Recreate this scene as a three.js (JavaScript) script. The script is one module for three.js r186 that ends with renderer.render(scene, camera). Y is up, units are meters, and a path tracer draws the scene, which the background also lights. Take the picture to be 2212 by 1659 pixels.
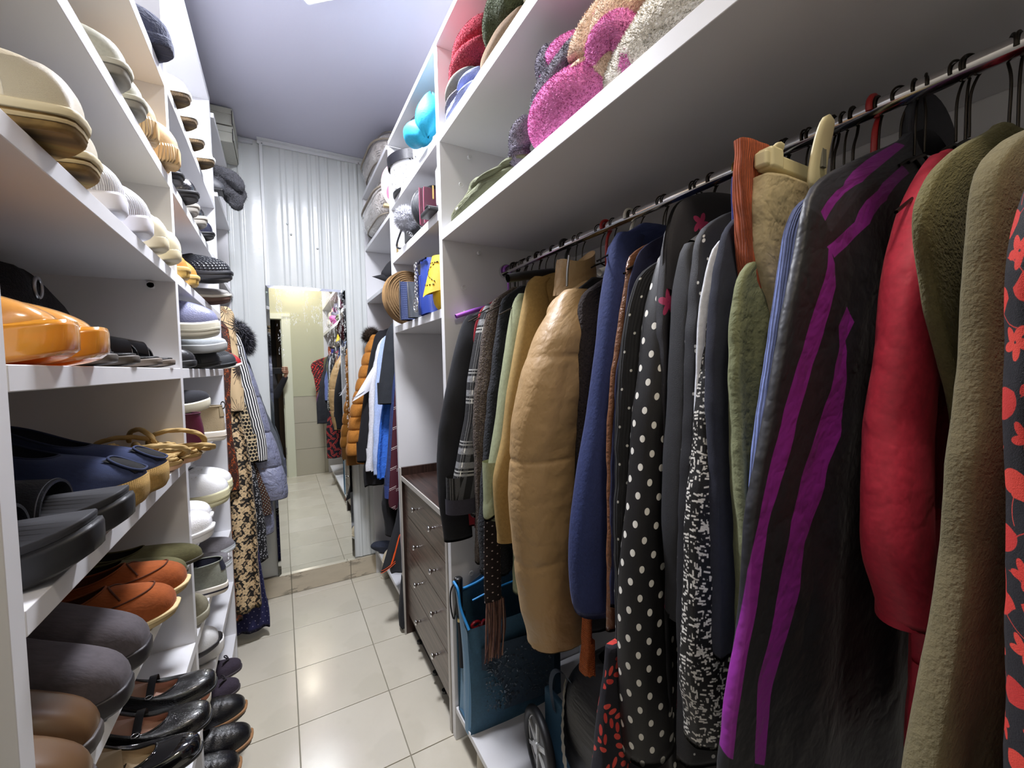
import * as THREE from 'three';
import { RoundedBoxGeometry } from 'three/addons/geometries/RoundedBoxGeometry.js';
import { mergeGeometries } from 'three/addons/utils/BufferGeometryUtils.js';
import { ImprovedNoise } from 'three/addons/math/ImprovedNoise.js';
import { MarchingCubes } from 'three/addons/objects/MarchingCubes.js';
import { RectAreaLightUniformsLib } from 'three/addons/lights/RectAreaLightUniformsLib.js';

// ---------- camera, exposure, lamp ----------
const scene = new THREE.Scene();
const EYE = 1.40;
const camera = new THREE.PerspectiveCamera(85.352, 2212 / 1659, 0.02, 50);
camera.rotation.order = 'YXZ';
camera.position.set(0, EYE, 0);
camera.rotation.set(-0.0437196, -0.5060432, -0.0210870);
camera.updateMatrixWorld(true);
const renderer = new THREE.WebGLRenderer({ antialias: true });
renderer.toneMapping = THREE.LinearToneMapping;
renderer.toneMappingExposure = 3.4;
renderer.shadowMap.enabled = true;
scene.background = new THREE.Color(0x000000);
RectAreaLightUniformsLib.init();
const LAMP = { x: 0.16, y: 2.735, z: -1.52, w: 0.3, h: 0.3, turn: -0.70, power: 62, color: 0xf4f6ff };
{
  const l = new THREE.RectAreaLight(LAMP.color, LAMP.power, LAMP.w * 0.94, LAMP.h * 0.94);
  l.position.set(LAMP.x, LAMP.y - 0.012, LAMP.z);
  l.rotation.set(-Math.PI / 2, 0, LAMP.turn); l.castShadow = true;
  scene.add(l);
}

const LAMP2 = { x: 0.2, y: 2.74, z: 0.08, r: 0.09, power: 34 };  // lamp out of view, placed to light the near garments from the doorway side
{
  const l = new THREE.RectAreaLight(0xfff1e0, LAMP2.power, LAMP2.r * 1.7, LAMP2.r * 1.7);
  l.position.set(LAMP2.x, LAMP2.y - 0.03, LAMP2.z); l.rotation.set(-Math.PI / 2, 0, 0); l.castShadow = true; scene.add(l);
}

// ---------- small helpers ----------
const { sin, cos, abs, min, max, PI, pow, sqrt, floor, sign, hypot } = Math;
const V = (x, y, z) => new THREE.Vector3(x, y, z);
const clamp = (x, a = 0, b = 1) => min(b, max(a, x));
const mix = (a, b, t) => a + (b - a) * t;
const sm = (a, b, x) => { const t = clamp((x - a) / (b - a)); return t * t * (3 - 2 * t); };
function rng(seed) { let a = seed >>> 0; return () => { a = (a + 0x6D2B79F5) | 0; let t = Math.imul(a ^ (a >>> 15), 1 | a); t = (t + Math.imul(t ^ (t >>> 7), 61 | t)) ^ t; return ((t ^ (t >>> 14)) >>> 0) / 4294967296; }; }
const PN = new ImprovedNoise();
const N3 = (x, y, z = 0) => PN.noise(x + 31.7, y + 17.3, z + 5.1);
const used = {};
const numbered = (n) => { const k = (used[n] = (used[n] ?? -1) + 1); return k ? `${n}_${String(k).padStart(3, '0')}` : n; };
function shade(o) { o.traverse((c) => { if (c.isMesh) { c.castShadow = true; c.receiveShadow = true; } }); return o; }
function thing(name, label, category, pos = [0, 0, 0], turn = 0, group) {
  const o = new THREE.Group(); o.name = numbered(name); o.position.set(...pos); o.rotation.y = turn;
  o.userData = { label, category }; if (group) o.userData.group = group; scene.add(o); return o;
}
function part(name, geo, mat, parent, label) { const m = new THREE.Mesh(geo, mat); m.name = numbered(name); m.castShadow = m.receiveShadow = true; parent.add(m); if (label) m.userData.label = label; return m; }
function struct(name, geo, mat) { const m = geo ? new THREE.Mesh(geo, mat) : new THREE.Group(); m.name = name; m.userData = { kind: 'structure' }; if (geo) m.castShadow = m.receiveShadow = true; scene.add(m); return m; }
const J = (...g) => mergeGeometries(g.flat().map((x) => { const y = x.index ? x.toNonIndexed() : x; for (const k of Object.keys(y.attributes)) if (!['position', 'normal', 'uv'].includes(k)) y.deleteAttribute(k); return y; }));
const tr = (g, x = 0, y = 0, z = 0, rx = 0, ry = 0, rz = 0) => { if (rx) g.rotateX(rx); if (ry) g.rotateY(ry); if (rz) g.rotateZ(rz); return g.translate(x, y, z); };
const rbox = (w, h, d, x = 0, y = 0, z = 0, r = 0.0015) => new RoundedBoxGeometry(w, h, d, 1, min(r, w / 2.1, h / 2.1, d / 2.1)).translate(x, y, z);
// box whose uv are metres
function ubox(w, h, d, x = 0, y = 0, z = 0) {
  const g = new THREE.BoxGeometry(w, h, d), p = g.attributes.position, n = g.attributes.normal, u = g.attributes.uv;
  for (let i = 0; i < p.count; i++) { const ax = abs(n.getX(i)) > 0.5, ay = abs(n.getY(i)) > 0.5; u.setXY(i, ax ? p.getZ(i) + z : p.getX(i) + x, ay ? p.getZ(i) + z : p.getY(i) + y); }
  return g.translate(x, y, z);
}
const cyl = (r0, r1, h, x = 0, y = 0, z = 0, n = 24) => new THREE.CylinderGeometry(r1, r0, h, n).translate(x, y, z);
function tube(pts, r, n = 40, m = 8, closed = false) { return new THREE.TubeGeometry(new THREE.CatmullRomCurve3(pts.map((p) => p.isVector3 ? p : V(...p)), closed, 'centripetal'), n, r, m, closed); }
// grid surface; f(i, j) -> [x, y, z, u, v]; rows 0..nu, columns 0..nv
function grid(nu, nv, f, flip = false) {
  const P = [], U = [], I = [];
  for (let i = 0; i <= nu; i++) for (let j = 0; j <= nv; j++) { const p = f(i / nu, j / nv, i, j); P.push(p[0], p[1], p[2]); U.push(p[3] ?? j / nv, p[4] ?? i / nu); }
  const w = nv + 1;
  for (let i = 0; i < nu; i++) for (let j = 0; j < nv; j++) { const a = i * w + j, b = a + 1, c = a + w, d = c + 1; flip ? I.push(a, b, c, b, d, c) : I.push(a, c, b, b, c, d); }
  const g = new THREE.BufferGeometry(); g.setAttribute('position', new THREE.Float32BufferAttribute(P, 3)); g.setAttribute('uv', new THREE.Float32BufferAttribute(U, 2)); g.setIndex(I); g.computeVertexNormals();
  weld(g, nu, nv); return g;
}
// average normals across the seam of a closed grid
function weld(g, nu, nv) {
  const p = g.attributes.position, n = g.attributes.normal, w = nv + 1;
  for (let i = 0; i <= nu; i++) { const a = i * w, b = a + nv; if (hypot(p.getX(a) - p.getX(b), p.getY(a) - p.getY(b), p.getZ(a) - p.getZ(b)) < 1e-6) { const v = V(n.getX(a) + n.getX(b), n.getY(a) + n.getY(b), n.getZ(a) + n.getZ(b)).normalize(); n.setXYZ(a, v.x, v.y, v.z); n.setXYZ(b, v.x, v.y, v.z); } }
}
// loft along a path of centres with elliptic sections, optional lobes and noise
function sausage(pts, ra, rb, o = {}) {
  const c = new THREE.CatmullRomCurve3(pts.map((p) => V(...p)), false, 'centripetal'), n = o.n ?? 28, m = o.m ?? 22, seed = o.seed ?? 0, amp = o.amp ?? 0.12, fq = o.fq ?? 9;
  const len = c.getLength(), up0 = o.up ?? V(0, 1, 0);
  return grid(n, m, (t, s) => {
    const e = o.flat ? 1 : pow(max(0, sin(PI * clamp(t, 0.0, 1))), o.end ?? 0.35), q = c.getPointAt(t), d = c.getTangentAt(t), side = V().crossVectors(d, up0).normalize(), up = V().crossVectors(side, d).normalize();
    const a = s * 2 * PI, nz = 1 + amp * N3(q.x * fq + cos(a) * 1.3 + seed, q.y * fq + sin(a) * 1.3, q.z * fq + seed * 2.3) + (o.crease ?? 0) * abs(sin(a * 1.5 + t * (o.tw ?? 0) + seed));
    const A = (typeof ra === 'function' ? ra(t) : ra) * e * nz, B = (typeof rb === 'function' ? rb(t) : rb) * e * nz;
    const v = q.clone().addScaledVector(side, cos(a) * A).addScaledVector(up, sin(a) * B);
    return [v.x, v.y, v.z, s * 2 * PI * (o.uvr ?? 0.08), t * len];
  });
}
// rope: three twisted lobes
function rope(pts, r, o = {}) {
  const c = new THREE.CatmullRomCurve3(pts.map((p) => V(...p)), false, 'centripetal'), L = c.getLength(), n = o.n ?? Math.ceil(L / (r * 0.55)), m = 12, fr = c.computeFrenetFrames(n);
  return grid(n, m, (t, s, i) => { const q = c.getPointAt(t), a = s * 2 * PI, rr = r * (0.74 + 0.32 * abs(sin(1.5 * a + t * L / r * (o.tw ?? 0.62)))); const N = fr.normals[i], B = fr.binormals[i]; return [q.x + (N.x * cos(a) + B.x * sin(a)) * rr, q.y + (N.y * cos(a) + B.y * sin(a)) * rr, q.z + (N.z * cos(a) + B.z * sin(a)) * rr]; });
}
// hairs standing on a surface, as one stuff part
function hairs(geo, count, len, o = {}) {
  const g = geo.index ? geo.toNonIndexed() : geo, p = g.attributes.position, R = rng(o.seed ?? 7), cum = []; let tot = 0; const a = V(), b = V(), c = V(), ab = V(), ac = V(), nn = V();
  for (let i = 0; i < p.count; i += 3) { a.fromBufferAttribute(p, i); b.fromBufferAttribute(p, i + 1); c.fromBufferAttribute(p, i + 2); tot += ab.subVectors(b, a).cross(ac.subVectors(c, a)).length(); cum.push(tot); }
  const P = [], NN = [], w = o.w ?? 0.0011, flipN = o.flip ? -1 : 1;
  for (let k = 0; k < count; k++) {
    const r = R() * tot; let lo = 0, hi = cum.length - 1; while (lo < hi) { const m = (lo + hi) >> 1; cum[m] < r ? lo = m + 1 : hi = m; }
    const i = lo * 3; a.fromBufferAttribute(p, i); b.fromBufferAttribute(p, i + 1); c.fromBufferAttribute(p, i + 2);
    let u = R(), v = R(); if (u + v > 1) { u = 1 - u; v = 1 - v; }
    nn.copy(ab.subVectors(b, a)).cross(ac.subVectors(c, a)).normalize().multiplyScalar(flipN);
    const q = a.clone().addScaledVector(b.clone().sub(a), u).addScaledVector(c.clone().sub(a), v);
    if (o.keep && !o.keep(q)) continue;
    const d = nn.clone().multiplyScalar(0.8).add(V(R() - 0.5, R() - 0.5 - (o.droop ?? 0), R() - 0.5).multiplyScalar(o.wild ?? 1.2)).normalize(), s = V(R() - 0.5, R() - 0.5, R() - 0.5).cross(d).normalize().multiplyScalar(w / 2), l = len * (0.55 + 0.7 * R());
    const t = q.clone().addScaledVector(d, l).add(V(0, -(o.droop ?? 0) * l * 0.4, 0));
    P.push(q.x - s.x, q.y - s.y, q.z - s.z, q.x + s.x, q.y + s.y, q.z + s.z, t.x, t.y, t.z);
    for (let j = 0; j < 3; j++) NN.push(nn.x, nn.y, nn.z);
  }
  const h = new THREE.BufferGeometry(); h.setAttribute('position', new THREE.Float32BufferAttribute(P, 3)); h.setAttribute('normal', new THREE.Float32BufferAttribute(NN, 3)); return h;
}
function furPart(name, geo, count, len, mat, parent, o) { const m = part(name, hairs(geo, count, len, o), mat, parent); m.userData.kind = 'stuff'; return m; }

// ---------- textures ----------
function dtex(w, h, f, srgb = true, size = [1, 1]) {
  const d = new Uint8Array(w * h * 4);
  for (let y = 0; y < h; y++) for (let x = 0; x < w; x++) { const c = f((x + 0.5) / w, (y + 0.5) / h), k = (y * w + x) * 4; d[k] = clamp(c[0]) * 255; d[k + 1] = clamp(c[1]) * 255; d[k + 2] = clamp(c[2]) * 255; d[k + 3] = 255; }
  const t = new THREE.DataTexture(d, w, h, THREE.RGBAFormat); t.wrapS = t.wrapT = THREE.RepeatWrapping; t.magFilter = THREE.LinearFilter; t.minFilter = THREE.LinearMipmapLinearFilter; t.generateMipmaps = true;
  if (srgb) t.colorSpace = THREE.SRGBColorSpace; t.repeat.set(1 / size[0], 1 / size[1]); t.needsUpdate = true; return t;
}
function ctex(w, h, draw, size = [1, 1]) {
  const c = document.createElement('canvas'); c.width = w; c.height = h; draw(c.getContext('2d'), w, h);
  const t = new THREE.CanvasTexture(c); t.colorSpace = THREE.SRGBColorSpace; t.wrapS = t.wrapT = THREE.RepeatWrapping; t.repeat.set(1 / size[0], 1 / size[1]); return t;
}
const scaled = (t, sx, sy = sx) => { const c = t.clone(); c.repeat.set(1 / sx, 1 / sy); c.needsUpdate = true; return c; };
// tileable value noise
function tn(seed) { const R = rng(seed), T = new Float32Array(65536).map(() => R()); return (x, y, p) => { const xi = floor(x), yi = floor(y), fx = x - xi, fy = y - yi, u = fx * fx * (3 - 2 * fx), v = fy * fy * (3 - 2 * fy), g = (a, b) => T[((((a % p) + p) % p) * 251 + (((b % p) + p) % p) * 17 + p * 7) & 65535]; return mix(mix(g(xi, yi), g(xi + 1, yi), u), mix(g(xi, yi + 1), g(xi + 1, yi + 1), u), v); }; }
const fb = (n, x, y, p, oct) => { let s = 0, a = 0.5, q = 0; for (let i = 0; i < oct; i++) { s += a * n(x * p, y * p, p); q += a; a *= 0.55; p *= 2; } return s / q; };
const nA = tn(11), nB = tn(23);
const gray = (f) => (x, y) => { const v = f(x, y); return [v, v, v]; };
const B = {
  weave: dtex(256, 256, gray((x, y) => 0.5 + 0.25 * sin(x * 2 * PI * 64) * sin(y * 2 * PI * 64) + 0.35 * (nA(x * 128, y * 128, 128) - 0.5)), false, [0.06, 0.06]),
  wrinkle: dtex(256, 256, gray((x, y) => { const a = fb(nA, x + 0.05 * nB(x * 6, y * 6, 6), y, 6, 5); return 1 - abs(2 * a - 1); }), false, [0.5, 0.5]),
  fleece: dtex(256, 256, gray((x, y) => fb(nB, x, y, 24, 4)), false, [0.12, 0.12]),
  crinkle: dtex(256, 256, gray((x, y) => 0.5 + 0.5 * sin(2 * PI * (x * 14 + 1.6 * fb(nA, x, y, 4, 3)))), false, [0.09, 0.4]),
  leather: dtex(256, 256, gray((x, y) => pow(fb(nA, x, y, 40, 3), 0.7)), false, [0.08, 0.08]),
  soft: dtex(256, 256, gray((x, y) => fb(nB, x, y, 5, 5)), false, [0.4, 0.4]),
  basket: dtex(256, 256, gray((x, y) => { const u = x * 12, v = y * 12, o = (floor(u) + floor(v)) % 2; return 0.3 + 0.7 * pow(abs(sin(PI * (o ? u : v))), 0.6) * pow(abs(sin(PI * (o ? v : u))), 0.3); }), false, [0.12, 0.12]),
};
const mottle = dtex(256, 256, (x, y) => { const v = 0.93 + 0.14 * (fb(nA, x, y, 40, 3) - 0.5); return [v, v, v]; }, true, [0.2, 0.2]);
// ---------- materials ----------
const M = (color, rough = 0.6, o = {}) => new THREE.MeshPhysicalMaterial({ color, roughness: rough, metalness: 0, side: THREE.DoubleSide, ...o });
const bright = (c) => { const k = new THREE.Color(c); return k.setRGB(k.r * 1.45 + 0.001, k.g * 1.45 + 0.001, k.b * 1.45 + 0.001); };
const cloth = (color0, o = {}) => { const color = o.map ? new THREE.Color(color0) : bright(color0); const { bump = 'weave', bs = 0.0006, size, map = mottle, rough = 0.9, sheen = 0.2, ...rest } = o; return M(color, rough, { bumpMap: size ? scaled(B[bump], ...size) : B[bump], bumpScale: bs, map, sheen, sheenRoughness: 0.6, sheenColor: new THREE.Color(color).lerp(new THREE.Color(0xffffff), 0.12), ...rest }); };
const printed = (tex, o = {}) => cloth(0xffffff, { map: tex, sheen: 0.1, ...o });
const plush = (color, o = {}) => cloth(color, { bump: 'fleece', bs: 0.004, sheen: 0.6, rough: 1, ...o });
const leather = (color, rough = 0.32, o = {}) => M(color, rough, { bumpMap: B.leather, bumpScale: 0.0006, ...o });
const rubber = (color, rough = 0.6, o = {}) => M(color, rough, o);
const metal = (color, rough = 0.2) => M(color, rough, { metalness: 1 });
const mt = {
  board: M(0xe0e0e3, 0.34), chrome: metal(0xd8d8da, 0.12), steel: metal(0x9a9a9c, 0.3), darkwire: metal(0x3c3733, 0.42),
  blackPl: rubber(0x141416, 0.38), whitePl: rubber(0xe6e3da, 0.4), grout: M(0x8d8878, 0.9), black: M(0x08080a, 0.8),
};
// ---------- room shell ----------
const ZF = -2.94, ZR = 0.33, XL = -0.585, XR = 1.12, CEIL = 2.77;
const wallPaint = M(0xe6e7e8, 0.55, { bumpMap: B.soft, bumpScale: 0.001 });
{
  // floor: slab with recessed grout and single tiles
  const fl = struct('floor');
  part('slab', ubox(XR - XL + 0.3, 0.06, ZR - ZF + 1.9, (XL + XR) / 2, -0.034, (ZF + ZR) / 2 + 0.75), mt.grout, fl);
  const s = 0.35, x0 = 0.007, z0 = -2.507, tex = dtex(256, 256, (x, y) => { const v = 0.97 + 0.06 * (fb(nA, x, y, 5, 5) - 0.5), d = sm(0.62, 0.72, fb(nB, x, y, 9, 4)) * 0.018; return [v - d, v - d, v - d * 1.2]; }, true, [1.3, 1.3]);
  const mats = [0xd9d2c1, 0xd6cfbd, 0xdbd4c4, 0xd4cdbc].map((c) => M(c, 0.22, { map: tex, bumpMap: B.soft, bumpScale: 0.0006, clearcoat: 0.3, clearcoatRoughness: 0.12 }));
  const cut = {};
  for (let i = -2; i <= 3; i++) for (let k = -2; k <= 10; k++) {
    const xa = max(XL, x0 + i * s) + 0.0018, xb = min(XR, x0 + (i + 1) * s) - 0.0018, za = max(ZF, z0 + k * s) + 0.0018, zb = min(ZR + 1.3, z0 + (k + 1) * s) - 0.0018;
    if (xb - xa < 0.02 || zb - za < 0.02) continue;
    const key = [xb - xa, zb - za].map((v) => v.toFixed(3)).join('|'), g = (cut[key] ??= (() => { const b = new RoundedBoxGeometry(xb - xa, 0.009, zb - za, 1, 0.0013), p = b.attributes.position, u = b.attributes.uv; for (let q = 0; q < p.count; q++) u.setXY(q, p.getX(q), p.getZ(q)); return b; })());
    const t = part('tile', g, mats[abs(i * 7 + k * 3 + (i * k) % 5) % 4], fl); t.position.set((xa + xb) / 2, -0.0045, (za + zb) / 2);
  }
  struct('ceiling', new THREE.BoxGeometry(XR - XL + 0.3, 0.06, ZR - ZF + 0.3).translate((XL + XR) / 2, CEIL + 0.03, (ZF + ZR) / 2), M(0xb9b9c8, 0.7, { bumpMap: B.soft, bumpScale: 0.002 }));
  struct('wall_left', ubox(0.08, CEIL, ZR - ZF + 0.2, XL - 0.04, CEIL / 2, (ZF + ZR) / 2), wallPaint);
  struct('wall_right', ubox(0.08, CEIL, ZR - ZF + 0.2, XR + 0.04, CEIL / 2, (ZF + ZR) / 2), wallPaint);
  // far wall of profiled sheet metal
  const rib = (x) => { let h = 0; for (const [c, w, d] of [[-0.47, 0.016, 0.007], [-0.36, 0.016, 0.007], [-0.225, 0.014, 0.006], [-0.165, 0.014, 0.006], [0.06, 0.02, 0.006], [0.13, 0.018, 0.006], [0.205, 0.014, 0.007], [0.255, 0.012, 0.007], [0.305, 0.012, 0.007], [0.385, 0.014, 0.006], [0.43, 0.012, 0.006], [0.485, 0.012, 0.006], [0.56, 0.014, 0.006], [0.66, 0.014, 0.006], [0.8, 0.014, 0.006], [0.95, 0.014, 0.006]]) h += d * (1 - sm(w * 0.45, w, abs(x - c))); return h + 0.0025 * sin(x * 31) + 0.0012 * sin(x * 57 + 1); };
  const n = 560, w = XR - XL;
  const wall = struct('wall_far');
  part('metal_sheet', grid(24, n, (t, q) => { const x = XL + w * q, y = 0.13 + (CEIL - 0.13) * t; return [x, y, ZF + rib(x) + 0.0012 * N3(x * 4, y * 3), x, y]; }, true), M(0xd8dcdb, 0.24, { bumpMap: B.soft, bumpScale: 0.0012 }), wall);
  part('backing', ubox(w + 0.2, CEIL, 0.06, (XL + XR) / 2, CEIL / 2, ZF - 0.034), wallPaint, wall);
  part('seam_cover', rbox(0.016, 0.86, 0.01, -0.052, 2.33, ZF + 0.009), M(0xe6e9ea, 0.3), wall);
  part('rivet', J([[0.09, 2.24], [0.235, 2.17], [0.07, 2.3]].map(([x, y]) => new THREE.SphereGeometry(0.007, 8, 6).translate(x, y, ZF + 0.008))), M(0xd7dbdb, 0.3), wall);
  const t1 = struct('trim_1'); // angle strip under the ceiling
  part('angle_strip', J(rbox(1.14, 0.022, 0.012, 0.5, CEIL - 0.012, ZF + 0.012), rbox(1.14, 0.004, 0.05, 0.5, CEIL - 0.003, ZF + 0.03)), M(0xd4d6da, 0.45), t1);
  part('strip_end', rbox(0.075, 0.018, 0.02, -0.13, CEIL - 0.025, ZF + 0.014), M(0xc4c6cc, 0.5), t1);
  part('screw', J([-0.045, 0.5].map((x) => cyl(0.004, 0.004, 0.004, x, CEIL - 0.02, ZF + 0.02, 10).rotateX(0))), mt.steel, t1);
  // skirting of cut tiles
  const sk = struct('baseboard_far'), sm1 = M(0xcfc3ad, 0.3, { map: dtex(256, 128, (x, y) => { const v = 0.97 + 0.06 * (fb(nA, x, y, 6, 4) - 0.5), d = sm(0.5, 0.62, fb(nB, x, y, 14, 4)) * sm(0.34, 0.2, hypot((x - 0.58) * 1.2, (y - 0.5) * 0.9)) * 0.22; return [v - d, v - d, v - d]; }, true, [0.35, 0.13]) });
  for (const [xa, xb] of [[XL, -0.345], [-0.342, 0.005], [0.009, 0.356], [0.36, 0.706], [0.71, 1.056], [1.06, XR]]) part('tile', ubox(xb - xa, 0.122, 0.02, (xa + xb) / 2 - (xa + xb) / 2, 0, 0), sm1, sk).position.set((xa + xb) / 2, 0.064, ZF + 0.012);
  part('grout_bed', ubox(w, 0.126, 0.014, (XL + XR) / 2, 0.063, ZF + 0.006), mt.grout, sk);
  // wall with the doorway, behind the viewer
  const cream = M(0xbebda0, 0.55, { bumpMap: B.soft, bumpScale: 0.001 });
  const rw = struct('wall_rear');
  part('plaster', J(ubox(XR - 0.13, CEIL - 1.055, 0.1, (XR + 0.13) / 2, (CEIL + 1.055) / 2, ZR + 0.05), ubox(XR - 0.13, 1.055, 0.08, (XR + 0.13) / 2, 0.5275, ZR + 0.06), ubox(0.13 - XL, CEIL - 2.12, 0.1, (XL + 0.13) / 2, (CEIL + 2.12) / 2, ZR + 0.05)), cream, rw);
  const wt = M(0xbcb5a2, 0.3, { bumpMap: B.soft, bumpScale: 0.0006 });
  for (let r = 0; r < 3; r++) for (const [xa, xb] of [[0.134, 0.48], [0.484, 0.83], [0.834, XR]]) part('tile', ubox(xb - xa, 0.347, 0.018), wt, rw).position.set((xa + xb) / 2, 0.176 + r * 0.351, ZR + 0.012);
  const df = struct('door_1'), fm = M(0xdfe0c8, 0.4);
  part('door_jamb', J(rbox(0.1, 2.1, 0.13, 0.082, 1.05, ZR + 0.045), rbox(0.02, 2.08, 0.06, 0.03, 1.04, ZR + 0.06)), fm, df);
  part('door_head', rbox(0.132 - XL, 0.07, 0.13, (XL + 0.132) / 2, 2.1, ZR + 0.045), fm, df);
  part('hinge', J(rbox(0.008, 0.09, 0.012, 0.026, 1.0, ZR - 0.016), rbox(0.008, 0.09, 0.012, 0.026, 0.35, ZR - 0.016)), mt.steel, df);
  // the unlit hall beyond, clad with upright brown boards
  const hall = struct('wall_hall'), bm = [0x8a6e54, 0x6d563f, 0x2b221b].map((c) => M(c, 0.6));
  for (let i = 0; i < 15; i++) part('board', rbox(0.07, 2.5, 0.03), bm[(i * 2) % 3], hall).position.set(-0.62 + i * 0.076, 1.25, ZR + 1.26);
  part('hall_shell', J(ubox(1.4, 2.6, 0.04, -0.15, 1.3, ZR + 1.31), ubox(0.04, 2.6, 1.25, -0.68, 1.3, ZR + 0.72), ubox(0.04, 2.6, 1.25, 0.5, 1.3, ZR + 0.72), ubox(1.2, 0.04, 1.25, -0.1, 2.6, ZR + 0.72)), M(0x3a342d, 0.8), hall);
}
// ---------- ceiling lamp ----------
{
  const t = thing('ceiling_lamp', 'square white flush panel lamp glowing on the ceiling', 'lamp', [LAMP.x, LAMP.y, LAMP.z], LAMP.turn);
  part('frame', J(rbox(LAMP.w + 0.02, 0.034, LAMP.h + 0.02, 0, 0.018, 0, 0.01)), M(0xf2f3f5, 0.35), t);
  part('diffuser', rbox(LAMP.w - 0.01, 0.006, LAMP.h - 0.01, 0, 0, 0, 0.002), M(0xffffff, 0.4, { emissive: 0xf4f8ff, emissiveIntensity: 2.2 }), t);
}
{  // body of the out-of-view lamp that lights the near garments
  const t = thing('unseen_ceiling_lamp', 'unseen small round ceiling lamp by the doorway, lighting the nearby clothes', 'lamp', [LAMP2.x, LAMP2.y, LAMP2.z]);
  part('ring', new THREE.LatheGeometry([[LAMP2.r, 0], [LAMP2.r + 0.012, 0.004], [LAMP2.r + 0.014, 0.03], [0.01, 0.03]].map((p) => new THREE.Vector2(...p)), 40), M(0xf0f0f0, 0.35), t);
  part('diffuser', new THREE.CylinderGeometry(LAMP2.r, LAMP2.r, 0.006, 40), M(0xffffff, 0.4, { emissive: 0xfff1e0, emissiveIntensity: 1.6 }), t);
}
// ---------- mirror ----------
{
  const t = thing('wall_mirror', 'tall frameless mirror with slanted edge and worn silvering on the sheet metal wall', 'mirror', [0, 0, 0]);
  const xa = -0.06, xb = 0.388, ya = 0.125, yb = 1.915, z = ZF + 0.02, bv = 0.016;
  const worn = ctex(512, 1024, (c, W, H) => {
    c.fillStyle = '#ffffff'; c.fillRect(0, 0, W, H); const R = rng(5); c.strokeStyle = c.fillStyle = '#555555';
    const zone = (x, y, w, h, n, l) => { for (let i = 0; i < n; i++) { c.globalAlpha = 0.25 + 0.5 * R(); c.lineWidth = 0.6 + 1.6 * R(); const px = x + R() * w, py = y + R() * h; c.beginPath(); c.moveTo(px, py); c.lineTo(px + (R() - 0.5) * 9, py + (R() - 0.3) * l); c.stroke(); if (R() < 0.6) c.fillRect(px, py, 1 + 4 * R(), 1 + 5 * R()); } };
    zone(20, 8, 470, 30, 50, 10); zone(55, 10, 40, 90, 70, 24); zone(110, 90, 100, 40, 46, 10); zone(220, 10, 40, 150, 26, 40); zone(275, 60, 60, 70, 50, 24); zone(330, 10, 160, 130, 110, 50); zone(380, 130, 110, 150, 90, 30); zone(488, 20, 18, 620, 150, 14); zone(55, 130, 40, 120, 24, 16);
    c.globalAlpha = 1;
  });
  worn.wrapS = worn.wrapT = THREE.ClampToEdgeWrapping;
  const glass = M(0xf2f5f2, 0.015, { metalness: 1, metalnessMap: worn });
  const uvm = (x, y) => [(x - xa) / (xb - xa), (y - ya) / (yb - ya)];
  part('mirror_face', grid(1, 1, (a, b) => { const x = mix(xa + bv, xb - bv, b), y = mix(ya + bv, yb - bv, a); return [x, y, z + 0.003, ...uvm(x, y)]; }, true), glass, t);
  const q = (A, Bq, C, D) => grid(1, 1, (a, b) => { const p = [0, 1, 2].map((k) => mix(mix(A[k], Bq[k], b), mix(D[k], C[k], b), a)); return [...p, ...uvm(p[0], p[1])]; }, true);
  const o = [[xa, ya, z], [xb, ya, z], [xb, yb, z], [xa, yb, z]], i = [[xa + bv, ya + bv, z + 0.003], [xb - bv, ya + bv, z + 0.003], [xb - bv, yb - bv, z + 0.003], [xa + bv, yb - bv, z + 0.003]];
  part('bevel', J(q(o[0], o[1], i[1], i[0]), q(o[1], o[2], i[2], i[1]), q(o[2], o[3], i[3], i[2]), q(o[3], o[0], i[0], i[3])), glass, t);
  part('backing', rbox(xb - xa - 0.004, yb - ya - 0.004, 0.012, (xa + xb) / 2, (ya + yb) / 2, z - 0.007), M(0x565a58, 0.7), t);
}
// ---------- white shoe cabinet along one side ----------
const LF = -0.235, LB = -0.575;            // front and back of the shoe shelves
const LEV = { A: 2.174, B: 1.914, C: 1.669, D: 1.412, E: 1.163, F: 0.91, G: 0.655, H: 0.404, I: 0.15 };   // top faces
{
  const t = thing('shoe_cabinet', 'white laminate shoe cabinet with many open shelves full of shoes', 'cabinet', [0, 0, 0]);
  const d = LF - LB, xm = (LF + LB) / 2, th = 0.028;
  for (const z of [-0.585, -1.425, -2.36]) part('upright', rbox(d, 2.655, 0.028, xm, 1.3275, z), mt.board, t);
  part('upright', rbox(d, 2.655, 0.02, xm, 1.3275, -2.925), mt.board, t);
  part('back_panel', ubox(0.006, 2.64, 2.35, LB + 0.001, 1.325, -1.755), mt.board, t);
  for (const [za, zb] of [[-0.6, -1.411], [-1.439, -2.346]]) for (const y of [2.655, ...Object.values(LEV)]) part('shelf', rbox(d - 0.008, th, abs(zb - za), xm + 0.004, y - th / 2, (za + zb) / 2), mt.board, t);
  for (const y of [2.59, 2.235, 1.85]) part('shelf', rbox(d + 0.012, 0.022, 0.54, xm + 0.006, y - 0.011, -2.645), mt.board, t);
  part('kick_board', ubox(0.016, 0.12, 1.73, LF - 0.04, 0.061, -1.48), mt.board, t);
  part('rail', cyl(0.0125, 0.0125, 0.54, 0, 0, 0, 16).rotateX(PI / 2).translate(-0.37, 1.74, -2.645), mt.chrome, t);
  part('shelf_pin', J([[LEV.C - 0.04, -1.405], [LEV.D + 0.215, -1.405], [LEV.B - 0.04, -2.34]].map(([y, z]) => cyl(0.008, 0.008, 0.014, 0, 0, 0, 12).rotateX(PI / 2).translate(LF - 0.05, y, z))), M(0xcfd0d2, 0.3), t);
}
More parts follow.
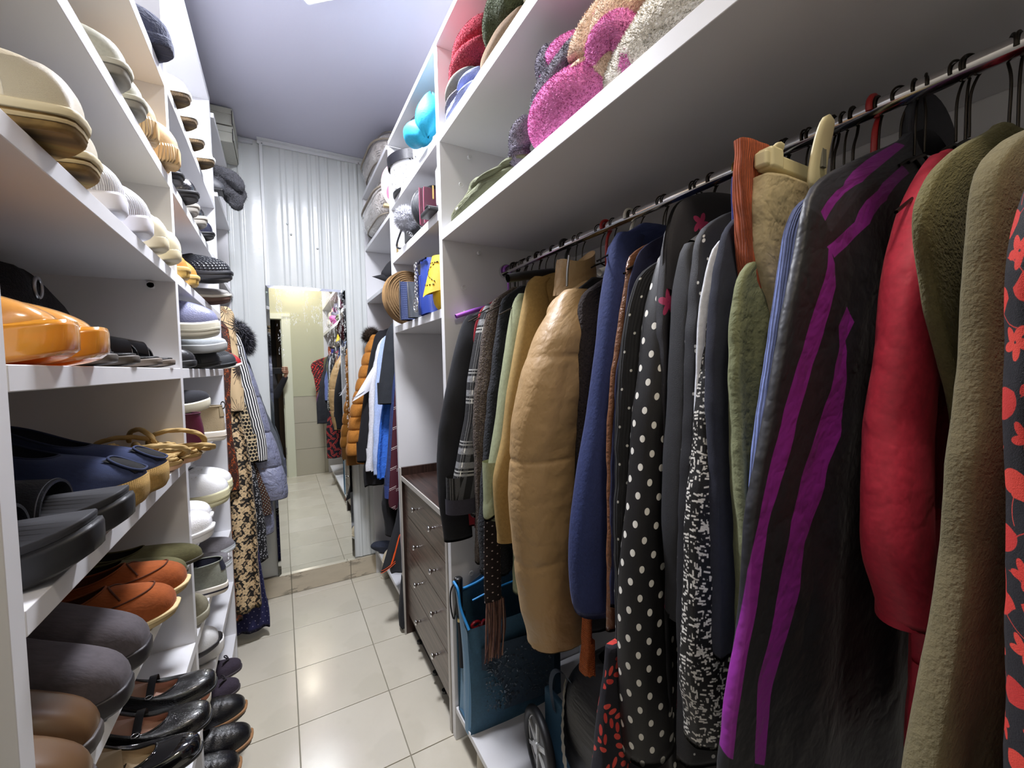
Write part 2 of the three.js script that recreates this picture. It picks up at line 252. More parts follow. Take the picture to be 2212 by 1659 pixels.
// ---------- white wardrobe along the other side ----------
const RF = 0.52, RB = 1.105;
{
  const t = thing('wardrobe', 'tall open white laminate wardrobe with long shelves and a chrome rail', 'wardrobe', [0, 0, 0]);
  const d = RB - RF, xm = (RF + RB) / 2;
  for (const [z, w] of [[-1.445, 0.03], [-2.185, 0.026]]) part('upright', rbox(d, 2.52, w, xm, 1.26, z), mt.board, t);
  part('upright', rbox(d, 2.52, 0.02, xm, 1.26, -2.922), mt.board, t); part('upright', rbox(d, 2.52, 0.02, xm, 1.26, 0.305), mt.board, t);
  part('back_panel', ubox(0.006, 2.5, 3.2, RB + 0.003, 1.25, -1.31), mt.board, t);
  part('top_board', rbox(d + 0.004, 0.022, 2.5, xm - 0.002, 2.531, -0.92), mt.board, t); part('top_board', rbox(d + 0.004, 0.022, 0.72, xm - 0.002, 2.531, -2.57), mt.board, t);
  for (const y of [2.194, 1.853]) part('shelf', rbox(d - 0.002, 0.036, 1.724, xm, y + 0.018, -0.568), mt.board, t);
  for (const y of [2.203, 1.933, 1.58]) part('shelf', rbox(d - 0.004, 0.034, 0.71, xm, y + 0.017, -1.815), mt.board, t);
  for (const y of [2.178, 1.836]) part('shelf', rbox(d - 0.004, 0.022, 0.71, xm, y + 0.011, -2.555), mt.board, t);
  part('bottom_shelf', rbox(d - 0.004, 0.022, 1.55, xm, 0.122, -0.65), mt.board, t);
  part('bottom_shelf', rbox(d - 0.004, 0.022, 0.7, xm, 0.165, -2.55), mt.board, t);
  for (const [x, z] of [[0.56, -1.27], [0.56, -0.3], [0.56, -2.82], [1.02, -1.27], [1.02, -0.3]]) part('leg', J(cyl(0.024, 0.02, 0.1, x, 0.06, z, 16), cyl(0.03, 0.03, 0.012, x, 0.006, z, 16)), M(0xcfc7b6, 0.5), t);
  part('rail', cyl(0.0125, 0.0125, 1.73, 0, 0, 0, 20).rotateX(PI / 2).translate(0.771, 1.762, -0.565), mt.chrome, t);
  part('rail_socket', cyl(0.026, 0.026, 0.016, 0, 0, 0, 24).rotateX(PI / 2).translate(0.771, 1.762, -1.422), mt.chrome, t);
  part('rail', cyl(0.0125, 0.0125, 0.71, 0, 0, 0, 16).rotateX(PI / 2).translate(0.771, 1.72, -2.555), mt.chrome, t);
  part('shelf_pin', J([[2.16, -1.42, 0.63], [1.82, -1.42, 0.66], [2.03, -1.425, 0.66], [1.6, -1.425, 0.6], [2.17, -2.165, 0.62], [1.9, -2.165, 0.64]].map(([y, z, x]) => cyl(0.007, 0.007, 0.012, 0, 0, 0, 12).rotateX(PI / 2).translate(x, y, z))), M(0xcfd0d2, 0.3), t);
  part('screw_cap', J([[1.69, 0.6], [0.62, 0.6], [2.06, 0.6], [1.5, 0.62]].map(([y, x]) => new THREE.TorusGeometry(0.008, 0.0015, 6, 20).translate(x, y, -1.4295))), M(0xdcdcdc, 0.3), t);
}
// ---------- dark chest of drawers ----------
{
  const wood = dtex(512, 512, (x, y) => { const g = fb(nA, x * 1, y * 0.06, 48, 3), f = nB(x * 160, y * 3, 160) * 0.5 + nA(x * 320, y * 4, 320) * 0.5, v = 0.62 + 0.55 * (g - 0.5) + 0.35 * (f - 0.5); return [v, v * 0.93, v * 0.9]; }, true, [0.3, 0.6]);
  const top = M(0x5b463f, 0.32, { map: scaled(wood, 0.3, 0.6) }), wf = wood.clone(); wf.repeat.set(1 / 0.3, 1 / 0.6); wf.rotation = PI / 2;
  const front = M(0x96877d, 0.3, { map: wf });
  const t = thing('chest_of_drawers', 'dark wood grain chest with four drawers standing inside the white wardrobe', 'chest of drawers', [0, 0, 0]);
  const za = -2.165, zb = -1.465, zm = (za + zb) / 2, w = zb - za;
  for (const z of [za + 0.008, zb - 0.008]) part('side_panel', rbox(0.56, 0.885, 0.016, 0.805, 0.4425, z), top, t);
  part('counter_top', ubox(0.55, 0.022, w - 0.034, 0.803, 0.832, zm), top, t);
  part('edge_strip', J(rbox(0.006, 0.024, w - 0.034, 0.525, 0.832, zm), rbox(0.008, 0.885, 0.02, 0.521, 0.4425, za + 0.01), rbox(0.008, 0.885, 0.02, 0.521, 0.4425, zb - 0.01)), M(0xb9b4ad, 0.35), t);
  part('carcass', J(ubox(0.5, 0.72, w - 0.036, 0.83, 0.445, zm), ubox(0.02, 0.09, w - 0.036, 0.58, 0.045, zm)), M(0x2b2522, 0.6), t);
  part('adjuster', J([-1.62, -1.74, -1.98].map((z) => J(cyl(0.005, 0.005, 0.05, 0.555, 0.06, z, 8), cyl(0.012, 0.012, 0.012, 0.545, 0.05, z, 10)))), mt.blackPl, t);
  // the drawer fronts sit a touch askew, the farther end deeper
  for (let i = 0; i < 4; i++) {
    const h = 0.175, y = 0.736 - i * 0.179, dr = part('drawer', ubox(0.018, h, w - 0.042, 0.009, 0, -(w - 0.042) / 2), front, t); dr.position.set(0.524, y, zb - 0.02); dr.rotation.y = -0.021;
    for (const z of [-0.155, -0.415]) { const k = part('knob', new THREE.LatheGeometry([[0, 0], [0.006, 0], [0.0045, 0.006], [0.0045, 0.014], [0.011, 0.02], [0.0125, 0.025], [0.009, 0.029], [0, 0.03]].map((p) => new THREE.Vector2(...p)), 20).rotateZ(PI / 2), mt.chrome, dr); k.position.set(0, 0.004, z); }
  }
}
// ---------- shoes ----------
// outline of a sole: angle a = 0 at the toe tip, PI at the heel; x runs heel 0 -> toe 1
function outline(o) {
  const pt = o.pt ?? 0;                       // pointedness of the toe
  return (a) => { const c = cos(a), s = sin(a), x = 0.5 + 0.5 * c, p = mix(0.62, mix(0.55, 1.05, pt), sm(0.45, 0.8, x)), m = x < 0.42 ? mix(0.74, 0.72, sm(0.1, 0.42, x)) : mix(0.72, 1, sm(0.42, 0.7, x)) * mix(1, 0.97, sm(0.75, 1, x)); return [x, sign(s) * pow(abs(s), p) * 0.5 * m]; };
}
// o: L, W, st sole, toe height, topline ellipse (sc, sa, zb), heights yh (heel) yv (throat) dip, heelH
function shoeShape(o) {
  const O = outline(o), L = o.L, W = o.W, hh = o.heelH ?? 0, lift = (x) => hh * (1 - sm(0.12, 0.62, x)) + (o.spring ?? 0.006) * pow(max(0, (x - 0.72) / 0.28), 2);
  const st = o.st, edge = (a, k = 1) => { const [x, z] = O(a); return [(0.5 + (x - 0.5) * k) * L, lift(x), z * k * W]; };
  const top = (a) => { const c = cos(a), s = sin(a), x = o.sc + o.sa * c, w = o.zb * (1 + (o.flare ?? 0.1) * c); return [x * L, lift(x) + st + mix(o.yh, o.yv, (1 + c) / 2) - o.dip * s * s, sign(s) * pow(abs(s), 0.75) * w]; };
  const point = (a, t, k = 1) => {
    const e = edge(a, (o.ins ?? 0.975) * k), T = top(a), y0 = e[1] + st * 0.9, c = cos(a), f = (1 + c) / 2, th = mix(o.yh * 0.62, o.toeH, sm(0.3, 0.9, f));
    const P1 = [e[0] + (c > 0 ? 0.004 : 0.002) * c, y0 + th * (o.box ?? 1.05), e[2] * 1.05], P2 = [mix(T[0], e[0], 0.42 * f + 0.1), T[1] - (T[1] - y0) * mix(0.25, o.fall ?? 0.12, f), mix(T[2], e[2], 0.3)], u = 1 - t;
    return [0, 1, 2].map((k2) => u * u * u * [e[0], y0, e[2]][k2] + 3 * u * u * t * P1[k2] + 3 * u * t * t * P2[k2] + t * t * t * T[k2]);
  };
  return { edge, top, point, lift };
}
const NA = 44;
function soleGeo(o, S, y0, y1, k0 = 0.96, k1 = 1, notch) {           // slab between two heights above the lift curve
  const rows = [[0, 0.02], [0, k0], [0.18, k1 * 0.995], [0.5, k1], [0.85, k1], [1, k1 * 0.985], [1, 0.02]];
  const n = notch ? NA * 4 : NA;
  return grid(rows.length - 1, n, (t, s, i) => { const [h, k] = rows[i], a = s * 2 * PI, e = S.edge(a, k - (notch && i > 0 && i < 6 && sin(s * 2 * PI * notch) > 0.72 ? 0.06 * (1 - h * 0.75) : 0)); return [e[0], e[1] + mix(y0, y1, h), e[2], s * 0.6, h * 0.05]; }, true);
}
function upperGeo(o, S) { return grid(14, NA, (t, s) => { const a = s * 2 * PI, p = S.point(a, t); if (o.wr) p[1] += o.wr * sm(0.1, 0.5, t) * sin(p[0] * 210 + p[2] * 60) * sm(0.5, 0.62, p[0] / o.L) * sm(0.85, 0.72, p[0] / o.L); return [...p, s * 0.6, t * 0.12]; }, true); }
function liningGeo(o, S) { return grid(8, NA, (t, s) => { const a = s * 2 * PI, T = S.top(a), e = S.edge(a, 0.82), q = t, p = t < 0.02 ? T : [mix(T[0], e[0], sm(0, 1, q)), mix(T[1] - 0.002, e[1] + o.st + 0.004, sm(0, 0.9, q)), mix(T[2] * 0.96, e[2], sm(0, 1, q))]; return p; }); }
function insoleGeo(o, S) { return grid(4, NA, (t, s) => { const e = S.edge(s * 2 * PI, 0.84 * max(0.02, t)); return [e[0], e[1] + o.st + 0.004, e[2]]; }); }
const rimTube = (S, r, da = 1) => tube(Array.from({ length: 40 }, (_, i) => S.top((i / 40) * 2 * PI)), r, 60, 6, true);
// one shoe; its origin is under the heel, the toe points to +x
function shoe(name, label, o, spot, group) {
  const S = shoeShape(o), t = thing(name, label, o.cat ?? 'shoe', spot.pos, spot.turn ?? 0, group);
  if (o.heel) {
    const hh = o.heelH; part('heel', grid(8, 20, (v, s) => { const a = s * 2 * PI, k = mix(1, o.heel, v), w = o.W * 0.35 * k, x = o.L * 0.13 * (0.9 + 0.5 * k * cos(a)); return [x + 0.002, mix(hh + 0.002, 0, v), sin(a) * w]; }), o.heelM ?? o.soleM, t);
    part('sole', soleGeo(o, S, 0, o.st), o.soleM, t);
  } else part('sole', o.lift0 ? grid(6, NA, (v, s, i) => { const rows = [[0, 0.02], [0, 0.95], [0.2, 0.99], [0.6, 1], [1, 0.99], [1, 0.02]]; const [h, k] = rows[min(i, 5)], e = S.edge(s * 2 * PI, k), spr = (o.spring ?? 0.006) * pow(max(0, (e[0] / o.L - 0.72) / 0.28), 2); return [e[0], mix(spr, e[1] + o.st, h), e[2], s * 0.6, h * 0.06]; }, true) : soleGeo(o, S, 0, o.st, o.k0 ?? 0.96, 1, o.notch), o.soleM, t);
  if (o.welt) part('welt', soleGeo(o, S, o.st * 0.62, o.st, 1.02, 1.03), o.welt, t);
  if (o.stripe) part('sole_stripe', soleGeo(o, S, o.st * 0.35, o.st * 0.55, 1.004, 1.006), o.stripe, t);
  part('upper', upperGeo(o, S), o.upM, t);
  part('lining', J(liningGeo(o, S), insoleGeo(o, S)), o.linM ?? o.upM, t);
  if (o.rim) part('rim', rimTube(S, o.rim === true ? 0.0022 : o.rim), o.rimM ?? o.upM, t);
  if (o.cap) part('toe_cap', grid(8, 30, (v, s) => { const p = S.point((s - 0.5) * 1.7, v * o.cap, 1.012); return [p[0] + 0.0008, p[1] + 0.001, p[2]]; }), o.capM, t);
  if (o.tab) part('heel_tab', grid(6, 14, (v, s) => { const a = PI + (s - 0.5) * 0.9, p = S.point(a, 0.45 + 0.55 * v, 1.015); return [p[0] - 0.001, p[1] + 0.003 * v, p[2] * 1.04]; }), o.tab, t);
  if (o.pull) { const p = S.top(PI); part('pull_loop', new THREE.TorusGeometry(0.012, 0.0025, 6, 16).scale(0.5, 1, 1).translate(p[0] - 0.004, p[1] + 0.002, 0), o.pull, t); }
  if (o.lace) { const g = []; for (let k = 0; k < o.lace; k++) { const f = k / o.lace, a = 0.55 + 0.62 * f, q = 0.8 + 0.14 * f; const A = S.point(a, q), Bp = S.point(-a, q), C = S.point(0, 0.86); g.push(tube([A, [(A[0] + Bp[0]) / 2 + 0.006, max(A[1], Bp[1]) + 0.006, 0], Bp], 0.0026, 12, 6)); } part('laces', J(g), o.laceM ?? mt.whitePl, t); part('tongue', grid(6, 8, (v, s) => { const w = (s - 0.5) * o.zb * 1.5, x = mix(o.sc + o.sa * 1.02, o.sc + o.sa * 0.45, v) * o.L; return [x, o.st + o.yv + S.lift(x / o.L) + 0.004 + 0.02 * v - w * w * 6, w]; }), o.tongueM ?? o.upM, t); }
  if (o.strap) { const a = 1.25, A = S.point(a, 0.85), Bp = S.point(-a, 0.85), yy = S.top(1.2)[1]; const arc = (u) => [A[0] + 0.003 * sin(u * PI), mix(A[1], Bp[1], u) + o.strap * sin(PI * u), mix(A[2], Bp[2], u)]; part('strap', grid(1, 14, (v, u) => { const p = arc(u); return [p[0] + (v - 0.5) * 0.014, p[1], p[2]]; }), o.upM, t); part('buckle', new THREE.TorusGeometry(0.006, 0.0014, 6, 16).rotateX(PI / 2).translate(A[0], A[1] + 0.004, A[2] + 0.002), mt.chrome, t); }
  if (o.bow) { const p = S.point(0, 0.72), g = []; for (const s of [-1, 1]) g.push(tube([[p[0], p[1] + 0.004, 0], [p[0] - 0.012, p[1] + 0.012, s * 0.02], [p[0] - 0.02, p[1] + 0.006, s * 0.026], [p[0], p[1] + 0.004, 0]], 0.0024, 14, 6)); part('bow', J(g), o.bowM ?? o.upM, t); }
  if (o.seam) { const sp = (f, q) => S.point(f, q).map((v, i) => v + (i === 1 ? 0.0016 : 0)); part('apron_seam', J(tube(Array.from({ length: 15 }, (_, i) => sp(-1.1 + i * 2.2 / 14, 0.52)), 0.0015, 30, 5), tube([sp(0.75, 0.62), sp(0.3, 0.9), sp(0, 0.97)], 0.0016, 12, 5), tube([sp(-0.75, 0.62), sp(-0.3, 0.9), sp(0, 0.97)], 0.0016, 12, 5)), o.seamM, t); }
  if (o.zip) part('stitching', tube(Array.from({ length: 12 }, (_, i) => S.point(0.5 + i * 0.18, 0.35 + 0.02 * i).map((v, k) => v * (k === 2 ? 1.01 : 1))), 0.0012, 30, 5), o.zip, t);
  if (o.fur) furPart('pile', upperGeo(o, S), o.fur, 0.009, o.upM, t, { seed: 3, flip: false });
  return t;
}
// open slide: thick footbed and a broad band
function slide(name, label, o, spot, group) {
  const S = shoeShape({ ...o, yh: 0, yv: 0, dip: 0, sc: 0.5, sa: 0.3, zb: 0.03, toeH: 0.02 }), t = thing(name, label, o.cat ?? 'sandal', spot.pos, spot.turn ?? 0, group), b = o.band ?? [0.42, 0.78];
  part('sole', soleGeo(o, S, 0, o.st * 0.8, 0.95, 1.03), o.soleM, t);
  part('footbed', soleGeo(o, S, o.st * 0.78, o.st, 0.99, 0.985), o.bedM, t);
  const W = (x) => { let best = 0; for (let i = 0; i < 40; i++) { const e = S.edge(i / 40 * PI, 1); if (abs(e[0] / o.L - x) < 0.03) best = max(best, abs(e[2])); } return best; };
  const strap = (x0, x1, hgt, skew = 0, tk = 0.004) => { const w0 = W(x0), w1 = W(x1); const f = (v, u, off) => { const x = mix(x0, x1, v), w = mix(w0, w1, v) * 1.0 + off, a = PI * u, yy = o.st * 0.6 + (hgt + off) * mix(1.08, 0.92, v) * pow(sin(a), 0.62); return [x * o.L + skew * cos(a) * o.L, yy + S.lift(x), -cos(a) * w, v * 0.1, u * 0.2]; }; return J(grid(6, 24, (v, u) => f(v, u, tk), true), grid(6, 24, (v, u) => f(v, u, 0)), grid(1, 24, (v, u) => f(0, u, tk * v)), grid(1, 24, (v, u) => f(1, u, tk * (1 - v)))); };
  if (o.cross) { part('strap', strap(b[0], b[0] + 0.16, o.bh, 0.1), o.upM, t); part('strap', strap(b[0] + 0.04, b[0] + 0.2, o.bh + 0.004, -0.1), o.upM, t); if (o.ankle) part('ankle_strap', tube([[0.2 * o.L, o.st + 0.004, 0.03], [0.1 * o.L, o.st + 0.05, 0.028], [0.02 * o.L, o.st + 0.06, 0], [0.1 * o.L, o.st + 0.05, -0.028], [0.2 * o.L, o.st + 0.004, -0.03]], 0.004, 30, 6), o.upM, t); }
  else { part('band', strap(b[0], b[1], o.bh), o.upM, t); part('stitching', J([b[0] + 0.015, b[1] - 0.015].map((x) => tube(Array.from({ length: 13 }, (_, i) => { const a = PI * i / 12, w = W(x) + 0.0045; return [x * o.L, o.st * 0.6 + (o.bh + 0.0046) * mix(1.08, 0.92, (x - b[0]) / (b[1] - b[0])) * pow(sin(a), 0.62) + S.lift(x), -cos(a) * w]; }), 0.0009, 30, 5))), o.stM ?? o.upM, t); }
  return t;
}
const P_ = { // basic lasts
  sneaker: { spring: 0.014, L: 0.27, W: 0.1, st: 0.028, toeH: 0.045, sc: 0.33, sa: 0.25, zb: 0.032, yh: 0.07, yv: 0.075, dip: 0.02, lace: 4, rim: true },
  slipon: { spring: 0.014, L: 0.26, W: 0.095, st: 0.026, toeH: 0.04, sc: 0.33, sa: 0.27, zb: 0.032, yh: 0.055, yv: 0.06, dip: 0.018, rim: true },
  loafer: { spring: 0.012, L: 0.27, W: 0.098, st: 0.022, toeH: 0.042, sc: 0.33, sa: 0.26, zb: 0.03, yh: 0.06, yv: 0.068, dip: 0.018, rim: true },
  flat: { L: 0.25, W: 0.085, st: 0.01, toeH: 0.03, sc: 0.37, sa: 0.33, zb: 0.03, yh: 0.05, yv: 0.036, dip: 0.016, pt: 1, rim: true },
  mule: { spring: 0.012, L: 0.26, W: 0.1, st: 0.026, toeH: 0.05, sc: 0.3, sa: 0.27, zb: 0.034, yh: 0.05, yv: 0.085, dip: 0.02 },
  boot: { L: 0.26, W: 0.092, st: 0.024, toeH: 0.05, sc: 0.24, sa: 0.16, zb: 0.04, yh: 0.15, yv: 0.15, dip: 0, fall: 0.5, rim: true },
  pump: { L: 0.235, W: 0.086, st: 0.008, toeH: 0.035, sc: 0.37, sa: 0.33, zb: 0.028, yh: 0.055, yv: 0.034, dip: 0.02, heelH: 0.05, heel: 0.75, rim: true, pt: 0.35 },
};
// a pair with toes at given points; the label tells which of the two
function pair(make, name, desc, o, y, spots, group) {
  const tags = spots.length > 1 ? [', nearer the mirror', ', nearer the doorway'] : [''];
  spots.forEach(([x, z, turn = 0], i) => make(name, desc + tags[i], o, { pos: [x - o.L * cos(turn), y, z + o.L * sin(turn) * 1], turn }, group));
}
{
  const navyPlush = plush(0x2a2d3d), cream = leather(0xd8cfb8, 0.42), offw = leather(0xeeeeee, 0.4), gum = rubber(0x8a7048, 0.7), dirty = M(0x9a8660, 0.85, { map: dtex(128, 128, (x, y) => { const v = 0.45 + 0.75 * fb(nA, x, y, 5, 4); return [v, v * 0.93, v * 0.78]; }, true, [0.12, 0.12]) });
  const white = leather(0xf2f2f4, 0.36), whiteSole = rubber(0xecebe4, 0.5), bk = leather(0x17171b, 0.22), bkSole = rubber(0x1a1a1c, 0.55), patent = M(0x0d0d11, 0.07, { clearcoat: 1, clearcoatRoughness: 0.03 }), beigeLin = cloth(0xcfa98a), greySuede = plush(0x4c474b, { bs: 0.0004, sheen: 0.5 }), tan = plush(0x84431c, { bs: 0.0004, sheen: 0.4 }), crepe = rubber(0xb09a6e, 0.7), khaki = plush(0x565338, { bs: 0.0004, sheen: 0.5 }), jute = M(0xc09a58, 0.85, { bumpMap: scaled(B.basket, 0.05, 0.03), bumpScale: 0.002, map: mottle });
  // ---- first bay, top to bottom ----
  const y = LEV;
  pair(shoe, 'house_slipper', 'dark navy plush house slipper poking over the upper shelf of the shoe cabinet', { ...P_.mule, cat: 'slipper', upM: navyPlush, soleM: navyPlush, linM: navyPlush, fur: 3500 }, y.A, [[-0.2, -1.33]]);
  const white_fluff = thing('fluffy_slipper', 'white fluffy slipper on the topmost shelf of the shoe cabinet', 'slipper', [-0.33, y.A, -1.04]);
  { const g = sausage([[-0.12, 0.04, 0], [0, 0.05, 0.01], [0.1, 0.035, 0]], 0.05, 0.045, { seed: 4 }); part('upper', g, plush(0xcfd2cc), white_fluff); furPart('pile', g, 4000, 0.014, plush(0xd6d9d3), white_fluff, {}); part('sole', rbox(0.25, 0.012, 0.09, -0.01, 0.006, 0, 0.005), whiteSole, white_fluff); }
  const ol = { ...P_.sneaker, upM: cloth(0xa5a596, { rough: 0.6 }), soleM: rubber(0x8c887c, 0.7), welt: rubber(0xb3b09f, 0.6), linM: cloth(0x1d2030), rimM: cloth(0x1d2030), laceM: cloth(0x6d6d62) };
  pair(shoe, 'grey_sneaker', 'greenish grey canvas sneaker with dark worn sole, second shelf down', ol, y.B, [[-0.222, -1.13], [-0.22, -1.02]]);
  const clog = { ...P_.mule, cat: 'clog', st: 0.045, notch: 9, upM: M(0xd2b283, 0.6, { map: mottle }), soleM: M(0xc9a878, 0.6, { bumpMap: scaled(B.crinkle, 0.1, 0.4), bumpScale: 0.002 }), linM: beigeLin };
  pair(shoe, 'beige_clog', 'beige chunky clog with notched sole edge, second shelf down', clog, y.B, [[-0.203, -1.36], [-0.222, -1.24]]);
  const cr = { ...P_.sneaker, L: 0.28, W: 0.11, st: 0.03, toeH: 0.06, cap: 0.4, capM: leather(0xd9cfb4, 0.36), upM: cream, soleM: dirty, welt: rubber(0xd5c9a6, 0.55), stripe: rubber(0xb7a57d, 0.6), linM: beigeLin };
  pair(shoe, 'cream_sneaker', 'cream leather sneaker with stained yellowed sole on the third shelf down', cr, y.C, [[-0.222, -0.83], [-0.2, -0.71]]);
  const wc = { ...P_.mule, L: 0.255, st: 0.034, toeH: 0.055, upM: M(0xededf4, 0.42, { bumpMap: scaled(B.crinkle, 0.06, 0.3), bumpScale: 0.0025 }), soleM: rubber(0xe6e6ee, 0.45), linM: rubber(0xe2e2ea), cat: 'clog' };
  pair(shoe, 'white_clog', 'white ribbed slip-on clog on the third shelf down', wc, y.C, [[-0.217, -1.11], [-0.228, -0.99]]);
  const be = { ...P_.mule, L: 0.25, W: 0.092, st: 0.028, cap: 0.34, capM: rubber(0xe4dcc0, 0.5), upM: leather(0xe1d8be, 0.45), soleM: rubber(0xddd2b2, 0.55), linM: beigeLin, rim: true };
  pair(shoe, 'beige_slip_on', 'pale cream moulded slip-on shoe at the end of the third shelf', be, y.C, [[-0.208, -1.335], [-0.213, -1.225]]);
  // fourth shelf: jelly clogs, strappy sandals, black suede bag
  const amber = (c) => new THREE.MeshPhysicalMaterial({ color: c, roughness: 0.16, transmission: 0.55, thickness: 0.03, attenuationColor: new THREE.Color(0xe08a1e), attenuationDistance: 0.03, ior: 1.45, clearcoat: 0.6, clearcoatRoughness: 0.1, side: THREE.DoubleSide });
  const am = amber(0xffc878), am2 = M(0xf7b65c, 0.2, { clearcoat: 0.8, clearcoatRoughness: 0.1, transmission: 0.25, thickness: 0 });
  const jelly = { ...P_.mule, cat: 'clog', L: 0.25, W: 0.1, st: 0.042, toeH: 0.016, ins: 0.86, yv: 0.05, sc: 0.3, sa: 0.22, upM: am2, soleM: M(0xf7ad3c, 0.2, { transmission: 0.3, thickness: 0, clearcoat: 0.8, clearcoatRoughness: 0.1 }), linM: am2, spring: 0.012, k0: 0.93 };
  pair(shoe, 'jelly_clog', 'translucent amber jelly clog with thick sole on the fourth shelf', jelly, y.D, [[-0.213, -0.795], [-0.215, -0.7]]);
  const sd = { L: 0.25, W: 0.088, st: 0.02, bh: 0.05, band: [0.56, 0.78], cross: 1, soleM: rubber(0x4a433c, 0.6), bedM: leather(0x1b1a1c, 0.35), upM: M(0x121216, 0.16, { clearcoat: 0.7 }) };
  pair(slide, 'strappy_sandal', 'black patent sandal with crossed straps beside the amber clogs', sd, y.D, [[-0.232, -1.01], [-0.24, -0.92]]);
  pair(slide, 'flat_sandal', 'black patent flat sandal with ankle strap near the shelf upright', { ...sd, ankle: 1, soleM: rubber(0x6a5f55, 0.6) }, y.D, [[-0.232, -1.31], [-0.236, -1.2]]);
  { const t = thing('suede_bag', 'black suede bag with a small metal buckle lying behind the sandals', 'bag', [-0.455, y.D, -1.2]); const g = grid(16, 30, (v, s) => { const a = s * 2 * PI, z = mix(-0.19, 0.16, v), e = pow(sin(PI * clamp(v, 0.015, 0.985)), 0.3), h = mix(0.07, 0.2, sm(0, 0.5, v)) * (1 + 0.1 * N3(v * 9, 2, 0)) - 0.05 * sm(0.3, 0, v); return [cos(a) * 0.065 * e + 0.012 * N3(v * 6, a), max(0.002, h / 2 + sin(a) * h / 2 * e), z]; }); part('body', g, plush(0x15141a, { sheen: 0.15 }), t); furPart('nap', g, 5000, 0.006, plush(0x1a1920), t, {}); part('buckle', new THREE.TorusGeometry(0.014, 0.003, 6, 20).scale(1, 1.3, 1).rotateY(PI / 2).translate(0.07, 0.15, 0.1), mt.steel, t); part('strap', rbox(0.004, 0.03, 0.1, 0.066, 0.06, 0.02), leather(0x3a393e, 0.4), t); }
  // fifth shelf
  const nw = { ...P_.mule, L: 0.25, W: 0.096, cat: 'shoe', st: 0.045, lift0: 1, heelH: 0.035, toeH: 0.02, sc: 0.3, sa: 0.24, zb: 0.036, yh: 0.07, yv: 0.055, dip: 0.01, upM: cloth(0x2c3657, { bs: 0.0008 }), linM: cloth(0x14182a), soleM: jute, rim: true, rimM: cloth(0x222b47) };
  const wedge = (lab, spot) => { const t = shoe('wedge_espadrille', lab, nw, spot), S = shoeShape(nw); part('toe_opening', grid(4, 20, (v, s) => { const a = (s - 0.5) * 0.7, p = S.point(a, 0.2 + 0.42 * v, 1.0); return [p[0] + 0.003, p[1] + 0.002, p[2]]; }), cloth(0x06070c), t); part('toe_rim', tube(Array.from({ length: 17 }, (_, i) => { const a = i / 16 * 2 * PI, p = S.point(cos(a) * 0.36, 0.41 + 0.23 * sin(a)); return [p[0] + 0.004, p[1] + 0.003, p[2]]; }), 0.002, 40, 6), cloth(0x2c3657), t); part('woven_tag', rbox(0.001, 0.006, 0.01, 0.1, 0.09, 0.045, 0.0004), cloth(0xb04450), t); };
  wedge('navy open-toe wedge espadrille with woven jute sole, nearer the mirror', { pos: [-0.207 - 0.25, y.E, -1.075], turn: 0 });
  wedge('navy open-toe wedge espadrille with woven jute sole, nearer the doorway', { pos: [-0.216 - 0.25, y.E, -0.97], turn: 0 });
  const bs = { L: 0.27, W: 0.105, st: 0.05, bh: 0.062, band: [0.36, 0.72], soleM: rubber(0x1b1b1f, 0.5), bedM: rubber(0x26262b, 0.7), upM: leather(0x202126, 0.3), stM: rubber(0x3b3b42), spring: 0.02 };
  pair(slide, 'platform_slide', 'black leather platform slide with stitched wide band on the fifth shelf', bs, y.E, [[-0.205, -0.815], [-0.205, -0.69]]);
  { // rope sandals: two soles under tangled cords
    const rm = M(0xb89a62, 0.75, { map: mottle });
    [[-1.375, 0.015, 'nearer the mirror'], [-1.28, -0.01, 'nearer the doorway']].forEach(([z, dx, tag], k) => {
      const t = thing('rope_sandal', `tan rope sandal under tangled twisted cords at the fifth shelf's end, ${tag}`, 'sandal', [-0.47 + dx, y.E, z]);
      const o = { L: 0.26, W: 0.09, st: 0.014, yh: 0, yv: 0, dip: 0, sc: 0.5, sa: 0.3, zb: 0.03, toeH: 0.02 }, S = shoeShape(o);
      part('sole', soleGeo(o, S, 0, 0.014), M(0xd0a888, 0.6), t);
      for (let r = 0; r < 2; r++) part('rope_edge', rope(Array.from({ length: 30 }, (_, i) => { const e = S.edge(i / 29 * 2 * PI * 0.985, 0.98 - r * 0.06); return [e[0], 0.02 + r * 0.009, e[2]]; }), 0.0052), rm, t);
      const R = rng(40 + k * 9), loops = [[0.05, 0.5], [0.08, 0.85], [0.11, 1.0], [0.15, 0.72], [0.18, 0.9], [0.21, 0.5]];
      for (const [x, h] of loops) { const r = 0.024 + 0.02 * h, az = R() * 3, tl = 0.5 + 0.7 * R(); part('rope_loop', rope(Array.from({ length: 15 }, (_, i) => { const a = i / 14 * 2 * PI * 1.25 - 1.2, c0 = cos(a) * r * 1.5, s0 = sin(a) * r; return [x + 0.03 + c0 * cos(az), 0.026 + max(0.004, (s0 + r) * sin(tl) * 0.95 * h), (c0 * sin(az)) * 0.7 + s0 * cos(tl)]; }), 0.006), rm, t); }
    });
  }
  // sixth shelf
  pair(shoe, 'pointed_flat', 'olive green suede pointed flat shoe on the sixth shelf', { ...P_.flat, L: 0.26, W: 0.09, toeH: 0.036, yv: 0.05, yh: 0.06, sc: 0.3, sa: 0.24, pt: 0.9, upM: khaki, soleM: rubber(0x3c372a, 0.6), linM: cloth(0x1d1c17) }, y.F, [[-0.195, -1.335], [-0.215, -1.255]]);
  const mo = { ...P_.loafer, L: 0.26, W: 0.1, st: 0.018, welt: rubber(0xd6c08f, 0.6), toeH: 0.045, upM: tan, soleM: crepe, linM: plush(0x5c2e18, { bs: 0.001 }), seam: 1, seamM: leather(0x6a3517, 0.6) };
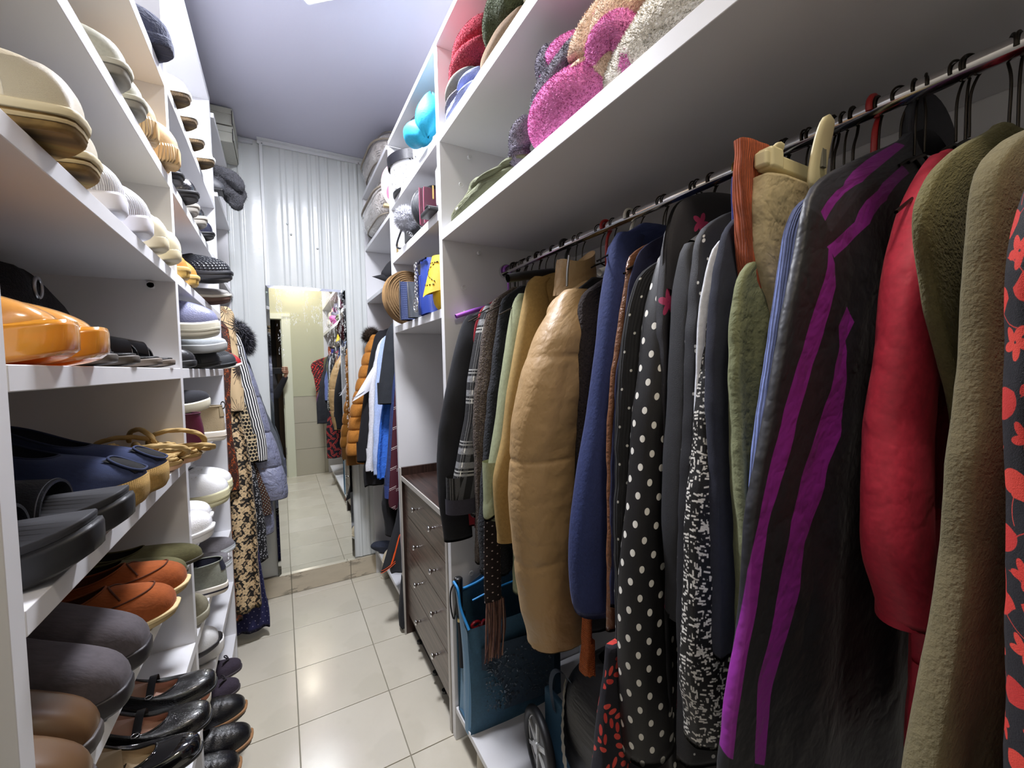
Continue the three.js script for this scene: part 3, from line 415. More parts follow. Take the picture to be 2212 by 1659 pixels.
  pair(shoe, 'moccasin', 'tan orange suede moccasin with stitched apron and crepe sole', mo, y.F, [[-0.2, -1.16], [-0.2, -1.05]]);
  const gs = { ...P_.boot, L: 0.255, W: 0.1, st: 0.03, yh: 0.13, yv: 0.12, toeH: 0.056, upM: greySuede, soleM: rubber(0x2a272b, 0.5), linM: cloth(0x1c1a1c), cat: 'boot' };
  pair(shoe, 'suede_boot', 'grey suede ankle boot with dark sole, beside the tan moccasins', gs, y.F, [[-0.213, -0.915], [-0.213, -0.81]]);
  const bb = { ...P_.boot, L: 0.25, W: 0.092, st: 0.022, yh: 0.13, yv: 0.12, toeH: 0.052, upM: M(0x614831, 0.3), soleM: rubber(0x46403f, 0.5), linM: cloth(0x2c241c), cat: 'boot' };
  pair(shoe, 'brown_boot', 'smooth brown leather ankle boot at the front end of the sixth shelf', bb, y.F, [[-0.225, -0.728], [-0.207, -0.642]]);
  // seventh shelf
  const mj = { ...P_.pump, L: 0.24, W: 0.092, heelH: 0.045, upM: leather(0x111114, 0.17, { clearcoat: 0.5, clearcoatRoughness: 0.12 }), soleM: bkSole, linM: M(0xbf9a88, 0.6), strap: 0.03, pt: 0.1 };
  pair(shoe, 'mary_jane', 'black leather block-heel shoe with instep strap, seventh shelf', mj, y.G, [[-0.16, -1.185], [-0.157, -1.075]]);
  pair(shoe, 'patent_pump', 'black patent pump with pale insole, seventh shelf near the upright', { ...P_.pump, upM: patent, soleM: bkSole, linM: M(0xc8b496, 0.6), pt: 0.4 }, y.G, [[-0.162, -0.99], [-0.157, -0.9]]);
  // ---- second bay ----
  const ws = { ...P_.slipon, L: 0.27, toeH: 0.042, upM: cloth(0xf0f0f2, { rough: 0.6 }), st: 0.022, soleM: M(0x7d6c56, 0.8, { map: dirty.map, bumpMap: scaled(B.crinkle, 0.06, 0.3), bumpScale: 0.002 }), welt: rubber(0xf1f0ec, 0.5), linM: cloth(0xd7d7d7) };
  pair(shoe, 'white_plimsoll', 'white plimsoll with brown ribbed sole, upper shelf of the farther bay', ws, y.A, [[-0.203, -1.68], [-0.2, -1.545]], undefined);
  pair(shoe, 'white_canvas_shoe', 'off-white canvas shoe with tan ribbed sole, upper shelf beside the white plimsolls', { ...ws, upM: cloth(0xe8e5dc, { rough: 0.6 }) }, y.A, [[-0.19, -1.965], [-0.203, -1.82]]);
  const lb = { ...P_.loafer, L: 0.265, upM: leather(0x101014, 0.14, { clearcoat: 0.6, clearcoatRoughness: 0.08 }), soleM: bkSole, welt: bkSole, linM: cloth(0x15151a) };
  pair(shoe, 'black_loafer', 'glossy black loafer on the second shelf of the farther bay', lb, y.B, [[-0.2, -1.6], [-0.216, -1.47]]);
  pair(shoe, 'grey_sole_loafer', 'glossy black slip-on with grey rubber sole beside the black loafers', { ...lb, st: 0.03, soleM: rubber(0x9a958c, 0.6), welt: rubber(0xaaa59c, 0.5) }, y.B, [[-0.212, -1.865], [-0.218, -1.74]]);
  pair(shoe, 'navy_loafer', 'single dark navy leather shoe against the far upright', { ...lb, upM: leather(0x17182a, 0.2), st: 0.02, yh: 0.075, toeH: 0.055 }, y.B, [[-0.208, -2.02]]);
  const tb = { ...P_.boot, cat: 'boot', L: 0.27, W: 0.1, st: 0.032, notch: 12, toeH: 0.052, yh: 0.14, yv: 0.13, upM: leather(0xc08035, 0.6), soleM: rubber(0xd2ad5e, 0.6), welt: rubber(0xd9b872, 0.55), linM: cloth(0x6f4c22), lace: 3, laceM: rubber(0xc88a34) };
  pair(shoe, 'work_boot', 'ochre work boot with ridged gum sole behind the shelf upright', tb, y.C, [[-0.218, -1.66], [-0.224, -1.545]]);
  const bw = { ...P_.loafer, L: 0.29, W: 0.105, st: 0.03, toeH: 0.045, upM: leather(0x1c1e24, 0.3, { bumpMap: B.basket, bumpScale: 0.003 }), soleM: rubber(0x26272c, 0.5), welt: rubber(0x2a2b30, 0.5), linM: cloth(0x15151a) };
  pair(shoe, 'woven_loafer', 'black basket-woven leather loafer stacked on a silver sneaker', bw, y.C + 0.07, [[-0.148, -1.92, -0.1]]);
  pair(shoe, 'silver_sneaker', 'silver grey sneaker with brown sole under the woven loafer', { ...P_.sneaker, L: 0.26, upM: leather(0x8d8a86, 0.35), soleM: rubber(0x5a4236, 0.6), welt: rubber(0xc4c0b4, 0.5), yh: 0.03, yv: 0.03, dip: 0.004, toeH: 0.025, lace: 0, linM: cloth(0x3b3a3a) }, y.C, [[-0.163, -2.02, 0.05]]);
  const pl = { ...P_.sneaker, L: 0.27, st: 0.045, toeH: 0.04, upM: leather(0x7a7d9c, 0.35), soleM: rubber(0xd9d5c2, 0.55), stripe: rubber(0xb9b5a2, 0.6), laceM: cloth(0x8e90ac), linM: cloth(0x5a5c75) };
  pair(shoe, 'lilac_sneaker', 'lilac blue leather sneaker on a thick cream sole, topping the pile', pl, y.D + 0.095, [[-0.166, -1.64]]);
  pair(shoe, 'pale_grey_sneaker', 'pale grey mesh sneaker squeezed under the lilac sneaker', { ...P_.sneaker, L: 0.27, upM: cloth(0x9ba0a4), soleM: rubber(0x9c9d9c, 0.6), yh: 0.03, yv: 0.03, dip: 0.004, toeH: 0.025, lace: 0, linM: cloth(0x55585a) }, y.D + 0.05, [[-0.158, -1.75, 0.06]]);
  pair(shoe, 'black_boot', 'black leather boot with open laces in the pile beside the upright', { ...P_.boot, cat: 'boot', st: 0.02, yh: 0.065, yv: 0.06, toeH: 0.045, fall: 0.3, upM: leather(0x1b1b1f, 0.35), soleM: bkSole, linM: cloth(0x111113), lace: 3, laceM: cloth(0x232327) }, y.D, [[-0.22, -1.56]]);
  pair(shoe, 'black_trainer', 'black knit trainer with ridged toe jutting out over the shelf edge', { ...P_.loafer, L: 0.28, st: 0.016, toeH: 0.04, yv: 0.075, upM: cloth(0x2a2d31, { bump: 'crinkle', bs: 0.002, rough: 0.6 }), soleM: rubber(0x202225, 0.5), welt: rubber(0x2c2f33, 0.5), linM: cloth(0x141517), cap: 0.3, capM: rubber(0x303338, 0.5) }, y.D, [[-0.153, -1.98, 0.02], [-0.185, -1.79, -0.03]]);
  pair(shoe, 'red_toe_sneaker', 'white soled sneaker with red toe behind the black trainers', { ...P_.sneaker, L: 0.27, st: 0.012, upM: leather(0xa5262a, 0.4), soleM: whiteSole, toeH: 0.03, linM: cloth(0x50171a) }, y.D, [[-0.143, -2.13, 0.04]]);
  pair(shoe, 'khaki_sneaker', 'khaki and black sneaker with white toe lying tilted on the pile', { ...P_.sneaker, L: 0.25, st: 0.03, toeH: 0.035, upM: cloth(0x25262c), soleM: rubber(0xe2dec8, 0.55), yh: 0.04, yv: 0.04, dip: 0.005, tab: cloth(0x8c8672), linM: cloth(0x17171b), lace: 0 }, y.E + 0.115, [[-0.193, -1.58, 0.1]]);
  const ht = { ...P_.boot, cat: 'boot', L: 0.26, W: 0.095, st: 0.034, yh: 0.085, yv: 0.085, sa: 0.2, toeH: 0.05, soleM: rubber(0xe4dccf, 0.5), stripe: rubber(0xcbbfae, 0.6), lace: 3 };
  const turned = (name, lab, o, x, yy, z, a) => shoe(name, lab, o, { pos: [x, yy, z], turn: a });
  turned('burgundy_sneaker', 'burgundy leather sneaker with cream sole standing heel outwards', { ...ht, upM: leather(0x571f35, 0.3), linM: cloth(0x111116) }, -0.2, y.E, -1.505, PI + 0.08);
  turned('beige_high_top', 'beige leather high-top with pull loop standing heel outwards', { ...ht, upM: leather(0xb3a182, 0.42), linM: cloth(0x6a5b48), pull: cloth(0x2b2a26), tab: leather(0xa59270, 0.42) }, -0.175, y.E, -1.76, PI - 0.05);
  pair(shoe, 'white_mesh_sneaker', 'grey and white mesh sneaker behind the beige high-top', { ...P_.sneaker, st: 0.03, upM: cloth(0x9fa09f), soleM: whiteSole, linM: cloth(0x3d3d3f), tab: cloth(0xb5483a), yh: 0.1, yv: 0.1 }, y.E + 0.02, [[-0.26, -1.66, 0.1]]);
  const cs = { ...P_.sneaker, L: 0.28, W: 0.105, st: 0.05, toeH: 0.04, upM: leather(0xe9e9e9, 0.4), soleM: rubber(0xd9d3ac, 0.6), stripe: rubber(0xb9b28a, 0.6), tab: cloth(0x777775), laceM: cloth(0xbab8b2), linM: cloth(0x2a2a2e), lace: 5 };
  pair(shoe, 'chunky_sneaker', 'white chunky trainer with ridged yellowed sole in the farther bay', cs, y.F, [[-0.186, -2.0, 0.03], [-0.184, -1.86, -0.03]]);
  pair(shoe, 'white_slip_on', 'plain bright white slip-on shoe below the chunky trainers', { ...P_.slipon, L: 0.26, st: 0.032, toeH: 0.05, yv: 0.065, upM: white, soleM: rubber(0xf1f1f3, 0.45), welt: rubber(0xf4f4f6, 0.45), linM: cloth(0xd6d6d8) }, y.F, [[-0.207, -1.6], [-0.19, -1.485]]);
  const gsl = { ...P_.slipon, L: 0.275, st: 0.016, upM: cloth(0x6d6a6e, { rough: 0.8 }), soleM: rubber(0xc9ced2, 0.5), linM: cloth(0x2b292c), pt: 0.55, cap: 0.08, capM: rubber(0xc9ced2, 0.5) };
  pair(shoe, 'grey_slip_on', 'grey knit slip-on with pale sole in the farther bay', gsl, y.G, [[-0.192, -2.05], [-0.19, -1.885]]);
  pair(shoe, 'navy_tab_sneaker', 'grey sneaker with navy heel tab and white sole heel outwards', { ...ht, L: 0.255, st: 0.03, upM: cloth(0x8b8e83), linM: cloth(0x17182a), yh: 0.09 }, y.G, []);
  const nt = { ...ht, L: 0.255, st: 0.032, upM: cloth(0x8b8e83), linM: cloth(0x17182a), tab: cloth(0x181a2c), stripe: rubber(0x211e2e, 0.5), yh: 0.08, yv: 0.075, fall: 0.15, sa: 0.24, sc: 0.3 };
  { const t = turned('navy_tab_sneaker', 'grey sneaker with navy heel tab and white emblem standing heel outwards', nt, -0.185, y.G, -1.7, PI); part('emblem', J(new THREE.TorusGeometry(0.006, 0.0016, 6, 16).rotateY(PI / 2).translate(-0.004, 0.118, 0.002), new THREE.TorusGeometry(0.004, 0.0014, 6, 14).rotateY(PI / 2).translate(-0.004, 0.108, -0.004), tube([[-0.004, 0.124, 0.006], [-0.004, 0.116, -0.002], [-0.004, 0.104, -0.006]], 0.0013, 10, 5)), M(0xe6e6ea, 0.5), t); }
  pair(shoe, 'taupe_sneaker', 'taupe canvas sneaker half hidden by the shelf upright', { ...P_.sneaker, upM: cloth(0x77725f), soleM: rubber(0xa39f8c, 0.6), linM: cloth(0x3c392f) }, y.G, [[-0.215, -1.52]]);
  pair(shoe, 'brown_trim_sneaker', 'white sneaker with brown toe lining tucked low behind the upright', { ...P_.sneaker, upM: leather(0xd7d1c5, 0.45), soleM: rubber(0xd2ccbd, 0.5), cap: 0.3, capM: leather(0x9a5b3a, 0.5), linM: cloth(0x5c3a26) }, y.H, [[-0.22, -1.5]]);
  pair(shoe, 'monochrome_sneaker', 'white and black leather sneaker lying on top of a white one', { ...P_.sneaker, L: 0.265, st: 0.018, upM: leather(0xd9d9d9, 0.4), soleM: rubber(0x2a282b, 0.5), linM: cloth(0x121214), tab: leather(0x1a1a1d, 0.3), yh: 0.085 }, y.H + 0.065, [[-0.217, -1.7, 0.1]]);
  pair(shoe, 'white_sole_sneaker', 'white sneaker with black upper band at the bottom of the pile', { ...P_.sneaker, L: 0.28, st: 0.045, toeH: 0.03, upM: leather(0x1f1d1f, 0.35), soleM: rubber(0xe0dedb, 0.5), linM: cloth(0x121214), yh: 0.03, yv: 0.03, dip: 0.004, lace: 0 }, y.H, [[-0.213, -1.77, 0.08]]);
  const pv = { ...P_.flat, L: 0.255, W: 0.095, st: 0.012, toeH: 0.036, pt: 0.3, yv: 0.045, upM: plush(0x332b36, { bs: 0.001, sheen: 0.5 }), soleM: rubber(0x3c343a, 0.5), linM: cloth(0x191619), bow: 1, bowM: leather(0x2b252d, 0.4) };
  pair(shoe, 'plum_flat', 'dark plum suede flat shoe on the lowest shelf', pv, y.I, [[-0.19, -2.05], [-0.187, -1.92]]);
  const bl = { ...P_.loafer, L: 0.275, W: 0.102, st: 0.022, upM: leather(0x17171a, 0.24), soleM: rubber(0x2c2420, 0.5), welt: leather(0x9c7148, 0.5), linM: cloth(0x141416), wr: 0.0025 };
  pair(shoe, 'welted_derby', 'black leather shoe with tan welt in the middle of the lowest row', bl, y.I, [[-0.158, -1.775], [-0.132, -1.62]]);
  pair(shoe, 'black_oxford', 'black leather shoe with tan welt on the lowest shelf, beside the middle upright', bl, y.I, [[-0.157, -1.515]]);
}
// ---------- hanging clothes ----------
const RAILX = 0.771, RAILY = 1.762;
function profile(pts) { // x as a smoothed function of y, pts from the top down
  const p = [...pts].sort((a, b) => b[1] - a[1]);
  const lin = (y) => { if (y >= p[0][1]) return p[0][0]; for (let i = 1; i < p.length; i++) if (y >= p[i][1]) return mix(p[i][0], p[i - 1][0], (y - p[i][1]) / (p[i - 1][1] - p[i][1] + 1e-9)); return p[p.length - 1][0]; };
  const f = (y) => { let s = 0; for (let k = -3; k <= 3; k++) s += lin(y + k * 0.008); return s / 7; };
  f.top = p[0][1]; f.bot = p[p.length - 1][1]; return f;
}
/* o: z plane, front [[x, y] ...] outline facing the aisle, bot, T half thickness, mat; sleeve {to, w, T}, fold, lam, quilt, back, neck, collar */
function garment(name, label, category, o, group) {
  const dir = o.dir ?? 1, rail = o.rail ?? RAILX, t = thing(name, label, category, [0, 0, 0], 0, group), pts = o.front.map(([x, y]) => [x * dir, y]);
  const first = pts[0], neckX = rail - 0.055, top0 = first[1];
  if (!o.flat && first[0] < neckX) pts.unshift([neckX, top0 + min(0.09, (neckX - first[0]) * 0.34)]);
  const fx = profile(pts), top = fx.top, bot = o.bot ?? fx.bot, seed = o.seed ?? abs(o.z * 37) % 10, T0 = (o.T ?? 0.018) * (o.ts ?? 1.35), ZC = o.z + T0 * 0.85, A = o.fold ?? 0.009, lam = o.lam ?? 0.11, wd = o.width ?? 0.44;
  const bx = o.back ? profile(o.back.map(([x, y]) => [x * dir, y])) : (y) => min(rail * 2 - fx(max(y, top - 0.16)) + 0.01, fx(y) + wd, o.deep ?? 1.06);
  const sl = o.sleeve, sy = top0 - 0.015, inset = (y) => (sl ? (sl.in ?? sl.w * 0.72) * sm(sy - 0.02, sy - 0.16, y) : 0);
  const quilt = (y) => (o.quilt ? 1.06 - (o.qa ?? 0.36) + (o.qa ?? 0.36) * pow(abs(sin(PI * (y - (o.q0 ?? 0)) / o.quilt)), o.qe ?? 0.42) : 1);
  const R = o.rows ?? (o.quilt ? 190 : 64), C = 64;
  const ring = (y, s, xf, xb, T, amp, open) => {
    const a = s * 2 * PI, c = cos(a), q = sin(a), L = xb - xf, X = xf + L * (0.5 - 0.5 * sign(c) * pow(abs(c), 0.75)), k = pow(abs(q), 0.5) * sign(q), u = X - xf, dn = clamp((top - y) / 0.45);
    const wv = amp * dn * (sin(2 * PI * u / lam + seed + 1.6 * N3(seed, y * 2.2, u * 3)) + 0.5 * sin(2 * PI * u / (lam * 0.47) + seed * 2.1 + y * 2));
    const wr = 0.0022 * N3(u * 26 + seed, y * 17, q * 2) + 0.0012 * N3(u * 60, y * 44 + seed, q);
    const z = ZC + (o.lean ?? 0) * (top - y) + k * T + wv + wr * q;
    return [dir * (X + 0.004 * N3(seed, y * 9, 1) * (1 - u / L) + 0.0025 * N3(y * 31, seed, q)), y, z, (q >= 0 ? 1 : -1) * (u + abs(k) * T), y];
  };
  const Tof = (y) => T0 * mix(o.tTop ?? 0.5, 1, sm(top, top - 0.22, y)) * quilt(y) * mix(1, o.tBot ?? 1.15, sm(top - 0.4, bot, y));
  const bodyGeo = grid(R + 5, C, (t2, s, i) => {
    if (i === 0) { const p = ring(top, s, fx(top), bx(top), 0.001, 0); return [p[0], p[1], ZC + (p[2] - ZC) * 0.1, p[3], p[4]]; }
    const k = clamp((i - 1) / R), hem = (o.hem ?? 0.008) * k * N3(cos(s * 2 * PI) * 1.5 + seed, sin(s * 2 * PI) * 1.5, 3), y = mix(top, bot, k), inn = i > R + 1 ? (i - R - 1) : 0;
    const yy = y + hem + inn * 0.035, T = Tof(y) * (inn ? 0.72 : 1), puff = o.quilt ? (quilt(y) - 1) * 0.03 : 0;
    return ring(yy, s, fx(y) + inset(y) - puff + (inn ? 0.006 : 0), bx(y) - (inn ? 0.006 : 0), T, A);
  }, dir > 0);
  const b = part(o.bodyName ?? 'body', bodyGeo, o.mat, t);
  if (sl) {
    const to = sl.to, w0 = sl.w, Ts = (sl.T ?? T0 * 1.15 / (o.ts ?? 1.35)) * (o.ts ?? 1.35), zc = ZC + (sl.dz ?? 0.004), n = o.quilt ? 170 : 44, m = 36, hang = (y) => sm(sy, to, y);
    const sg = grid(n + 4, m, (t2, s, i) => {
      const k = clamp(i / n), inn = max(0, i - n), y = mix(sy + 0.012, to, k) + inn * 0.03, a = s * 2 * PI, y1 = mix(sy, to, k), w = w0 * mix(0.62, 1, sm(0, 0.16, k)) * mix(1, sl.cuff ?? 0.86, k) * (inn ? 0.86 : 1), qf = o.quilt ? 1.06 - (o.qa ?? 0.36) + (o.qa ?? 0.36) * pow(abs(sin(PI * (y1 - (o.q0 ?? 0)) / o.quilt)), o.qe ?? 0.42) + 0.05 * N3(y1 * 60, cos(a) * 9, sin(a) * 9) * (1 - pow(abs(sin(PI * (y1 - (o.q0 ?? 0)) / o.quilt)), 0.7)) : 1;
      const h = Ts * mix(0.45, 1, sm(0, 0.14, k)) * mix(1, sl.cuff ?? 0.92, k) * qf * (inn ? 0.82 : 1), ns = 1 + 0.07 * N3(y * 13 + seed, cos(a) * 1.4, seed) + 0.05 * N3(y * 31, cos(a) * 2.5 + seed, sin(a) * 2);
      const c = cos(a), q = sin(a), cx = fx(y1) + w / 2, x = cx - sign(c) * pow(abs(c), 0.85) * w / 2 * (0.96 + 0.04 * ns) - (qf - 1) * 0.03, z = zc + (sl.lean ?? 0) * (sy - y) + sign(q) * pow(abs(q), 0.8) * h * ns + 0.004 * N3(y * 6, seed, 2);
      return [dir * x, y + (inn ? 0 : (sl.slant ?? 0) * k * k * (x - cx)), z, ((x - fx(y1)) + abs(z - zc)) * (q >= 0 ? 1 : -1), y];
    }, dir > 0);
    const sp = part('sleeve', sg, sl.mat ?? o.mat, t);
    if (sl.band) part('cuff', grid(4, m, (t2, s) => { const a = s * 2 * PI, y = to + (1 - t2) * sl.band, w = w0 * (sl.cuff ?? 0.86) * 1.09, cx = fx(to) + w0 * (sl.cuff ?? 0.86) / 2, h = Ts * (sl.cuff ?? 0.92) * 1.12; return [dir * (cx - cos(a) * w / 2), y, zc + sin(a) * h, (cos(a) * w) / 2, y]; }, dir > 0), sl.bandMat ?? o.mat, sp);
  }
  if (o.collar) { const cl = o.collar, yc = top - 0.012; part('collar', J(...[1, -1].map((sd) => grid(6, 24, (v, s) => { const a = (s - 0.5) * 2 * PI * 0.92, rx = mix(0.07, 0.082, v) + (cl.w ?? 0), rz = mix(T0 * 0.8, T0 * 0.8 + 0.012, v) + (sd < 0 ? -0.004 : 0), yy = yc - 0.014 * cos(a) + cl.h * sin(v * PI * (cl.fold ? 0.8 : 0.5)); return [dir * (rail - 0.02 - rx * cos(a)), yy, ZC + rz * sin(a), s * 0.3, yy]; }, dir * sd > 0))), cl.mat ?? o.mat, t); }
  if (o.fur) furPart('fur_pile', bodyGeo, o.fur.n, o.fur.len, o.fur.mat ?? o.mat, t, { seed: 9, droop: o.fur.droop ?? 0.4, flip: false, w: o.fur.w ?? 0.0013, keep: (q) => dir * q.x < (o.fur.x ?? 0.74) });
  // its hanger
  if (o.hang !== null) hanger(o.hang ?? 'thin dark wire hanger', `holding the ${o.short ?? label.split(' ').slice(0, 6).join(' ')}`, { z: ZC, y: top + 0.0, rail: o.rail ?? RAILX, ry: o.railY ?? RAILY, dir, ...(o.hk ?? {}) });
  if (o.hang !== null) Object.assign(t.userData, { short: o.short ?? label.split(' ').slice(0, 6).join(' '), zc: ZC, z0: rail }); return Object.assign(t, { fx, top, seedv: seed });
}
// hook over the rail and sloping arms; kind by colour
const hangM = { wire: mt.darkwire, black: mt.blackPl, red: rubber(0xa02325, 0.42), white: mt.whitePl, silver: metal(0xc9c9c9, 0.32), brass: metal(0xb59a5a, 0.3), cream: rubber(0xd9cda4, 0.4), purple: rubber(0xb067d6, 0.35), wood: M(0x4a342a, 0.5) };
function hanger(desc, rest, o) {
  const k = o.m ?? (/red/.test(desc) ? 'red' : /white/.test(desc) ? 'white' : /silver/.test(desc) ? 'silver' : /brass/.test(desc) ? 'brass' : /cream/.test(desc) ? 'cream' : /plastic|velvet/.test(desc) ? 'black' : 'wire'), m = hangM[k];
  const rail = o.rail, ry = o.ry, r = o.thick ?? (k === 'wire' || k === 'brass' ? 0.0016 : k === 'silver' ? 0.002 : 0.0042), t = thing('coat_hanger', `${desc} ${rest}`.trim(), 'hanger', [0, 0, 0], 0, o.group), R = 0.0125 + r + 0.001, yaw = o.yaw ?? 0;
  const y0 = min(o.y - 0.004, ry - 0.045), hook = [];
  for (let i = 0; i <= 12; i++) { const a = mix(200, -48, i / 12) * PI / 180; hook.push([o.dir * (rail + R * cos(a)), ry + R * sin(a) * 1.0 + 0.0, o.z + yaw * R * cos(a)]); }
  hook.push([o.dir * (rail + 0.003), ry - 0.032, o.z], [o.dir * rail, y0, o.z]);
  part('hook', tube(hook, k === 'red' || k === 'black' || k === 'white' || k === 'cream' ? max(r, 0.0032) : r, 44, 7), m, t);
  if (o.arms !== false) { const hw = o.hw ?? 0.2, dr = o.drop ?? 0.085, ar = o.ar ?? (k === 'wire' || k === 'brass' ? 0.002 : 0.005), arm = []; for (let i = -8; i <= 8; i++) { const f = i / 8; arm.push([o.dir * (rail + f * hw), y0 - 0.004 - dr * pow(abs(f), 1.25), o.z]); } part('shoulder_bar', tube(arm, ar, 40, 8), m, t); }
  return t;
}
// trouser hanger seen end on: a bar with spring clips
function clipHanger(label, z, kind) {
  const m = hangM[kind], t = thing('clip_hanger', label, 'hanger', [0, 0, 0]), y = kind === 'cream' ? 1.652 : 1.662, xa = kind === 'cream' ? 0.537 : 0.53, Y = (v) => 1.4 + (v - 1.4) * 1.107;
  part('bar', rbox(0.78 - xa, 0.02, 0.01, (0.78 + xa) / 2, y, z, 0.004), m, t);
  part('hook', tube([[0.771 - 0.015, RAILY - 0.004, z], [0.771 - 0.012, RAILY + 0.01, z], [0.771, RAILY + 0.016, z], [0.771 + 0.015, RAILY + 0.004, z], [0.771 + 0.012, RAILY - 0.018, z], [0.771, RAILY - 0.045, z], [0.771, y, z]], 0.0022, 30, 6), mt.darkwire, t);
  if (kind === 'black') { part('end_lever', J(rbox(0.028, 0.011, 0.014, 0.54, y + 0.012, z, 0.003), rbox(0.009, 0.03, 0.014, 0.552, y - 0.003, z, 0.003)), m, t); return; }
  for (const [x, w0, y1, y0, zo] of [[0.587, 0.0183, Y(1.664), Y(1.585), 0.036], [0.558, 0.0122, Y(1.646), Y(1.612), -0.004]]) {
    part('clip', grid(18, 16, (v, u) => { const a = u * 2 * PI, yy = mix(y1, y0, v), w = w0 * (0.8 + 0.3 * v) * pow(max(0.01, 1 - pow(abs(2 * v - 1), 6)), 0.4); return [x + sign(cos(a)) * pow(abs(cos(a)), 0.5) * w, yy, z + zo + 0.014 * pow(1 - v, 2) + sin(a) * 0.0045 * pow(max(0.02, 1 - pow(abs(2 * v - 1), 8)), 0.5)]; }), m, t);
    part('clip_slot', rbox(w0 * 0.55, (y1 - y0) * 0.36, 0.003, x, mix(y0, y1, 0.5), z + zo + 0.0075, 0.0008), M(0x6d6b60, 0.5), t);
    part('clip', rbox(w0 * 1.7, (y1 - y0) * 0.55, 0.005, x, mix(y0, y1, 0.3), z - 0.012, 0.002), m, t);
  }
  part('bar_end', J(rbox(0.028, 0.028, 0.022, 0.552, y, z, 0.005), rbox(0.011, 0.02, 0.017, 0.535, y - 0.002, z, 0.004)), m, t);
}
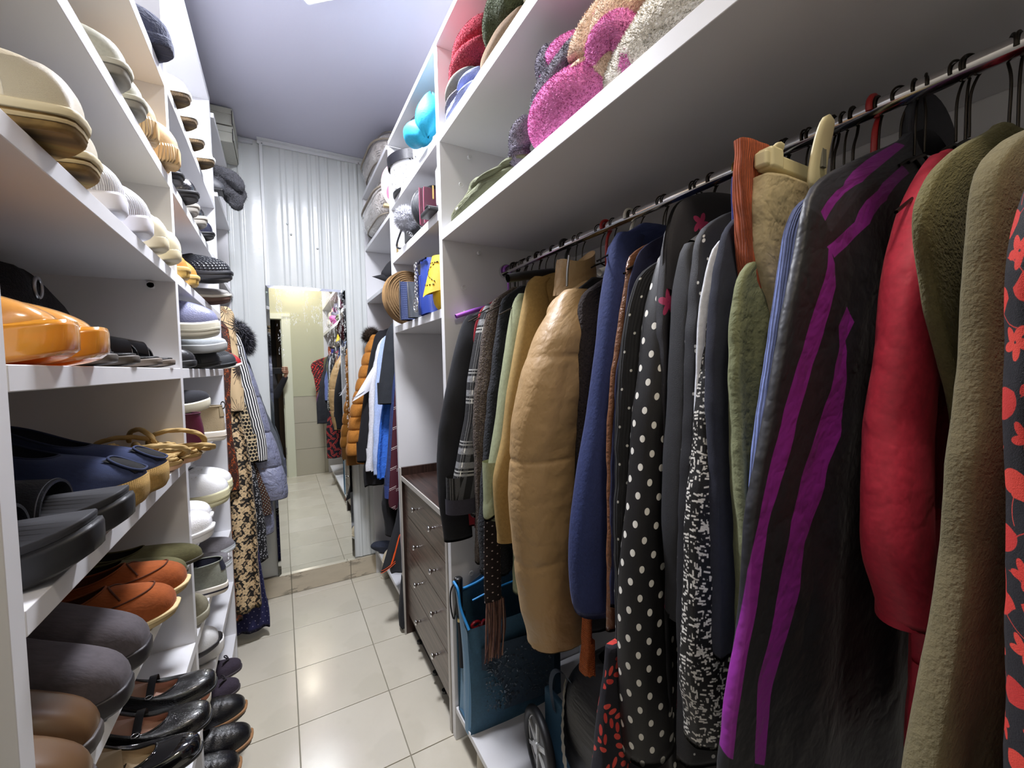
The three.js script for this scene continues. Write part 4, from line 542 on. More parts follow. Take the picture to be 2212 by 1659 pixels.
const TX = {
  dotsBig: ctex(256, 256, (c, w) => { c.fillStyle = '#121113'; c.fillRect(0, 0, w, w); c.fillStyle = '#e9e7de'; for (const [x, y] of [[64, 64], [192, 192]]) { c.beginPath(); c.ellipse(x, y, 31, 33, 0, 0, 7); c.fill(); } }, [0.046, 0.046]),
  dotsMid: ctex(256, 256, (c, w) => { c.fillStyle = '#14151d'; c.fillRect(0, 0, w, w); c.fillStyle = '#dcdcd8'; const R = rng(8); for (let i = 0; i < 26; i++) { const x = (i % 5) * 51 + 12 + 30 * R(), y = floor(i / 5) * 51 + 8 + 32 * R(), r = 3.2 + 2.6 * R(); for (const dx of [-w, 0, w]) for (const dy of [-w, 0, w]) { c.beginPath(); c.arc(x + dx, y + dy, r, 0, 7); c.fill(); } } }, [0.16, 0.16]),
  dotsPin: ctex(256, 256, (c, w) => { c.fillStyle = '#17181c'; c.fillRect(0, 0, w, w); c.fillStyle = '#cfcfca'; for (let i = 0; i < 4; i++) for (let j = 0; j < 4; j++) { c.beginPath(); c.arc(i * 64 + (j % 2) * 32 + 14, j * 64 + 20, 5, 0, 7); c.fill(); } }, [0.13, 0.13]),
  scarf: ctex(128, 128, (c, w) => { c.fillStyle = '#1d1212'; c.fillRect(0, 0, w, w); c.fillStyle = '#c9b9b4'; for (const [x, y] of [[32, 32], [96, 96]]) { c.save(); c.translate(x, y); c.rotate(0.8); c.fillRect(-9, -9, 18, 18); c.restore(); } }, [0.026, 0.026]),
  plaid: ctex(512, 512, (c, w) => { c.fillStyle = '#17171a'; c.fillRect(0, 0, w, w); const band = (p, s, col, vert) => { c.fillStyle = col; vert ? c.fillRect(p, 0, s, w) : c.fillRect(0, p, w, s); }; for (const v of [0, 1]) { const f = v ? 0.55 : 1; for (const [p, s, col] of [[40, 10, '#8f8f8c'], [62, 10, '#8f8f8c'], [90, 44, '#77787a'], [190, 44, '#77787a'], [250, 10, '#a3a39f'], [272, 16, '#8f8f8c']]) { c.globalAlpha = f; band(p, s, col, v); } } c.globalAlpha = 1; c.fillStyle = '#cfcdc4'; for (const p of [62, 272]) for (const q of [90, 190, 250]) { c.fillRect(p, q, 12, 34); } const R = rng(3); for (let i = 0; i < 9000; i++) { c.fillStyle = R() < 0.5 ? 'rgba(0,0,0,.25)' : 'rgba(255,255,255,.07)'; c.fillRect(R() * w, R() * w, 2, 2); } }, [0.24, 0.235]),
  tweed: ctex(256, 256, (c, w) => { c.fillStyle = '#3a302c'; c.fillRect(0, 0, w, w); const R = rng(4); for (let i = 0; i < 5200; i++) { c.strokeStyle = ['#15100f', '#8a7a62', '#cabf9f', '#5d473f', '#73604f', '#241b18'][floor(R() * 6)]; c.lineWidth = 1.6; const x = R() * w, y = R() * w; c.beginPath(); c.moveTo(x, y); c.lineTo(x + 6 * (R() - 0.5), y + 6 * (R() - 0.5)); c.stroke(); } }, [0.1, 0.1]),
  tweedBW: ctex(256, 256, (c, w) => { c.fillStyle = '#101012'; c.fillRect(0, 0, w, w); const R = rng(14); for (let i = 0; i < 1000; i++) { c.fillStyle = ['#f1efe8', '#e5e3dc', '#101012', '#f6f4ee'][floor(R() * 4)]; const x = R() * w, y = R() * w, l = 4 + 13 * R(), v = R() < 0.4; c.save(); c.translate(x, y); c.rotate((R() - 0.5) * 0.5); v ? c.fillRect(0, 0, 4.5, l * 0.8) : c.fillRect(0, 0, l, 4); c.restore(); } }, [0.17, 0.17]),
  redFloral: ctex(512, 512, (c, w) => { c.fillStyle = '#1a191f'; c.fillRect(0, 0, w, w); const R = rng(21); const at = (x, y, f) => { for (const dx of [-w, 0, w]) for (const dy of [-w, 0, w]) { c.save(); c.translate(x + dx, y + dy); f(); c.restore(); } }; for (let i = 0; i < 46; i++) { const x = ((i * 0.618) % 1) * w, y = (i + 0.5) / 46 * w, a = R() * 7, k = R(), col = ['#d6392f', '#c8302b', '#df4436'][i % 3]; at(x, y, () => { c.rotate(a); c.fillStyle = c.strokeStyle = col; if (k < 0.45) { c.beginPath(); c.moveTo(-32, 0); c.bezierCurveTo(-34, -40, 30, -44, 34, -4); c.bezierCurveTo(20, 2, 14, 20, 4, 14); c.bezierCurveTo(-8, 26, -22, 12, -32, 0); c.fill(); c.lineWidth = 2; c.beginPath(); c.moveTo(10, 10); c.quadraticCurveTo(26, 40, 50, 46); c.stroke(); } else if (k < 0.8) { for (let p = 0; p < 5; p++) { c.rotate(1.256); c.beginPath(); c.ellipse(15, 0, 14, 8, 0.3, 0, 7); c.fill(); } } else { for (let p = 0; p < 6; p++) { c.beginPath(); c.ellipse(-34 + p * 13, (p % 2) * 14 - 7, 9, 4.5, 0.6 * (p % 2 ? 1 : -1), 0, 7); c.fill(); } c.lineWidth = 2; c.beginPath(); c.moveTo(-44, 0); c.lineTo(44, 4); c.stroke(); } }); } }, [0.18, 0.18]),
  redLeaf: ctex(512, 512, (c, w) => { c.fillStyle = '#15141f'; c.fillRect(0, 0, w, w); const R = rng(33); for (let i = 0; i < 20; i++) { const x = ((i * 0.618) % 1) * w, y = (i + 0.5) / 20 * w, a = R() * 7; for (const dy of [-w, 0, w]) { c.save(); c.translate(x, y + dy); c.rotate(a); for (let p = 0; p < 7; p++) { c.fillStyle = p % 2 ? '#c23730' : '#d5483d'; c.beginPath(); c.ellipse(-50 + p * 17, (p % 2 ? 15 : -15), 17, 8.5, p % 2 ? 0.7 : -0.7, 0, 7); c.fill(); } c.restore(); } } }, [0.26, 0.26]),
  magenta: ctex(512, 512, (c, w) => { c.fillStyle = '#17151d'; c.fillRect(0, 0, w, w); const R = rng(17); for (let i = 0; i < 8; i++) { const x = R() * w, y = R() * w; for (const dx of [-w, 0, w]) for (const dy of [-w, 0, w]) { c.save(); c.translate(x + dx, y + dy); c.rotate(i); c.fillStyle = i % 3 ? '#a82a5a' : '#6b1f3d'; for (let p = 0; p < 5; p++) { c.rotate(1.256); c.beginPath(); c.ellipse(26, 0, 26, 13, 0.2, 0, 7); c.fill(); } c.restore(); } } }, [0.24, 0.24]),
  beigeFloral: ctex(512, 512, (c, w) => { c.fillStyle = '#17130f'; c.fillRect(0, 0, w, w); const R = rng(9); for (let i = 0; i < 78; i++) { const x = ((i * 0.618) % 1) * w, y = (i + 0.5) / 78 * w, s = 0.5 + 0.55 * R(), a = R() * 7, k = R(); for (const dx of [-w, 0, w]) for (const dy of [-w, 0, w]) { c.save(); c.translate(x + dx, y + dy); c.rotate(a); c.scale(s, s); c.fillStyle = k < 0.5 ? '#d9bd92' : '#cdb189'; if (k < 0.55) { for (let p = 0; p < 5; p++) { c.rotate(1.256); c.beginPath(); c.ellipse(22, 0, 22, 18, 0, 0, 7); c.fill(); } c.fillStyle = '#4a3826'; for (let p = 0; p < 7; p++) { c.beginPath(); c.arc((R() - 0.5) * 22, (R() - 0.5) * 22, 2.4, 0, 7); c.fill(); } } else { for (let p = -2; p <= 2; p++) { c.beginPath(); c.ellipse(p * 13, -18 + 6 * abs(p), 5, 20, p * 0.5, 0, 7); c.fill(); } } c.restore(); } } }, [0.19, 0.19]),
  beigeBig: ctex(512, 512, (c, w) => { c.fillStyle = '#d2b78d'; c.fillRect(0, 0, w, w); const R = rng(12); for (let i = 0; i < 7; i++) { const x = R() * w, y = i * 73 + 20; c.save(); c.translate(x, y); c.strokeStyle = '#241a14'; c.fillStyle = i % 2 ? '#2a1d17' : '#8a6a48'; for (let p = 0; p < 22; p++) { c.rotate(0.2856); c.lineWidth = 2.4; c.beginPath(); c.moveTo(12, 0); c.lineTo(50 + 22 * (p % 3), 4); c.stroke(); if (i % 2) { c.beginPath(); c.ellipse(34, 0, 24, 4, 0, 0, 7); c.fill(); } } c.beginPath(); c.arc(0, 0, 10, 0, 7); c.fill(); c.restore(); } }, [0.34, 0.5]),
  orangePrint: ctex(512, 512, (c, w) => { c.fillStyle = '#3b1a0d'; c.fillRect(0, 0, w, w); const R = rng(6); for (let i = 0; i < 420; i++) { c.strokeStyle = ['#c2561b', '#8f3c14', '#170c09', '#d8772c', '#5b2410'][floor(R() * 5)]; c.lineWidth = 2 + 3 * R(); const x = R() * w, y = R() * w; c.beginPath(); c.arc(x, y, 5 + 16 * R(), R() * 6, R() * 6 + 2.6); c.stroke(); } }, [0.22, 0.22]),
  stripes: ctex(128, 16, (c, w, h) => { c.fillStyle = '#e9e8e6'; c.fillRect(0, 0, w, h); c.fillStyle = '#1c1c22'; for (let i = 0; i < 4; i++) c.fillRect(i * 32, 0, 17, h); }, [0.05, 0.05]),
  giraffe: ctex(256, 256, (c, w) => { c.fillStyle = '#c9b48e'; c.fillRect(0, 0, w, w); const R = rng(18); c.fillStyle = '#141210'; for (let i = 0; i < 7; i++) for (let j = 0; j < 7; j++) { const x = i * 37 + (j % 2) * 17, y = j * 37; c.beginPath(); for (let k = 0; k < 7; k++) { const a = k / 7 * 6.283, r = 15 + 4 * R(); c[k ? 'lineTo' : 'moveTo'](x + r * cos(a), y + r * sin(a)); } c.fill(); } }, [0.13, 0.13]),
  whiteSprig: ctex(256, 256, (c, w) => { c.fillStyle = '#101014'; c.fillRect(0, 0, w, w); const R = rng(28); c.fillStyle = '#d5d6da'; for (let i = 0; i < 90; i++) { const x = R() * w, y = R() * w; for (let k = 0; k < 3; k++) { c.beginPath(); c.ellipse(x + 6 * (R() - 0.5), y + 6 * (R() - 0.5), 5, 2.6, R() * 6, 0, 7); c.fill(); } } }, [0.1, 0.1]),
  ethnic: ctex(256, 256, (c, w) => { c.fillStyle = '#15110f'; c.fillRect(0, 0, w, w); for (let i = 0; i < 16; i++) for (let j = 0; j < 16; j++) { c.fillStyle = ['#b9a58a', '#8e4a22', '#c7c0b2', '#6f2f18'][(i * 3 + j * 5) % 4]; c.beginPath(); c.moveTo(i * 16 + 8, j * 16 + 2); c.lineTo(i * 16 + 14, j * 16 + 8); c.lineTo(i * 16 + 8, j * 16 + 14); c.lineTo(i * 16 + 2, j * 16 + 8); c.fill(); } }, [0.14, 0.14]),
  tieStripe: ctex(64, 256, (c, w, h) => { c.fillStyle = '#4b1828'; c.fillRect(0, 0, w, h); c.strokeStyle = '#d9d2cf'; c.lineWidth = 7; for (const o of [30, 52]) { c.setLineDash(o === 30 ? [] : [9, 4]); c.beginPath(); c.moveTo(-10, o + 60); c.lineTo(w + 10, o); c.stroke(); c.beginPath(); c.moveTo(-10, o + 60 - h); c.lineTo(w + 10, o - h); c.stroke(); c.beginPath(); c.moveTo(-10, o + 60 + h); c.lineTo(w + 10, o + h); c.stroke(); } }, [0.05, 0.11]),
  mesh: ctex(64, 64, (c, w) => { c.fillStyle = '#8f947c'; c.fillRect(0, 0, w, w); c.fillStyle = '#3d4134'; for (const [x, y] of [[16, 16], [48, 48]]) { c.beginPath(); c.arc(x, y, 10, 0, 7); c.fill(); } }, [0.012, 0.012]),
};

const inv = (s) => s;
{ // ---- long rail, from the drawers towards the viewer ----
  const G = undefined, C = cloth;
  const nv = C(0x1f2a55, { bump: 'fleece', bs: 0.0008, sheen: 0.9 });
  garment('jacket', 'plain black jacket with long sleeve next to the chest of drawers', 'jacket', { z: -1.375, T: 0.018, short: 'plain black jacket beside the drawers', front: [[0.582, 1.581], [0.569, 1.564], [0.547, 1.515], [0.522, 1.434], [0.488, 1.309], [0.461, 1.183], [0.451, 1.071], [0.452, 0.942], [0.466, 0.841], [0.471, 0.771]], bot: 0.86, sleeve: { to: 0.8, w: 0.13, T: 0.02, cuff: 0.8 }, mat: C(0x17181d), hang: 'black plastic clip hanger' });
  hanger('broad purple plastic hanger', 'tilted beside the black clip hanger', { m: "purple", z: -1.405, y: 1.65, rail: RAILX, ry: RAILY, dir: 1, ar: 0.008, hw: 0.216, drop: 0.062 });
  garment('shirt', 'dark red shirt showing a thin edge behind the plaid coat', 'shirt', { z: -1.345, T: 0.012, short: 'dark red shirt', front: [[0.629, 1.618], [0.603, 1.568], [0.584, 1.5], [0.571, 1.387], [0.559, 1.226], [0.547, 0.793]], bot: 0.84, mat: C(0x8f1f2c) });
  garment('coat', 'black and grey plaid wool coat', 'coat', { z: -1.31, T: 0.022, short: 'plaid wool coat', front: [[0.624, 1.614], [0.596, 1.564], [0.572, 1.482], [0.541, 1.341], [0.532, 1.232], [0.509, 1.139], [0.488, 1.048], [0.464, 0.95], [0.452, 0.885]], bot: 0.9, sleeve: { to: 0.92, w: 0.12, T: 0.026, cuff: 0.95, band: 0.05, bandMat: C(0x2a2832) }, mat: printed(TX.plaid, { bs: 0.0012, bump: 'fleece' }), fold: 0.004 });
  garment('cardigan', 'brown speckled tweed cardigan with fuzzy brown trim', 'cardigan', { z: -1.262, T: 0.02, short: 'speckled tweed cardigan', front: [[0.635, 1.638], [0.596, 1.571], [0.574, 1.479], [0.562, 1.387], [0.548, 1.312], [0.539, 1.159], [0.538, 1.005], [0.538, 0.88], [0.535, 0.758]], mat: printed(TX.tweed, { bump: 'fleece', bs: 0.004 }), fur: { n: 9000, len: 0.014, mat: C(0x6e5248), droop: 0.2, w: 0.0014 } });
  garment('cardigan', 'black fluffy knit cardigan between the tweed one and the sage jacket', 'cardigan', { z: -1.215, T: 0.022, short: 'black fluffy cardigan', front: [[0.635, 1.633], [0.613, 1.551], [0.597, 1.447], [0.577, 1.312], [0.56, 1.164], [0.543, 1], [0.533, 0.866], [0.536, 0.735]], mat: plush(0x16181d), fur: { n: 14000, len: 0.02, mat: C(0x1d2027), droop: 0.3, w: 0.0014 }, hk: { thick: 0.003 } });
  { const z = -1.15, t = thing('scarf', 'long dark brown dotted scarf with long fringe hanging below the jackets', 'scarf'); const cx = 0.56; part('band', grid(40, 12, (v, s) => { const y = mix(0.98, 0.665, v), a = s * 2 * PI; return [cx + 0.006 * sin(y * 7) + cos(a) * 0.03, y, z + sin(a) * 0.007 + 0.006 * sin(y * 5), s * 0.12, y]; }), printed(TX.scarf, { bump: 'fleece', bs: 0.001 }), t); const R = rng(77); for (let i = 0; i < 26; i++) { const x = cx - 0.03 + 0.06 * (i + 0.5) / 26, zz = z + (R() - 0.5) * 0.014; part('tassel', rope([[x, 0.668, zz], [x + (R() - 0.5) * 0.012, 0.58, zz + (R() - 0.5) * 0.01], [x - 0.008 + (R() - 0.5) * 0.02, 0.475 + 0.02 * R(), zz]], 0.0022, { n: 24 }), C([0x7c5a50, 0x4a302c, 0x93705f][i % 3]), t); } }
  const sage = C(0x83886a, { bs: 0.0005 });
  { const t = garment('jacket', 'sage green jacket with mesh lined open cuff', 'jacket', { z: -1.125, T: 0.022, short: 'sage green jacket', front: [[0.645, 1.62], [0.62, 1.587], [0.597, 1.485], [0.571, 1.359], [0.551, 1.248], [0.532, 1.166], [0.511, 1.07], [0.502, 1.016], [0.516, 0.957]], bot: 0.7, sleeve: { to: 1.0, w: 0.12, T: 0.026, cuff: 1.0, slant: 0.9 }, mat: sage, fold: 0.006 }); const f = t.fx; part('mesh_lining', grid(6, 24, (v, s) => { const a = s * 2 * PI; return [f(1.0) + 0.065 - cos(a) * 0.05, mix(1.03, 0.94, v) + 0.4 * (0.05 - cos(a) * 0.05) * -0.5, -1.119 + sin(a) * 0.02, s * 0.2, v * 0.1]; }), printed(TX.mesh), t); }
  const mus = C(0x927848, { bs: 0.0005 });
  garment('shirt', 'mustard tan shirt jacket with long cuff beside the puffer', 'shirt', { z: -1.065, T: 0.02, short: 'mustard tan shirt jacket', front: [[0.668, 1.661], [0.633, 1.639], [0.613, 1.549], [0.585, 1.427], [0.56, 1.32], [0.54, 1.188], [0.515, 1.11], [0.508, 1.071], [0.514, 0.962], [0.526, 0.858]], bot: 0.9, sleeve: { to: 0.9, w: 0.1, T: 0.02, cuff: 0.8, band: 0.06 }, mat: mus, hang: 'broad black plastic hanger', hk: { ar: 0.013, hw: 0.2, drop: 0.035, y: 1.69 } });
  const puf = M(0xa98a5f, 0.5, { bumpMap: scaled(B.wrinkle, 0.35), bumpScale: 0.003, sheen: 0.3, sheenColor: new THREE.Color(0xd8b88a), sheenRoughness: 0.5 });
  { const t = garment('puffer_jacket', 'tan quilted puffer jacket with a high collar and broad padded sleeve', 'jacket', { z: -0.9, T: 0.05, ts: 1, short: 'tan puffer jacket', front: [[0.63, 1.585], [0.602, 1.565], [0.576, 1.522], [0.546, 1.481], [0.521, 1.434], [0.5, 1.389], [0.482, 1.332], [0.465, 1.254], [0.458, 1.163], [0.454, 1.072], [0.459, 1.002], [0.463, 0.931], [0.474, 0.858], [0.482, 0.796], [0.497, 0.762]], bot: 0.76, sleeve: { to: 0.73, w: 0.17, T: 0.062, cuff: 0.9, dz: 0.03, in: 0.12 }, quilt: 0.235, q0: 0.47, qa: 0.2, qe: 0.22, mat: puf, fold: 0.003, tBot: 1, hang: 'red plastic hanger', hk: { hw: 0.12, drop: 0.05 } });
    part('collar', grid(10, 40, (v, s) => { const a = s * 2 * PI, k = 1 + 0.05 * N3(s * 9, v * 3); return [0.712 - cos(a) * (0.068 - 0.012 * v) * k, 1.6 + 0.085 * v + 0.012 * v * cos(a * 2) - 0.02 * cos(a) + 0.006 * N3(s * 7, 2), -0.915 + sin(a) * 0.045 * k, s * 0.4, v * 0.1]; }), puf, t); part('zipper', tube([[0.66, 1.68, -0.873], [0.652, 1.64, -0.871], [0.648, 1.6, -0.869]], 0.003, 12, 6), mt.steel, t); part('knit_cuff_fringe', J(Array.from({ length: 22 }, (_, i) => tube([[0.6 + i * 0.006, 0.74, -0.9 + 0.02 * sin(i)], [0.602 + i * 0.006, 0.69 - 0.02 * abs(sin(i * 3)), -0.9]], 0.0011, 4, 4))), C(0x5a4048), t).userData.kind = 'stuff'; }
  garment('fur_vest', 'dark brown faux fur vest beside the puffer jacket', 'vest', { z: -0.8, T: 0.025, short: 'dark faux fur vest', front: [[0.636, 1.583], [0.614, 1.562], [0.607, 1.496], [0.602, 1.386], [0.602, 1.276], [0.604, 1.164], [0.594, 0.962]], mat: plush(0x241d1d), fur: { n: 16000, len: 0.03, mat: C(0x2c2424, { rough: 0.5 }), droop: 0.5, w: 0.0013 }, hang: 'white plastic hanger', hk: { ar: 0.009, hw: 0.1, drop: 0.03, y: 1.655 } });
  garment('coat', 'long navy blue velvet coat with a rounded hem', 'coat', { z: -0.69, T: 0.032, ts: 1, short: 'long navy velvet coat', front: [[0.628, 1.672], [0.608, 1.658], [0.59, 1.582], [0.571, 1.484], [0.554, 1.387], [0.538, 1.291], [0.514, 1.197], [0.494, 1.104], [0.486, 1.028], [0.49, 0.93], [0.517, 0.852], [0.572, 0.761]], bot: 0.74, mat: nv, fold: 0.008, lam: 0.15, sleeve: { to: 0.9, w: 0.115, T: 0.034, cuff: 1.1, dz: 0.012 } });
  garment('blouse', 'shiny bronze brown satin blouse next to the navy coat', 'blouse', { z: -0.6, ts: 1, T: 0.014, short: 'bronze satin blouse', front: [[0.608, 1.625], [0.579, 1.602], [0.567, 1.528], [0.55, 1.457], [0.535, 1.388], [0.524, 1.318], [0.518, 1.214], [0.514, 1.126]], bot: 0.9, mat: M(0x6b4630, 0.3, { sheen: 0.4, sheenColor: new THREE.Color(0xc08a5a), bumpMap: scaled(B.wrinkle, 0.12), bumpScale: 0.003 }) });
  garment('tunic', 'navy tunic showing a thin coral piped neckline', 'tunic', { z: -0.585, ts: 1, T: 0.008, short: 'coral piped navy tunic', front: [[0.621, 1.635], [0.588, 1.596], [0.578, 1.57], [0.558, 1.474], [0.534, 1.371], [0.522, 1.251], [0.515, 1.131]], bot: 0.95, mat: C(0x1d2140) });
  garment('blouse', 'black ribbed blouse with scattered pin dots', 'blouse', { z: -0.56, ts: 1, T: 0.016, short: 'pin dotted blouse', front: [[0.59, 1.581], [0.567, 1.557], [0.548, 1.521], [0.534, 1.47], [0.519, 1.388], [0.511, 1.306], [0.505, 1.224], [0.5, 1.141]], bot: 0.88, mat: printed(TX.dotsPin, { bump: 'crinkle', bs: 0.001 }) });
  garment('dress', 'long black dress with big white polka dots', 'dress', { z: -0.525, T: 0.027, short: 'polka dot dress', front: [[0.6, 1.6], [0.574, 1.587], [0.56, 1.548], [0.541, 1.467], [0.529, 1.388], [0.514, 1.309], [0.506, 1.23], [0.495, 1.152], [0.484, 1.075], [0.476, 0.996], [0.473, 0.916], [0.483, 0.699]], bot: 0.4, sleeve: { to: 0.74, w: 0.085, T: 0.024, cuff: 1.1, dz: -0.004, in: 0.078 }, mat: printed(TX.dotsBig, { rough: 0.5, bs: 0.0003 }), fold: 0.008, lam: 0.14, hang: 'thin brass wire hanger' });
  { const t = garment('robe', 'black robe with dark magenta floral collar rising above its neighbours', 'robe', { z: -0.5, T: 0.015, short: 'magenta floral robe', front: [[0.595, 1.654], [0.572, 1.637], [0.554, 1.604], [0.545, 1.542], [0.54, 1.465], [0.538, 1.388], [0.534, 1.231]], bot: 0.8, mat: printed(TX.magenta, { rough: 0.6 }), hang: 'brass coloured wire hanger' }); const top = new THREE.CatmullRomCurve3([V(0.548, 1.52, 0), V(0.553, 1.6, 0), V(0.575, 1.655, 0), V(0.63, 1.684, 0), V(0.7, 1.697, 0), V(0.79, 1.7, 0)]), low = new THREE.CatmullRomCurve3([V(0.575, 1.5, 0), V(0.583, 1.56, 0), V(0.6, 1.6, 0), V(0.645, 1.628, 0), V(0.71, 1.645, 0), V(0.79, 1.65, 0)]); for (const sd of [1, -1]) part('collar', grid(8, 30, (v, s) => { const A = top.getPoint(s), Q = low.getPoint(s); return [mix(A.x, Q.x, v), mix(A.y, Q.y, v), -0.474 + sd * (0.004 + 0.014 * sqrt(v)), s * 0.3, v * 0.08]; }, sd > 0), printed(TX.magenta, { rough: 0.6 }), t); }
  garment('cardigan', 'plain black long cardigan with a bell-shaped sleeve', 'cardigan', { z: -0.455, T: 0.017, short: 'plain black long cardigan', front: [[0.557, 1.585], [0.543, 1.572], [0.532, 1.503], [0.526, 1.417], [0.518, 1.316], [0.51, 1.243], [0.505, 1.171], [0.504, 1.127], [0.516, 1.072]], bot: 0.62, sleeve: { to: 1.0, w: 0.09, T: 0.022, cuff: 1.15 }, mat: C(0x1a1b20, { rough: 0.7 }), hang: 'curved silver metal hanger', hk: { ar: 0.008, hw: 0.205, drop: 0.1, y: 1.69 } });
  garment('blouse', 'navy blouse with small white dots', 'blouse', { z: -0.425, T: 0.017, short: 'small white dotted blouse', front: [[0.593, 1.623], [0.556, 1.607], [0.541, 1.582], [0.532, 1.526], [0.526, 1.457], [0.52, 1.388], [0.513, 1.319], [0.507, 1.25], [0.501, 1.181]], bot: 0.8, mat: printed(TX.dotsMid, { rough: 0.6 }), fold: 0.008 });
  garment('dress', 'black and white abstract brushstroke print dress', 'dress', { z: -0.39, T: 0.018, short: 'brushstroke print dress', front: [[0.56, 1.575], [0.531, 1.545], [0.525, 1.506], [0.518, 1.453], [0.507, 1.388], [0.502, 1.29], [0.491, 1.226], [0.483, 1.128], [0.479, 1.049], [0.475, 0.997], [0.473, 0.95], [0.488, 0.91]], bot: 0.86, fold: 0.009, lam: 0.12, mat: printed(TX.tweedBW, { rough: 0.45 }) });
  garment('jacket', 'navy jacket with a white lining edge', 'jacket', { z: -0.367, T: 0.014, short: 'white edged navy jacket', front: [[0.565, 1.611], [0.529, 1.587], [0.512, 1.55], [0.502, 1.5], [0.495, 1.413], [0.496, 1.326], [0.501, 1.262]], bot: 1.0, mat: C(0x232634), fold: 0.004 });
  garment('shirt', 'white shirt peeking out along the front of the navy jacket', 'shirt', { z: -0.383, T: 0.006, short: 'white shirt under the navy jacket', front: [[0.55, 1.582], [0.529, 1.556], [0.516, 1.504], [0.507, 1.414], [0.507, 1.323], [0.512, 1.257], [0.519, 1.203]], bot: 0.9, mat: C(0xc9ccd2) });
  garment('shirt', 'olive green linen shirt with gathered sleeve seam', 'shirt', { z: -0.337, T: 0.013, short: 'olive linen shirt', front: [[0.521, 1.532], [0.502, 1.5], [0.495, 1.477], [0.489, 1.436], [0.495, 1.329], [0.501, 1.237], [0.505, 1.144]], bot: 0.98, mat: C(0x6f7354, { bump: 'wrinkle', bs: 0.002, size: [0.12] }) });
  garment('trousers', 'indigo trousers behind the rust pair', 'trousers', { z: -0.36, T: 0.006, flat: 1, hang: null, front: [[0.542, 1.648], [0.544, 1.602], [0.552, 1.541], [0.561, 1.452], [0.563, 1.387]], back: [[0.598, 1.659], [0.599, 1.611], [0.611, 1.52], [0.623, 1.385]], mat: C(0x2c3070) });
  garment('trousers', 'rust orange crinkled trousers pinched in a clip hanger', 'trousers', { z: -0.34, T: 0.01, flat: 1, tTop: 0.6, short: 'rust crinkled trousers', front: [[0.514, 1.679], [0.51, 1.637], [0.516, 1.586], [0.523, 1.533], [0.534, 1.48], [0.548, 1.437], [0.563, 1.393]], back: [[0.577, 1.681], [0.561, 1.635], [0.555, 1.591], [0.57, 1.538], [0.588, 1.483], [0.597, 1.438], [0.602, 1.392]], mat: C(0xa8502d, { bump: 'crinkle', bs: 0.003, size: [0.05, 0.3] }), hang: null, fold: 0.004 });
  garment('trousers', 'beige elastic waist trousers held by a cream clip hanger', 'trousers', { z: -0.325, T: 0.013, flat: 1, tTop: 0.8, short: 'beige trousers', front: [[0.532, 1.63], [0.526, 1.611], [0.523, 1.582], [0.528, 1.53], [0.549, 1.478], [0.563, 1.412]], back: [[0.65, 1.653], [0.656, 1.634], [0.666, 1.603], [0.677, 1.546], [0.691, 1.486], [0.699, 1.411]], mat: C(0xa39473, { bump: 'wrinkle', bs: 0.003, size: [0.2] }), hang: null, fold: 0.003 });
  clipHanger('cream plastic clip hanger gripping the beige trousers', -0.31, 'cream'); clipHanger('black clip hanger arm above the rust trousers', -0.335, 'black');
  garment('shirt', 'light blue denim shirt with soft vertical creases', 'shirt', { z: -0.29, ts: 1, T: 0.012, short: 'light blue denim shirt', front: [[0.561, 1.599], [0.537, 1.569], [0.526, 1.533], [0.513, 1.471], [0.497, 1.41], [0.479, 1.345], [0.468, 1.303], [0.46, 1.244]], bot: 1.02, mat: C(0x6d7bb0, { bump: 'crinkle', bs: 0.0015, size: [0.06, 0.4] }) });
  { // black track jacket with purple stripes, wide face towards the viewer
    const front = [[0.792, 1.713], [0.675, 1.665], [0.581, 1.624], [0.525, 1.598], [0.509, 1.575], [0.504, 1.543], [0.495, 1.512], [0.479, 1.465], [0.46, 1.399], [0.444, 1.34], [0.423, 1.288], [0.409, 1.246], [0.402, 1.175], [0.387, 1.106], [0.373, 1.062], [0.365, 0.989]], pf = profile(front), T0 = 0.013;
    const stripes = ctex(1024, 2048, (c, W, H) => { // u 0..0.5 m from the front edge, v 0.75..1.75 m
      c.fillStyle = '#26272e'; c.fillRect(0, 0, W, H); const at = ([x, y]) => [(x - pf(y) + T0 + 0.06) / 0.5 * W, (1.75 - y) * H];
      const poly = (col, l) => { c.fillStyle = col; c.beginPath(); l.forEach((p, i) => c[i ? 'lineTo' : 'moveTo'](...at(p))); c.fill(); };
      poly('#33343d', [[0.45, 1.588], [0.763, 1.725], [0.781, 1.68], [0.619, 1.596], [0.543, 1.542], [0.533, 1.555], [0.48, 1.573]]);
      const pu = '#8c2a96';
      poly(pu, [[0.716, 1.685], [0.742, 1.686], [0.687, 1.654], [0.619, 1.613], [0.533, 1.554], [0.523, 1.563], [0.573, 1.6], [0.63, 1.642]]);
      poly(pu, [[0.729, 1.656], [0.752, 1.65], [0.682, 1.601], [0.63, 1.563], [0.55, 1.514], [0.535, 1.525], [0.596, 1.561], [0.656, 1.608]]);
      poly(pu, [[0.538, 1.526], [0.552, 1.508], [0.553, 1.482], [0.53, 1.429], [0.502, 1.376], [0.48, 1.334], [0.459, 1.289], [0.433, 1.24], [0.414, 1.177], [0.394, 1.119], [0.376, 1.052], [0.369, 1.008], [0.348, 1.018], [0.356, 1.087], [0.376, 1.133], [0.393, 1.19], [0.412, 1.239], [0.428, 1.283], [0.439, 1.307], [0.457, 1.344], [0.482, 1.396], [0.508, 1.446], [0.535, 1.501]]);
